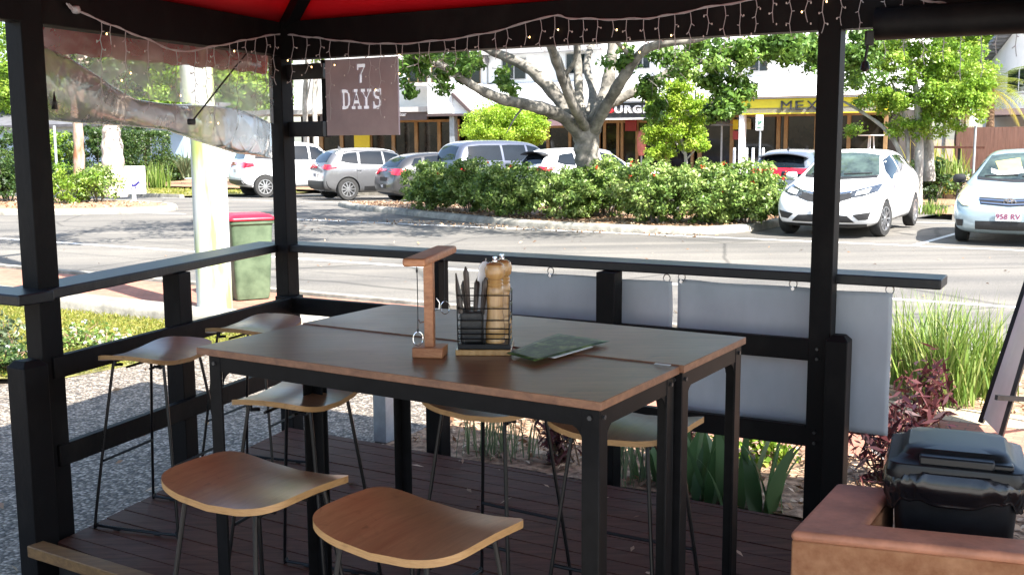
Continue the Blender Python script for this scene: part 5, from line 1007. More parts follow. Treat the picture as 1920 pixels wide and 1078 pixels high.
for wx in ((765, 126, 800, 156), (808, 124, 842, 156), (862, 116, 900, 158)): window(tA, *wx, 38.2, 1)
b = MB(); fac(b, 700, 157, 800, 160, 36.0, 2.1); b.build('ledge', M['shop_white'], tA)
# --- B: shop with grey tiled roof
tB, ua, ub = shop('white shop with a grey tiled awning roof behind the fig tree', 887, 1128)
def slope(t, x0, x1, ylo, yhi, slo, shi, m, name='awning_roof'):
    a, c, d, e = on_s(x0, ylo, slo), on_s(x1, ylo, slo), on_s(x1, yhi, shi), on_s(x0, yhi, shi); z1 = (a[2]+c[2])/2; z2 = (d[2]+e[2])/2; a[2] = c[2] = z1; d[2] = e[2] = z2
    b = MB(); b.plate([a, c, d, e], np.cross(c-a, e-a), .06); return b.build(name, m, t)
slope(tB, 890, 1126, 206, 158, 34.8, 38.1, M['roof_grey']); glazed(tB, 890, 1124, [892, 945, 990, 1027, 1068, 1105, 1122], 236)
b = MB(); fac(b, 1018, 224, 1076, 236, 35.0, .1); b.build('fascia_sign', mat('pink_fascia', (.62, .40, .42), .6, var=.05), tB)
for wx in ((940, 110, 985, 150), (1060, 100, 1100, 140)): window(tB, *wx, 38.2, 1, 'soffit_grey')
b = MB(); fac(b, 890, 88, 1126, 98, 37.7, .5); b.build('balcony_beam', M['soffit_grey'], tB)
# --- C: burger shop
tC, ua, ub = shop('white burger shop with dark fascia lettered in red and white', 1129, 1303)
slope(tC, 1131, 1302, 192, 150, 34.8, 38.1, M['roof_tile']); b = MB(); fac(b, 1130, 192, 1302, 221, 34.9, .12); b.build('fascia_sign', M['dark_sign'], tC)
lettering(tC, 'BURGER', 1135, 1240, 199, 213, 34.9, [mat('letter_red', (.6, .03, .04), .5, var=.05)]+[M['letter_white']]*5, .012)
b = MB(); fac(b, 1130, 221, 1302, 224, 34.85, .2); b.build('gutter', M['shop_white'], tC)
glazed(tC, 1131, 1301, [1133, 1158, 1166, 1194, 1250, 1298], 225)
b = MB(); fac(b, 1172, 226, 1193, 246, 36.9, .04); b.build('poster', mat('poster_red', (.25, .02, .03), .5, var=.1), tC)
window(tC, 1190, 95, 1218, 130, 38.2, 1, 'soffit_grey'); b = MB(); fac(b, 1230, 92, 1280, 130, 38.0, .1); b.build('balcony_screen', M['soffit_grey'], tC)
# --- D: taco shop
tD, ua, ub = shop('white shop with bright yellow fascia lettered MEX and timber framed glass', 1305, 1668)
slope(tD, 1306, 1667, 184, 146, 34.8, 38.1, M['roof_tile']); b = MB(); fac(b, 1390, 184, 1667, 213, 34.9, .12); b.build('fascia_sign', M['yellow_sign'], tD)
b = MB(); fac(b, 1306, 198, 1389, 213, 35.0, .12); b.build('fascia_return', mat('cream_fascia', (.62, .55, .25), .6, var=.06), tD)
lettering(tD, 'MEX', 1463, 1535, 190, 208, 34.9, M['dark_sign'], .0)
glazed(tD, 1307, 1666, [1312, 1372, 1459, 1473, 1530, 1591, 1660], 213, wdt=7)
b = MB(); fac(b, 1385, 213, 1394, 300, 34.95, .26, z0=GF); b.build('verandah_post', M['white_metal'], tD)
for px_, m_ in (((1374, 225, 1384, 243), 'yellow_sign'), ((1374, 246, 1384, 262), 'tail_red')):
    b = MB(); fac(b, *px_, 36.92, .03); b.build('poster', M[m_] if m_ != 'tail_red' else mat('poster_pink', (.4, .06, .08), .5, var=.1), tD)
b = MB()
fac(b, 1397, 229, 1408, 243, 36.92, .03)
for i in range(4): fac(b, 1397.5+i*2.8, 221+abs(1.5-i)*1.5, 1399.3+i*2.8, 229, 36.93, .02)
b.build('window_decal', mat('decal_cream', (.35, .30, .16), .6, var=.1), tD)
for wx in ((1340, 108, 1372, 136), (1405, 100, 1440, 135), (1495, 78, 1530, 92)): window(tD, *wx, 38.2, 1, 'soffit_grey')
# heater, umbrella, bollards, stools in front
hq = on_s(1353, 262, 35.9); t = thing('patio_heater', 'tall patio heater before the glass beside the white verandah post', 'heater', (hq[0], hq[1], GF)); b = MB(); b.tube([Z(hq, GF), Z(hq, zat_(1353, 236, 35.9))], .035, 10); b.build('pole', M['grey_metal'], t); b = MB(); b.lathe([(.4, 0), (.38, .03), (.1, .12), (.02, .14)], 18, Z(hq, zat_(1353, 236, 35.9))); b.build('hood', M['grey_metal'], t); b = MB(); b.lathe([(.2, 0), (.2, .35), (.05, .4)], 14, Z(hq, GF)); b.build('base', M['trim'], t)
hq = on_s(1203, 270, 35.6); t = thing('folded_umbrella', 'folded salmon pink umbrella standing before the burger shop', 'umbrella', (hq[0], hq[1], GF)); b = MB(); b.lathe([(.10, zat_(1203, 292, 35.6)), (.16, zat_(1203, 278, 35.6)), (.17, zat_(1203, 262, 35.6)), (.12, zat_(1203, 248, 35.6)), (.03, zat_(1203, 243, 35.6))], 14, (hq[0], hq[1], 0)); b.build('cover', mat('salmon_cloth', (.50, .17, .14), .8, var=.15), t); b = MB(); b.tube([Z(hq, GF), Z(hq, zat_(1203, 290, 35.6))], .03, 8); b.build('pole', M['grey_metal'], t)
for i, x in enumerate((1377, 1400, 1412, 1431)):
    q = on_s(x, 280, 33.0); b = MB(); b.lathe([(.045, 0), (.045, zat_(x, 281, 33)-gz(33)-.1), (.03, zat_(x, 281, 33)-gz(33)-.07)], 10, (q[0], q[1], gz(33)+.13)); o = b.build('bollard', M['white_metal']); centre(tag(o, 'slim white steel bollard on the pavement before the yellow shop', 'bollard', 'slim bollards before the yellow shop'))
q = on_s(1633, 262, 35.6); t = thing('cafe_table', 'high round white cafe table behind the white hatchback', 'table', (q[0], q[1], GF)); b = MB(); zt = zat_(1633, 253, 35.6); b.lathe([(.38, zt-.04), (.4, zt-.02), (.4, zt)], 20, (q[0], q[1], 0)); b.build('tabletop', M['white_metal'], t)
for k in range(3):
    a = k*2.09; b = MB(); b.tube([(q[0]+.08*math.cos(a), q[1]+.08*math.sin(a), zt-.04), (q[0]+.2*math.cos(a), q[1]+.2*math.sin(a), GF)], .02, 6); b.build('leg', M['white_metal'], t)
# dark bench plank by the trees
a, c = at(1730, 276, 30.), at(1846, 277, 29.4); t = thing('long_bench', 'dark plank bench counter under the right hand trees', 'bench', (*((a+c)/2)[:2], gz(30)+.12)); b = MB(); b.beam(a, c, .5, .06); b.build('plank', M['deck_wood'], t)
for k in (.15, .6):
    p = a+(c-a)*k; b = MB(); b.tube([Z(p, gz(30)+.1), Z(p, p[2]-.03)], .04, 8); b.build('leg', M['trim'], t)
# brown fence, stone wall, house on the right
fa, fc = at(1792, 285, 37.0), at(1960, 285, 34.0); fd = unit(Z(fc-fa, 0)); t = thing('timber_fence', 'brown vertical board fence before the white gabled house', 'fence', (*((fa+fc)/2)[:2], gz(40)+.1)); L_f = np.linalg.norm(fc-fa)+8
M['fence_brown'] = mat('fence_brown', (.40, .235, .175), .75, var=.14, scale=3, stretch=(4, 4, .6))
b = MB(); zt = at(1850, 239, 36.)[2]; n_ = int(L_f/.15)
for i in range(n_): p = fa+fd*(i*.15+.075); b.beam(Z(p, gz(40)+.1), Z(p, zt+.004*random.random()), .143, .02+.003*(i % 3), up=(fd[1], -fd[0], 0))
b.build('board_panel', M['fence_brown'], t, smooth=0)
for zz_ in (.4, 1.2):
    b = MB(); q = V3((-fd[1], fd[0], 0))*.05; b.beam(Z(fa+q, gz(40)+zz_), Z(fa+fd*L_f+q, gz(40)+zz_), .05, .08); b.build('rail', M['fence_brown'], t)
sa, sc = at(1722, 350, 33.5), at(1812, 350, 32.2); t = thing('stone_wall', 'low rough stone garden wall below the palm planting', 'stone wall', (*((sa+sc)/2)[:2], gz(33)+.1)); b = MB(); zt = at(1765, 330, 33)[2]; b.beam(Z(sa, (gz(33)+zt)/2), Z(sc, (gz(33)+zt)/2), .35, zt-gz(33)); b.build('wall', M['stone_wall'], t, bevel=.04)
hs = thing('white_house', 'white gabled house with dark window behind the brown fence', 'house', tuple(us(3.5, 50))); Yh = 46.
h0, h1 = at(1842, 240, Yh), at(2150, 240, Yh-14); hd = unit(Z(h1-h0, 0)); hn = V3((-hd[1], hd[0], 0)); ze = at(1860, 128, Yh)[2]; zr = at(1908, 106, Yh)[2]; b = MB(); w2 = 7.5
poly = [Z(h0, gz(40)), Z(h0+hd*w2, gz(40)), Z(h0+hd*w2, ze), Z(h0+hd*w2*.5, zr+1.0), Z(h0, ze)]; b.plate(poly, hn, 8); b.build('wall', M['shop_white'], hs)
for a_, c_ in ((poly[4], poly[3]), (poly[3], poly[2])):
    d = unit(c_-a_); b = MB(); b.plate([a_-d*.5-hn*.5+V3((0, 0, .05)), c_-hn*.5+V3((0, 0, .05)), c_+hn*8.5+V3((0, 0, .05)), a_-d*.5+hn*8.5+V3((0, 0, .05))], (0, 0, 1), .18); b.build('roof', M['roof_grey'], hs)
def hpt(x, y): return on_line(x, y, h0-hn*.03, hd)
p, q = hpt(1893, 130), hpt(1960, 170); b = MB(); b.plate([Z(p, q[2]), q, Z(q, p[2]), p], -hn, .05); f = b.build('window', M['white_metal'], hs)
for k in (0, .34, .67):
    a_ = p+(Z(q, p[2])-p)*(k+.02); c_ = p+(Z(q, p[2])-p)*(k+.31); b = MB(); b.plate([Z(a_, q[2]+.08)-hn*.06, Z(c_, q[2]+.08)-hn*.06, Z(c_, p[2]-.08)-hn*.06, Z(a_, p[2]-.08)-hn*.06], -hn, .02); b.build('pane', M['black_glass'], f)
p = hpt(1860, 216); b = MB(); b.beam(Z(p-hn*1.2, p[2]), Z(p+hd*6-hn*1.2, p[2]), 2.2, .22); b.build('balcony_roof', M['brown_sign'], hs)
for k in (.4, 2.6):
    b = MB(); b.tube([Z(p+hd*k-hn*2, gz(40)), Z(p+hd*k-hn*2, p[2])], .08, 8); b.build('balcony_post', M['shop_white'], hs)
# pale blue building far left
M['blue_wall'] = mat('pale_blue_wall', (.42, .55, .68), .8, var=.06, scale=1)
lb = thing('blue_building', 'pale blue white building behind the clipped hedge on the far left', 'building', tuple(us(-40, 46))); b = MB(); a, c = at(-160, 262, 72), at(345, 262, 58); dbl = unit(Z(c-a, 0)); nbl = V3((-dbl[1], dbl[0], 0)); zb = gz(40); b.plate([Z(a, zb), Z(c, zb), Z(c, zb+2.9), Z(a, zb+2.9)], nbl, 8); b.build('wall', M['blue_wall'], lb)
b = MB(); b.plate([Z(a-dbl*.5-nbl*.7, zb+2.85), Z(c+dbl*.6-nbl*.7, zb+2.85), Z(c+dbl*.6+nbl*4, zb+4), Z(a-dbl*.5+nbl*4, zb+4)], (0, 0, 1), .15); b.build('roof', mat('dark_roof', (.10, .10, .11), .8, var=.2, scale=2), lb)
for k in (.18, .45, .84):
    p = a+(c-a)*k; b = MB(); b.plate([Z(p-nbl*.05, zb+1.3), Z(p+dbl*1.6-nbl*.05, zb+1.3), Z(p+dbl*1.6-nbl*.05, zb+2.6), Z(p-nbl*.05, zb+2.6)], nbl, .06); f = b.build('window', M['white_metal'], lb); b = MB(); b.plate([Z(p+dbl*.08-nbl*.08, zb+1.38), Z(p+dbl*1.52-nbl*.08, zb+1.38), Z(p+dbl*1.52-nbl*.08, zb+2.52), Z(p+dbl*.08-nbl*.08, zb+2.52)], nbl, .02); b.build('pane', M['black_glass'], f)
# grey stub post behind the deck
q = V3((-.80, 6.52, 0)); b = MB(); b.box((q[0], q[1], .2), (.095, .095, .70), rotz(dB)); o = tag(b.build('steel_post', M['grey_metal'], None, bevel=.004), 'short grey steel post behind the deck, seen beneath the tables', 'post'); centre(o)
# ================================================================== TREES AND PLANTS
M['fig_leaf'] = leafmat('fig_leaf', [(.028, .07, .012), (.065, .14, .022), (.13, .235, .04), (.25, .36, .08)])
M['lime_leaf'] = leafmat('lime_leaf', [(.105, .20, .014), (.20, .335, .025), (.31, .44, .045), (.46, .54, .11)], trans=.4)
M['hedge_leaf'] = leafmat('hedge_leaf', [(.035, .075, .014), (.09, .16, .03), (.20, .29, .065), (.46, .52, .22)], trans=.25)
M['bright_leaf'] = leafmat('bright_leaf', [(.06, .13, .012), (.12, .22, .02), (.21, .32, .035), (.32, .42, .07)], trans=.4)
M['street_leaf'] = leafmat('street_leaf', [(.08, .165, .014), (.15, .275, .028), (.24, .38, .045), (.38, .47, .10)], trans=.4)
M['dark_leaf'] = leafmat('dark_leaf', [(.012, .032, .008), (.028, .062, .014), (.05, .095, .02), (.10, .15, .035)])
M['purple_leaf'] = leafmat('purple_leaf', [(.022, .006, .009), (.05, .012, .016), (.085, .022, .024), (.13, .045, .042)], trans=.25)
M['strap_leaf'] = leafmat('strap_leaf', [(.06, .12, .02), (.11, .19, .03), (.18, .27, .05), (.32, .36, .13)], trans=.4)
M['grey_strap'] = leafmat('grey_strap', [(.06, .09, .045), (.12, .16, .08), (.2, .24, .13)], trans=.3)
M['broad_leaf'] = leafmat('broad_leaf', [(.045, .10, .035), (.08, .15, .055), (.13, .21, .09)], trans=.3)
M['grass'] = leafmat('grass', [(.10, .13, .02), (.17, .2, .03), (.26, .26, .05), (.36, .31, .1)], trans=.4)
M['litter'] = leafmat('litter', [(.13, .065, .03), (.26, .15, .08), (.42, .28, .17), (.58, .46, .32)], trans=.1)
M['flower_red'] = leafmat('flower_red', [(.5, .05, .02), (.65, .12, .04)]); M['flower_white'] = leafmat('flower_white', [(.7, .7, .66), (.85, .85, .83)])
M['palm_leaf'] = leafmat('palm_leaf', [(.10, .14, .02), (.2, .24, .03), (.38, .32, .06)], trans=.4)
def bark(name, c1, c2, sc=6, st=(1, 1, .3), bumpd=.02):
    return mat(name, c1, .9, var=.2, scale=sc, stretch=st, bump=bumpd, bscale=sc*2, col2=c2, detail=7, ramp=(.38, .62))
M['fig_bark'] = bark('fig_bark', (.095, .088, .075), (.24, .22, .19), 4, (1, 1, 1), .02); M['paper_bark'] = bark('paper_bark', (.40, .30, .23), (.68, .60, .52), 4, (1, 1, .45), .05); M['orange_bark'] = bark('orange_bark', (.26, .11, .05), (.38, .34, .30), 3, (1, 1, .3), .01); M['pale_bark'] = bark('pale_bark', (.26, .24, .21), (.48, .46, .42), 5, (1, 1, .5), .01); M['palm_bark'] = bark('palm_bark', (.12, .07, .04), (.24, .16, .1), 8, (1, 1, 2), .03)
def limb(mb, pts, r0, r1, n=10, k=5, wob=.0):
    P = smooth_path(pts, k); m = len(P); rr = [(r0*(1-i/(m-1))**.8 + r1*(1-(1-i/(m-1))**.8))*(1+.07*math.sin(i*1.7)+.05*math.sin(i*.63+1)) for i in range(m)]; mb.tube(P, rr, n); return P
# ------------------------------------------------------------------ big fig tree in the island
fb = on_s(1101, 395, 20.45); fb[2] = gz(20.4)+.1; FY = fb[1]
fig = thing('fig_tree', 'large spreading fig tree with smooth grey limbs rising from the hedge island', 'tree', tuple(fb))
def fp(x, y, dy=0): return at(x, y, FY+dy)
tr = MB(); limb(tr, [fb-V3((0, 0, .2)), fp(1101, 330), fp(1100, 290), fp(1097, 262), fp(1092, 240)], .25, .25, 16)
limb(tr, [fp(1103, 300), fp(1108, 262), fp(1113, 235), fp(1122, 210), fp(1136, 175, .4), fp(1144, 130, .6), fp(1150, 80, .8), fp(1160, 10, 1), fp(1180, -90, 1.2)], .20, .07, 14)
tr.build('trunk', M['fig_bark'], fig, smooth=70)
tips = []
for pts, r0, r1 in ((p_, a_*.84, b_*.84) for p_, a_, b_ in (
  ([fp(1094, 262), fp(1066, 228, -.3), fp(1030, 208, -.6), fp(985, 196, -.9), fp(940, 186, -1.2), fp(893, 165, -1.5), fp(855, 140, -1.8), fp(815, 118, -2.1), fp(775, 108, -2.4)], .19, .04),
  ([fp(1090, 245), fp(1058, 200, .3), fp(1024, 158, .6), fp(990, 128, .8), fp(950, 108, 1), fp(912, 92, 1.2), fp(860, 62, 1.4), fp(800, 20, 1.5)], .20, .05),
  ([fp(1092, 240), fp(1070, 180, -.2), fp(1050, 130, -.4), fp(1034, 90, -.6), fp(1020, 40, -.9), fp(1000, -40, -1.2)], .17, .06),
  ([fp(1097, 238), fp(1087, 190, .5), fp(1084, 140, .8), fp(1082, 90, 1.1), fp(1078, 30, 1.5), fp(1070, -60, 2)], .14, .06),
  ([fp(1100, 245), fp(1078, 205, -.9), fp(1060, 165, -1.4), fp(1042, 112, -1.9), fp(1030, 60, -2.6), fp(1010, -30, -3.5)], .13, .05),
  ([fp(1108, 250), fp(1136, 200, -.4), fp(1166, 150, -.8), fp(1188, 118, -1.0), fp(1212, 92, -1.2), fp(1250, 82, -1.4), fp(1300, 76, -1.6), fp(1360, 60, -1.8)], .17, .04),
  ([fp(1112, 240), fp(1130, 205, .5), fp(1170, 182, .6), fp(1212, 162, .6), fp(1262, 132, .6), fp(1310, 118, .4), fp(1366, 104, .3), fp(1430, 88, .2)], .15, .035),
  ([fp(1096, 235), fp(1112, 180, 1.2), fp(1100, 120, 2.2), fp(1118, 60, 3), fp(1140, -40, 4)], .13, .05),
  ([fp(1050, 150, -.4), fp(1075, 120, -.6), fp(1082, 85, -.8), fp(1092, 30, -1)], .07, .03),
  ([fp(985, 196, -.9), fp(965, 222, -1.2), fp(950, 250, -1.3)], .03, .01), ([fp(1188, 118, -1), fp(1172, 95, -1.2), fp(1150, 70, -1.6), fp(1130, 20, -2.2)], .06, .03))):
    b = MB(); P = limb(b, pts, r0, r1, 12); tips.append(P[-1]); b.build('limb', M['fig_bark'], fig, smooth=70)
b = MB()
for _ in range(60):
    x, y, d = random.choice([(790, 120, -2), (850, 130, -1.6), (880, 120, 1), (1260, 110, -1), (1330, 110, .2), (1400, 110, .2), (1470, 110, .1)]); x += random.uniform(-45, 45); y += random.uniform(-30, 40)
    p = fp(x, y, d+random.uniform(-.6, .6)); q = p+V3((random.uniform(-.5, .5), random.uniform(-.5, .5), random.uniform(-.5, .3))); b.tube([p, (p+q)/2+V3((0, 0, .08)), q], [.012, .008, .004], 5)
b.build('twigs', M['fig_bark'], fig)['kind'] = 'stuff'
PP, NN, RR = [], [], []
def addc(x, y, dy, rx, rz, k, per, cr, ry=None):
    c = fp(x, y, dy); P, N, R = clumps(c, (rx, ry or rx*.9, rz), k, per, cr); PP.append(P); NN.append(N); RR.append(R)
for a in ((790, 105, -2.2, .55, .4, 14, 70, .22), (835, 130, -1.6, .5, .45, 14, 60, .2), (880, 105, -.8, .6, .35, 9, 60, .2), (770, 160, -2.2, .22, .4, 5, 50, .16), (960, 140, .6, .35, .3, 4, 50, .16), (950, 158, -1, .2, .25, 4, 55, .16), (1165, 105, -.8, .35, .3, 7, 70, .2), (1222, 165, .0, .3, .35, 10, 80, .2), (1228, 208, .2, .25, .25, 8, 80, .18), (1300, 105, -.6, .8, .4, 17, 85, .24), (1390, 105, .1, .8, .5, 28, 85, .24), (1470, 95, .1, .7, .42, 24, 85, .24), (1530, 95, .3, .7, .42, 20, 85, .24), (1362, 192, .0, .32, .33, 14, 85, .18), (1400, 160, .1, .35, .35, 12, 80, .2), (1335, 214, .2, .2, .16, 6, 70, .15), (1610, 100, .4, .6, .7, 24, 90, .28), (1335, 140, .2, .35, .3, 10, 80, .2)): addc(*a)
# upper crown, above the roof line of the gazebo: throws the dappled shade
for cx, cy, cz, rx, ry, rz, k in ((0, -.5, 6.4, 4.6, 3.8, 1.6, 60), (-3.2, -1.6, 5.4, 2.4, 2.2, 1.1, 22), (3.9, -.2, 5.8, 2.4, 2.0, 1.0, 11), (-.6, -5.9, 6.0, 4.4, 2.2, .9, 64), (.5, 2.8, 5.8, 3.6, 2.4, 1.3, 26), (.3, -3.4, 6.3, 3.2, 2.2, 1.0, 66), (-4.6, -4.4, 6.2, 2.4, 2.0, .8, 30)):
    P, N, R = clumps((fb[0]+cx, fb[1]+cy, cz), (rx, ry, rz), k, 110, .55); PP.append(P); NN.append(N); RR.append(R)
PP, NN, RR = np.concatenate(PP), np.concatenate(NN), np.concatenate(RR); leaf_mesh('crown', PP, NN, .10+.06*RNG.random(len(PP)), M['fig_leaf'], fig, .5, rnd=RR)
# ------------------------------------------------------------------ generic tree and shrub builders
def tree(name, label, cat, base, trunks, blobs, leaf, bark_m, size=.1, per=90, cr=.3, group=None, thick=.12, asp=.5, aux=None):
    t = thing(name, label, cat, tuple(base), group)
    for i, pts in enumerate(trunks):
        b = MB(); r = thick[i] if hasattr(thick, '__len__') else thick; limb(b, pts, r, r*.35, 12); b.build('trunk' if i == 0 else 'limb', M[bark_m], t, smooth=70)
    P_, N_, R_ = [], [], []
    for c, r, k in blobs: p, n, q = clumps(c, r, k, per, cr); P_.append(p); N_.append(n); R_.append(q)
    P_, N_, R_ = np.concatenate(P_), np.concatenate(N_), np.concatenate(R_); leaf_mesh('crown', P_, N_, size*(.7+.6*RNG.random(len(P_))), M[leaf], t, asp, rnd=R_); return t
def shrub(label, c, r, k, leaf, size=.08, per=70, cr=.2, cat='shrub', name='shrub', group=None, flowers=None, nfl=0, asp=.55, stems='fig_bark'):
    """c: base centre on the ground, r: (rx,ry,height)"""
    t = thing(name, label, cat, tuple(c), group); c = V3(c); b = MB()
    for i in range(7): a = i*.9+random.random(); q = c+V3((math.cos(a)*r[0]*.6, math.sin(a)*r[1]*.6, r[2]*(.5+.3*random.random()))); b.tube([c+V3((math.cos(a)*.08, math.sin(a)*.08, -.05)), (c+q)/2+V3((0, 0, .08)), q], [.018, .012, .005], 6)
    b.build('stem', M[stems], t); h = r[2]; cc_ = c+V3((0, 0, h*.52)); P1_, N1_, R1_ = clumps(cc_, (r[0]*.95, r[1]*.95, h*.5), k, per, cr)
    keep = P1_[:, 2] > c[2]+.03; P1_, N1_, R1_ = P1_[keep], N1_[keep], R1_[keep]; leaf_mesh('foliage', P1_, N1_, size*(.7+.6*RNG.random(len(P1_))), M[leaf], t, asp, rnd=R1_)
    if flowers:
        d = RNG.normal(size=(nfl, 3)); d[:, 2] = abs(d[:, 2]); d[:, 1] = -abs(d[:, 1]); d /= np.linalg.norm(d, axis=1, keepdims=True); K = cc_+d*np.array((r[0], r[1], h*.5))*1.03; Kp = np.repeat(K, 8, 0)+RNG.normal(size=(nfl*8, 3))*.018; leaf_mesh('flowers', Kp, RNG.normal(size=(nfl*8, 3)), np.full(nfl*8, .04), M[flowers], t, .8)['kind'] = 'stuff'
    return t
hz_ = [(808, 20.8, 0.78, 1.2, 'leftmost rounded shrub of the island hedge, beside the dark hatchback'), (882, 20.55, 0.85, 1.27, 'second island hedge shrub from the left, in the shade of the fig'), (962, 19.85, 0.95, 1.22, 'third island hedge shrub from the left, dark and shaded'), (1060, 19.7, 0.92, 1.12, 'island hedge shrub just left of the fig trunk'), (1142, 20.6, 0.82, 1.28, 'island hedge shrub in front of the fig trunk'), (1230, 19.55, 0.98, 1.27, 'sunlit island hedge shrub right of the fig trunk with red flowers'), (1322, 19.75, 0.98, 1.27, 'sunlit island hedge shrub, second from the right end'), (1402, 20.3, 0.85, 1.22, 'rightmost island hedge shrub beside the white hatchback')]
for i, (x, s_, r, h, lab) in enumerate(hz_):
    p = on_s(x, 370, s_-.25); p[2] = gz(s_)+.11; shrub(lab, p, (r, .95, h*.93), 190, 'hedge_leaf', .075, 60, .15, group='shrubs of the hedge island', flowers='flower_red', nfl=1 if i < 4 else 3)
# lime green bush and small lime tree
p = on_s(946, 300, 32.2); p[2] = gz(32)+.1; c = on_s(946, 243, 32.2)
tree('lime_bush', 'round lime green bush behind the blue silver four wheel drive', 'bush', p, [[p, Z(p, c[2]-.3)], [Z(p, p[2]+.8), c+V3((.5, 0, .2))], [Z(p, p[2]+.8), c+V3((-.5, 0, .2))]], [(c+V3((0, 0, .08)), (1.5, 1.25, .95), 230)], 'lime_leaf', 'pale_bark', .085, 120, .28, thick=.08)
s2 = 25.6; p = on_s(1287, 330, s2); p[2] = gz(s2)+.05; q = lambda x, y, d=0: on_s(x, y, s2+d)
tree('lime_tree', 'slender lime green young tree before the burger shop', 'tree', p, [[p, q(1286, 300), q(1278, 260), q(1272, 210), q(1270, 160)], [q(1284, 290), q(1255, 250), q(1235, 215)], [q(1281, 275), q(1305, 235), q(1318, 205)], [q(1286, 300), q(1305, 280), q(1318, 262)]], [(q(1275, 160), (.42, .4, .38), 34), (q(1255, 200), (.58, .45, .38), 52), (q(1310, 205), (.38, .4, .36), 34), (q(1245, 250), (.5, .4, .45), 46), (q(1290, 250), (.42, .4, .4), 30), (q(1310, 272), (.28, .3, .15), 14), (q(1240, 285), (.42, .3, .28), 24)], 'lime_leaf', 'pale_bark', .075, 85, .17, thick=(.05, .025, .025, .02))
# right hand street tree with several stems
s3 = 27.4; q = lambda x, y, d=0: on_s(x, y, s3+d); p = q(1722, 330); p[2] = gz(s3)+.1
tree('street_tree', 'light green multi stemmed street tree right of the gazebo post', 'tree', p, [[p, q(1724, 280), q(1722, 220), q(1716, 160), q(1700, 100), q(1690, 40)], [q(1694, 345), q(1688, 290), q(1672, 258), q(1650, 234), q(1612, 208), q(1580, 190)], [q(1742, 340, .6), q(1741, 270, .6), q(1738, 200, .6), q(1745, 130, .6), q(1760, 60, .6)], [q(1700, 340), q(1702, 270), q(1690, 200), q(1670, 150)], [q(1740, 200, .6), q(1770, 160, .3), q(1800, 130, 0)]],
     [(q(1640, 110), (.8, .9, .7), 56), (q(1720, 100), (1.0, .9, .7), 76), (q(1790, 130), (.8, .9, .7), 60), (q(1660, 180), (.75, .8, .45), 46), (q(1740, 185), (.9, .8, .55), 62), (q(1810, 190), (.6, .8, .5), 36), (q(1700, 240), (.5, .6, .3), 18), (q(1760, 235), (.5, .6, .3), 14), (q(1600, 150), (.35, .5, .5), 14), (q(1840, 165), (.3, .5, .4), 10), (q(1605, 245), (.2, .3, .2), 5), (q(1720, 40), (1.6, 1.2, .8), 60)], 'street_leaf', 'pale_bark', .085, 85, .2, thick=(.11, .07, .14, .06, .05))
# palms
def palm(label, x, s, ytop, nf, fl, h0=None):
    b0 = on_s(x, 330, s); b0[2] = gz(s); top = on_s(x+2, ytop, s); t = thing('palm_tree', label, 'palm', tuple(b0), 'palms by the white house'); b = MB(); n = 14; b.tube([b0+(top-b0)*(i/n) for i in range(n+1)], [.17*(1-.35*i/n)*(1+.05*(i % 2)) for i in range(n+1)], 12); b.build('trunk', M['palm_bark'], t, smooth=60)
    V, Fc, qd = [], [], []
    for i in range(nf):
        a = 2.4*i; el = 1.1-1.7*((i % 7)/7); p = top.copy(); d = V3((math.cos(a)*math.cos(el), math.sin(a)*math.cos(el), math.sin(el))); st = fl/12
        for k in range(13):
            w_ = .55*math.sin(math.pi*min(1, .1+k/13)); sd = unit(np.cross(d, (0, 0, 1)))
            for sg in (-1, 1):
                for e in range(2):
                    o = p+d*st*.5*e; tip = o+sd*sg*w_+d*.18-V3((0, 0, .28*w_)); b_ = len(V); V.extend([o, o+d*.045, tip]); Fc.append((b_, b_+1, b_+2)); qd += [(i % 7)/7]*3
            d = unit(d-V3((0, 0, .13))); p = p+d*st
    me = bpy.data.meshes.new('fronds'); me.from_pydata((np.array(V)-np.array(b0)).tolist(), [], Fc); at_ = me.attributes.new('rnd', 'FLOAT', 'POINT'); at_.data.foreach_set('value', qd); me.materials.append(M['palm_leaf']); o = bpy.data.objects.new('crown', me); COL.objects.link(o); o.parent = t; return t
palm('tall palm with brown trunk rising behind the white house, left one', 1862, 58, 62, 26, 3.6); palm('tall palm behind the house gable at the upper right corner', 1898, 62, 30, 24, 3.6); palm('short yellowing palm with drooping fronds before the white house', 1856, 40, 168, 16, 1.7)
def strap(label, c, n, h, w, m, spread=.15, cat='plant', name='strap_plant', lean=1.0, group=None, seg=6):
    t = thing(name, label, cat, tuple(c), group); R_ = [(c[0]+random.gauss(0, spread), c[1]+random.gauss(0, spread), c[2]-.01) for _ in range(n)]
    blades_mesh('leaves', R_, [h*random.uniform(.55, 1.1) for _ in range(n)], [w*random.uniform(.7, 1.2) for _ in range(n)], [lean*random.uniform(.15, 1.0) for _ in range(n)], M[m], t, seg); return t
for i, (x, y, lab) in enumerate(((1790, 322, 'bright strappy plant on the stone garden wall'), (1748, 372, 'low tuft of strappy grass on the forecourt beside the white hatchback'))):
    p = on_s(x, y+4, 29.5 if i == 0 else 25.9+.6); p[2] = p[2] if i == 0 else gz(27)+.12; strap(lab, p, 110, .45 if i == 0 else .38, .03, 'strap_leaf', .16)
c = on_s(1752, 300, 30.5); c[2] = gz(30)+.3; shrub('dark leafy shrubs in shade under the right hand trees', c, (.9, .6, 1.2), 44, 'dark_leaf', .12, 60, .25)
c = on_s(1765, 262, 34.5); c[2] = gz(34)+.3; strap('clump of yellow green cane palms below the street tree', c, 70, 1.7, .08, 'palm_leaf', .4, 'palm', 'cane_palm', .9)
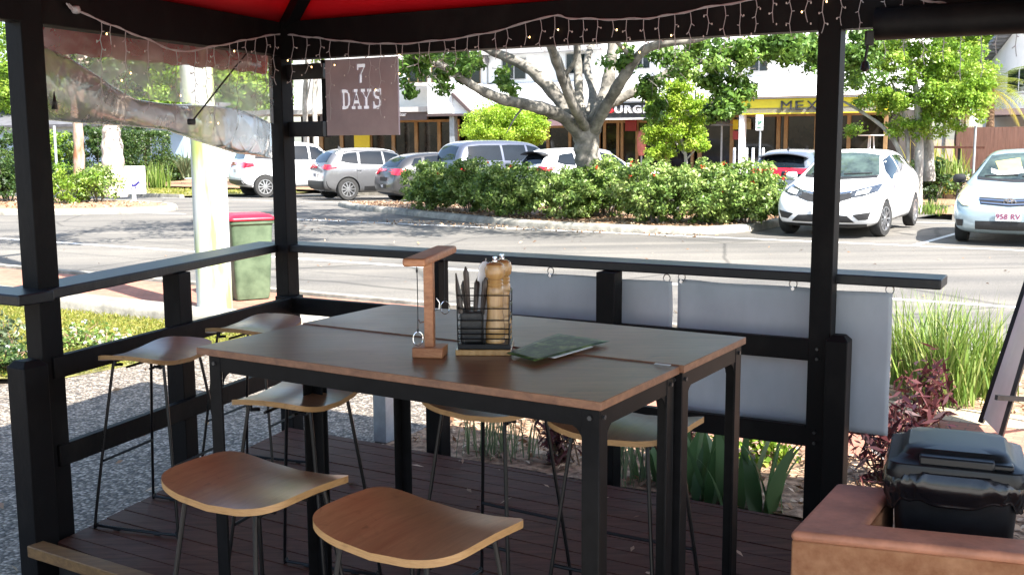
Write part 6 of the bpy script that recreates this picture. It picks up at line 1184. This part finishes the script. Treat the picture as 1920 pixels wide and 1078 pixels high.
# ------------------------------------------------------------------ left side: paperbark, corner bed, far verge
p = gnd(214, 345); p = on_s(214, 345, 21.6); Yp = p[1]; q = lambda x, y, d=0: at(x, y, Yp+d); p[2] = gz(21)+.1
pb = tree('paperbark_tree', 'thick pale flaky barked paperbark tree behind the arrow sign', 'tree', p, [[p, q(214, 330), q(211, 290), q(209, 250), q(207, 225), q(200, 180), q(180, 120), q(160, 40)], [q(212, 240), q(225, 200), q(250, 140), q(280, 60)], [q(205, 225), q(170, 180), q(120, 120)]], [(q(200, 40), (3.2, 2.6, 1.6), 70), (q(120, 90), (1.6, 1.6, 1.0), 24), (q(280, 110), (1.4, 1.4, .9), 20), (q(200, 150), (1.6, 1.4, .5), 16)], 'dark_leaf', 'paper_bark', .15, 90, .5, thick=(.36, .14, .12))
p = on_s(146, 325, 27.5); Yo = p[1]; q = lambda x, y, d=0: at(x, y, Yo+d); p[2] = gz(27)
tree('gum_tree', 'slim orange and grey barked gum tree left of the paperbark', 'tree', p, [[p, q(148, 290), q(146, 240), q(142, 180), q(150, 80), q(150, -40)], [q(142, 180), q(110, 100), q(80, 20)]], [(q(140, 10), (3, 2.4, 1.8), 50), (q(80, 110), (1.6, 1.5, 1.2), 22)], 'bright_leaf', 'orange_bark', .17, 80, .55, thick=(.24, .1))
for (x, y, s_, r, h, lf, sz, lab) in ((128, 384, 18.6, .95, 1.05, 'bright_leaf', .08, 'rounded bright shrub in the corner bed, left of the paperbark'), (186, 386, 19.3, .75, .95, 'hedge_leaf', .085, 'rounded shrub in the corner bed, below the paperbark trunk'), (16, 372, 18.5, .9, 1.3, 'dark_leaf', .1, 'dark shrub in the corner bed at the left edge beyond the post'), (-60, 372, 17.0, 1.0, 1.3, 'hedge_leaf', .1, 'shrub in the corner bed just beyond the left frame edge')):
    p = on_s(x, y, s_); p[2] = gz(s_)+.11; shrub(lab, p, (r, r*.9, h), 46, lf, sz, 70, .22, group='shrubs of the corner bed')
for (x, y, s_, rx, h, lf, lab) in ((108, 325, 33, 1.3, 2.7, 'bright_leaf', 'tall bright green bush behind the slim gum tree'), (185, 322, 34, 2.2, 3.2, 'dark_leaf', 'tall dark green bush behind the paperbark trunk'), (30, 330, 33, 1.8, 2.6, 'dark_leaf', 'tall dark bush behind the left front post'), (95, 338, 30, 2.0, 1.2, 'dark_leaf', 'low dark hedge bush on the far verge'), (235, 322, 36, 1.4, 3.4, 'dark_leaf', 'tall dark bush between paperbark and clipped hedge'), (320, 326, 36, 1.2, 1.4, 'dark_leaf', 'low dark bush below the pale blue wall')):
    p = on_s(x, y, s_); p[2] = gz(s_); shrub(lab, p, (rx, rx*.8, h), 60, lf, .16, 70, .35, 'bush', 'bush', 'bushes on the far verge')
# clipped hedge
p = on_s(273, 312, 34.5); p[2] = gz(34); t = thing('clipped_hedge', 'square clipped dark hedge in front of the pale blue wall', 'hedge', tuple(p)); n = 9000; B_ = RNG.random((n, 3)); fx = RNG.integers(0, 3, n); B_[fx == 0, 0] = RNG.integers(0, 2, (fx == 0).sum()); B_[fx == 1, 1] = 0; B_[fx == 2, 2] = 1
B_ = (B_-np.array([.5, .5, 0]))*np.array([2.0, 1.2, 2.35])+RNG.normal(size=(n, 3))*.05; leaf_mesh('foliage', np.array(p)+B_, RNG.normal(size=(n, 3))+np.array([0, -.6, .5]), .11*(.7+.6*RNG.random(n)), M['dark_leaf'], t); b = MB(); b.tube([p, p+V3((0, 0, 1.8))], .07, 8); b.build('stem', M['palm_bark'], t)
p = on_s(350, 332, 33.5); p[2] = gz(33)+.1; strap('grey green spiky yucca beside the white pole', p+V3((0, 0, .3)), 120, 1.35, .085, 'grey_strap', .08, 'yucca', 'yucca', 1.5, seg=4)
p = on_s(294, 338, 30.5); p[2] = gz(30)+.08; strap('bright green grass tuft on the far lawn near the arrow sign', p, 160, 1.15, .05, 'strap_leaf', .25, 'grass tuft', 'grass_tuft', .6)
p = on_s(107, 325, 26); b = MB(); b.tube([Z(p, gz(26)), Z(p, at(107, 236, p[1])[2])], .05, 8); o = tag(b.build('sign_pole', M['grey_metal']), 'thin grey metal pole left of the slim gum tree', 'pole'); centre(o)
# background trees beyond the left houses and behind the right hand house
bt = None
def bgtree():
    t = thing('background_tree', 'broad green tree towering behind the pale blue building', 'tree', (0, 0, 0), 'background trees', local=True); b = MB(); limb(b, [(0, 0, -.2), (.1, 0, 2), (-.1, .1, 4.5), (.2, 0, 8)], .32, .1); b.build('trunk', M['palm_bark'], t, smooth=70)
    P_, N_, R_ = [], [], []
    for c, r, k in (((0, 0, 6.5), (4, 3.6, 3), 90), ((-1.8, 0, 4.6), (2.6, 2.4, 1.8), 36), ((2, .5, 5), (2.6, 2.4, 2), 36), ((0, 0, 9), (2.4, 2.2, 1.6), 34)): a, n, q = clumps(c, r, k, 80, .75); P_.append(a); N_.append(n); R_.append(q)
    P_, N_, R_ = np.concatenate(P_), np.concatenate(N_), np.concatenate(R_); leaf_mesh('crown', P_, N_, .28*(.7+.6*RNG.random(len(P_))), M['bright_leaf'], t, .5, rnd=R_); return t
for i, (x, s_, sc, lab) in enumerate(((100, 46, 1.0, 'broad green tree behind the pale blue building, leftmost seen through the blind'), (205, 50, 1.15, 'broad green tree behind the pale blue building, second through the blind'), (300, 47, .95, 'broad green tree behind the pale blue building, third through the blind'), (395, 52, 1.1, 'broad green tree behind the pale blue building, fourth through the blind'), (480, 50, 1.05, 'broad green tree behind the cafe, beside the corner post'), (-40, 46, 1.1, 'broad green tree at the far left edge behind the front post'), (1800, 52, 1.0, 'broad green tree behind the palms left of the white house'), (1935, 60, 1.2, 'broad green tree behind the white house at the right edge'))):
    p = on_s(x, 300, s_); p[2] = gz(s_)
    if bt is None: bt = bgtree(); bt.location = p; bt['label'] = lab; bt.scale = (sc,)*3
    else: dup(bt, tuple(p), i*1.3, lab, scale=sc)
# pale gum stems beside the cafe (between corner post and sign)
for i, (x, s_, lab) in enumerate(((573, 33.6, 'pale slender gum trunk seen left of the 7 DAYS sign'), (591, 33.2, 'second pale gum trunk beside the sign bracket upright'))):
    q = lambda x_, y_, s_=s_: on_s(x_, y_, s_); p = q(x+2, 300); p[2] = gz(s_)+.1
    tree('gum_tree', lab, 'tree', p, [[p, q(x+1, 250), q(x-2, 190), q(x+2, 120), q(x-4, 40), q(x, -60)], [q(x-1, 200), q(x+9, 150), q(x+14, 90)]], [(q(x, 10), (2.0, 1.8, 1.2), 34), (q(x+5, 90), (.6, .6, .5), 8)], 'bright_leaf', 'pale_bark', .13, 70, .4, thick=(.13, .05))
# tree on our side of the street, out of frame left: its shade falls across the road
p = V3((-9.5, 13.2, gz(6.4))); tree('verge_tree', 'spreading tree on the near verge beyond the left frame edge', 'tree', p, [[p, p+V3((.2, .3, 2)), p+V3((.8, .8, 4)), p+V3((2.2, 1.8, 6))], [p+V3((.4, .4, 2.5)), p+V3((-1, 1, 5))]], [(p+V3((1.5, 1.0, 6.6)), (3.6, 2.6, 1.2), 38), (p+V3((4.6, 2.4, 6.8)), (2.2, 1.6, .7), 16), (p+V3((-1, -.5, 6)), (2.4, 2.2, 1.2), 24)], 'fig_leaf', 'fig_bark', .14, 90, .5, thick=(.22, .1))
# ------------------------------------------------------------------ garden by the gazebo
for i, (x, y, n, h, lab) in enumerate(((1712, 722, 190, .72, 'left clump of bright strappy lomandra by the large banner edge'), (1775, 752, 230, .78, 'middle clump of bright strappy lomandra on the verge bed'), (1838, 740, 190, .70, 'right clump of bright strappy lomandra before the sandwich board'))):
    p = onz(x, y, -.12); strap(lab, p, n, h, .017, 'strap_leaf', .10, 'lomandra', 'lomandra', 1.0, 'lomandra clumps on the verge')
def leafy(label, c, r, n, leaf, size, asp, cat='plant', name='leafy_plant', up=.5, nst=9):
    t = thing(name, label, cat, tuple(c)); c = V3(c); b = MB(); P_, N_ = [], []
    for i in range(nst):
        a = random.random()*6.28; q = c+V3((math.cos(a)*r[0]*random.uniform(.2, .9), math.sin(a)*r[1]*random.uniform(.2, .9), r[2]*random.uniform(.6, 1.0))); mid = (c+q)/2+V3((0, 0, .06)); b.tube([c+V3((random.gauss(0, .04), random.gauss(0, .04), -.02)), mid, q], [.006, .005, .003], 5)
        m = n//nst; f = RNG.random((m, 1))**.7; P_.append(c*(1-f)+q*f+RNG.normal(size=(m, 3))*np.array([r[0], r[1], r[2]])*.16); N_.append(RNG.normal(size=(m, 3))+np.array([0, 0, up]))
    b.build('stem', M['palm_bark'], t); P_, N_ = np.concatenate(P_), np.concatenate(N_); P_[:, 2] = np.maximum(P_[:, 2], c[2]+.02); leaf_mesh('foliage', P_, N_, size*(.6+.7*RNG.random(len(P_))), M[leaf], t, asp); return t
gzb = -.13
for x, y, r, n, sz, lab in ((1668, 905, (.36, .28, .52), 620, .10, 'purple red leaved shrub beside the black bin and gazebo post'), (1735, 800, (.22, .22, .42), 300, .10, 'smaller purple red leaved shrub in front of the lomandra'), (1050, 868, (.24, .2, .38), 260, .09, 'dark red leaved plant in the garden bed beneath the tabletop')):
    p = onz(x, y, gzb); leafy(lab, p, r, n, 'purple_leaf', sz, .22, 'shrub', 'purple_shrub')
for i, (x, y, n, h, w, lab) in enumerate(((1350, 935, 16, .50, .10, 'broad leaved ginger plant in the bed right of the table leg'), (1440, 955, 12, .48, .095, 'broad leaved ginger plant beside the right gazebo post'), (1300, 905, 14, .42, .09, 'broad leaved ginger plant behind the right end stool'), (1235, 900, 10, .36, .07, 'small broad leaved plant between the right table legs'))):
    p = onz(x, y, gzb); strap(lab, p, n, h, w, 'broad_leaf', .06, 'plant', 'ginger_plant', .9, 'ginger plants in the garden bed')
for i, (x, y, lab) in enumerate(((905, 850, 'wispy grass clump on the bed edge beneath the rear stool'), (965, 856, 'second wispy grass clump beneath the tabletop'), (1180, 905, 'thin grass clump by the middle rail post'))):
    p = onz(x, y, gzb); strap(lab, p, 46, .42, .010, 'grey_strap', .08, 'grass clump', 'grass_clump', 1.0)
p = onz(1450, 870, gzb); leafy('small round leaved shrub with yellow leaves under the large banner', p, (.40, .16, .36), 420, 'bright_leaf', .05, .8, 'shrub', 'small_shrub')
p = onz(1270, 860, gzb); leafy('low brown green undergrowth plant beneath the banners', p, (.34, .16, .3), 300, 'purple_leaf', .06, .5, 'plant', 'bed_plant')
# ground cover with white flowers, mint bush at the left edge
for x, y, r, n, lf, sz, lab in ((150, 655, .40, 700, 'hedge_leaf', .045, 'low ground cover dotted with white flowers beyond the lower rail'), (200, 674, .26, 380, 'hedge_leaf', .045, 'small ground cover patch with white flowers, nearer the path'), (12, 700, .42, 600, 'dark_leaf', .05, 'white flowering ground cover at the left edge beyond the stub post')):
    p = gnd(x, y); t = leafy(lab, p, (r, r, .22), n, lf, sz, .6, 'ground cover', 'ground_cover', 1.2, 12); k = 9; K = np.array(p)+np.c_[RNG.normal(size=(k, 2))*r*.5, .16+.1*RNG.random(k)]; Kp = np.repeat(K, 5, 0)+RNG.normal(size=(k*5, 3))*.010; leaf_mesh('flowers', Kp, RNG.normal(size=(k*5, 3))+np.array([0, 0, 1]), np.full(k*5, .024), M['flower_white'], t, .8)['kind'] = 'stuff'
p = gnd(14, 668); leafy('pale mint green bush at the left edge behind the post', p, (.22, .22, .34), 420, 'grey_strap', .05, .7, 'bush', 'mint_bush', .8)
# lawn blades, leaf litter, pebbles: nobody could count these
def inpoly(P, poly):
    poly = np.array(poly); x, y = P[:, 0], P[:, 1]; r = np.zeros(len(P), bool); j = len(poly)-1
    for i in range(len(poly)):
        xi, yi, xj, yj = *poly[i], *poly[j]; r ^= ((yi > y) != (yj > y)) & (x < (xj-xi)*(y-yi)/(yj-yi+1e-12)+xi); j = i
    return r
def zg(P): return np.interp(P[:, 0]*DN[0]+P[:, 1]*DN[1], [6, 18, 21, 30], [-.15, -.02, -.02, -.27])
n = 70000; Q = np.c_[RNG.uniform(-8, -1.9, n), RNG.uniform(8.2, 14, n)]; Q = Q[inpoly(Q, [(-8, 8.6), (-4.7, 8.35), (-3.55, 8.38), (-2.1, 10.3), (-2.42, 10.5), (-3.3, 10.72), (-8, 13.4)])]
C_ = np.c_[Q, zg(Q)+.02+.02*RNG.random(len(Q))]; N_ = RNG.normal(size=(len(Q), 3)); N_[:, 2] *= .45; o = leaf_mesh('lawn_grass', C_, N_, .05+.04*RNG.random(len(Q)), M['grass'], None, .16); o['kind'] = 'stuff'; o['label'] = 'sunlit short grass of the lawn beyond the left rail'; o['category'] = 'grass'
n = 9000; Q = np.array([DU*u+DN*s for u, s in zip(RNG.uniform(-60, -27.8, n), RNG.uniform(25.1, 30.8, n))]); C_ = np.c_[Q, zg(Q)+.1]; N_ = RNG.normal(size=(n, 3)); N_[:, 2] *= .5; o = leaf_mesh('far_lawn_grass', C_, N_, np.full(n, .12), M['grass'], None, .3); o['kind'] = 'stuff'; o['label'] = 'yellowish mown grass on the far verge'; o['category'] = 'grass'
def litter(name, poly_us, n, zo, size, lab):
    P_ = np.array(poly_us); lo, hi = P_.min(0), P_.max(0); Q = np.c_[RNG.uniform(lo[0], hi[0], n), RNG.uniform(lo[1], hi[1], n)]; Q = Q[inpoly(Q, poly_us)]; W = Q[:, :1]*DU+Q[:, 1:]*DN; C_ = np.c_[W, np.interp(Q[:, 1], [6, 18, 21, 30], [-.15, -.02, -.02, -.27])+zo+.01*RNG.random(len(Q))]
    N_ = RNG.normal(size=(len(Q), 3))*.5+np.array([0, 0, 1]); o = leaf_mesh(name, C_, N_, size*(.5+RNG.random(len(Q))), M['litter'], None, .45); o['kind'] = 'stuff'; o['label'] = lab; o['category'] = 'leaf litter'
litter('island_litter', inset(isl, .2), 9000, .13, .07, 'dry leaf litter and mulch under the island hedge'); litter('corner_litter', [(-40, 14.5), (-24, 16.6), (-22, 17.8), (-22, 19.2), (-24, 19.8), (-40, 19.8)], 5000, .13, .08, 'dry leaf litter in the corner bed')
litter('bed_litter', [(-3.9, 5.1), (3, 5.1), (3, 6.2), (-3.9, 6.2)], 2600, .03, .05, 'dry leaf litter in the garden bed by the deck'); litter('verge_litter', [(-6.2, 7.75), (6, 7.75), (6, 9.1), (-6.2, 9.1)], 2200, .01, .05, 'dry leaf litter on the verge bed'); litter('gutter_litter', [(-17, 17.75), (-6.6, 17.75), (-6.6, 18.35), (-13, 18.9)], 700, .012, .06, 'dry leaves gathered in the gutter of the island'); litter('path_litter', [(-9, -2), (-1.5, -2), (-1.5, 6.5), (-9, 6.5)], 160, .008, .07, 'scattered dry leaves on the exposed aggregate path'); litter('road_litter', [(-16, 9.6), (4, 9.6), (4, 17.6), (-16, 17.6)], 160, .008, .06, 'scattered dry leaves on the road')
n = 40; Q = np.c_[RNG.uniform(-1.2, 1.1, n), RNG.uniform(3.4, 5.6, n)]; o = leaf_mesh('deck_leaves', np.c_[Q, np.full(n, .006)], RNG.normal(size=(n, 3))*.2+np.array([0, 0, 1]), .03+.05*RNG.random(n), M['litter'], None, .3); o['kind'] = 'stuff'; o['label'] = 'few dry leaves lying on the dark deck'; o['category'] = 'leaf litter'
# ------------------------------------------------------------------ fairy lights
M['wire_white'] = mat('fairy_wire', (.40, .38, .40), .5, var=.05); M['bulb'] = mat('fairy_bulb', (.9, .8, .6), .3, var=.02, emit=(1, .60, .22), estr=2.2)
M['bulb_off'] = mat('fairy_bulb_cap', (.62, .58, .56), .35, var=.05)
def icicle(label, path, plane_P, plane_d, xs, lens, seed):
    rnd = random.Random(seed); P = [on_line(x, y, plane_P, plane_d) for x, y in path]; t = thing('fairy_lights', label, 'fairy lights', tuple(P[len(P)//2]), 'icicle fairy light strings'); b = MB(); sp_ = smooth_path(P, 6); b.tube(sp_, .0032, 5); off = V3((0, 0, .006)); b.tube([p+off*math.sin(i*.9)+V3((0, -.004, 0)) for i, p in enumerate(sp_)], .0025, 5); b.build('main_wire', M['wire_white'], t); nbulb = 0
    for x, ln in zip(xs, lens):
        y = float(np.interp(x, [a for a, _ in path], [c for _, c in path])); yy = y; pts = [(x, yy)]; sg = rnd.choice((-1, 1)); br = []
        while yy < y+ln:
            yy += rnd.uniform(13, 24); xx = x+sg*rnd.uniform(.3, 3.2); pts.append((xx, yy)); br.append((xx, yy, sg)); sg = -sg
        b = MB(); b.tube(smooth_path([on_line(px, py, plane_P, plane_d) for px, py in pts], 2), .0018, 5)
        for xx, y2, g in br[:-1]: b.tube([on_line(xx, y2, plane_P, plane_d), on_line(xx+g*rnd.uniform(4, 7), y2+rnd.uniform(-1, 6), plane_P, plane_d)], .0021, 5)
        b.build('drop_wire', M['wire_white'], t)
        for k, (xx, y2, g) in enumerate(br):
            if nbulb < 95 and rnd.random() < .75:
                q = on_line(xx+g*6, y2+3, plane_P, plane_d); e = MB(); lit = rnd.random() < .14; e.lathe([(.0008, -.004), (.0030, -.002), (.0030, .003), (.0008, .006)], 6, q); e.build('bulb', M['bulb'] if lit else M['bulb_off'], t); nbulb += 1
inB = P0+nB*.062; xs = [548, 575, 600, 620, 655, 693, 713, 742, 755, 785, 806, 832, 854, 877, 898, 930, 950, 985, 1013, 1040, 1066, 1093, 1120, 1148, 1175, 1207, 1236, 1265, 1294, 1327, 1358, 1388, 1417, 1449, 1482, 1512, 1543, 1577, 1612, 1660, 1694, 1731, 1768]
rl = random.Random(3); icicle('white icicle fairy lights draped along the street side beam', [(540, 66), (580, 70), (620, 75), (680, 81), (740, 83), (810, 78), (880, 69), (950, 54), (1030, 31), (1070, 35), (1130, 37), (1200, 36), (1250, 30), (1320, 16), (1400, 2), (1480, -14), (1560, -24), (1640, -22), (1720, -2), (1770, 8), (1810, 15), (1850, 21), (1900, 26), (1960, 32)], inB, dB, xs+[1800, 1840, 1868, 1905], [110, 60, 40, 130, 50, 90, 120, 60]+[rl.uniform(26, 52) for _ in range(18)]+[rl.uniform(45, 75) for _ in range(13)]+[rl.uniform(70, 130) for _ in range(8)], 5)
inL = P1+nL*.062; icicle('white icicle fairy lights sagging along the left beam before the clear blind', [(125, 8), (138, 18), (195, 42), (240, 60), (290, 80), (335, 97), (390, 90), (440, 80), (480, 72), (525, 64)], inL, dL, [190, 208, 236, 278, 330, 366, 388, 402, 430, 446, 462, 480, 498, 515], [140, 18, 150, 130, 120, 110, 80, 150, 90, 130, 50, 120, 100, 90], 9)
q = on_line(142, 19, inL, dL); b = MB(); b.lathe([(.004, -.02), (.016, -.012), (.018, 0), (.016, .014), (.004, .02)], 12, q, 'x'); b.tube([q, on_line(128, 8, inL, dL)], .004, 5); o = b.build('light_connector', M['wire_white']); centre(tag(o, 'white cable connector where the left fairy lights begin', 'cable connector'))
SUN, SKY, EXPO = 4.8, .10, 2.1
# ================================================================== LIGHT, SKY, CAMERA
w = bpy.data.worlds.new('World'); S.world = w; w.use_nodes = True
nw = w.node_tree; bg = nw.nodes['Background']; sk_ = nw.nodes.new('ShaderNodeTexSky'); sk_.sky_type = 'NISHITA'; sk_.sun_disc = False
SUN_EL = rad(48); sun_dir = V3((.65*math.cos(SUN_EL), -.76*math.cos(SUN_EL), math.sin(SUN_EL)))
sk_.sun_elevation = SUN_EL; sk_.sun_rotation = math.atan2(sun_dir[0], sun_dir[1]); sk_.air_density = 1.0; sk_.dust_density = 1.5
nw.links.new(sk_.outputs[0], bg.inputs[0]); bg.inputs[1].default_value = SKY
sl = bpy.data.lights.new('sun', 'SUN'); sl.energy = SUN; sl.angle = rad(.5); sl.color = (1, .955, .89)
so_ = bpy.data.objects.new('sun', sl); COL.objects.link(so_); so_.rotation_euler = Vector(-sun_dir).to_track_quat('-Z', 'Y').to_euler(); so_.location = (10, -20, 40)
ca = bpy.data.cameras.new('camera'); co = bpy.data.objects.new('camera', ca); COL.objects.link(co)
ca.sensor_width = 36; ca.lens = F/1920*36; ca.clip_end = 3000; ca.clip_start = .05
m4 = Matrix.Identity(4)
for i in range(3): m4[i][0] = CM[0][i]; m4[i][1] = -CM[1][i]; m4[i][2] = -CM[2][i]; m4[i][3] = EYEV[i]
co.matrix_world = m4; S.camera = co
vs_ = S.view_settings; vs_.view_transform = 'Standard'; vs_.look = 'None'; vs_.exposure = EXPO; vs_.gamma = 1
cy = S.cycles; cy.max_bounces = 8; cy.transparent_max_bounces = 12; cy.diffuse_bounces = 4; cy.glossy_bounces = 4; cy.caustics_reflective = False; cy.caustics_refractive = False; cy.use_denoising = True
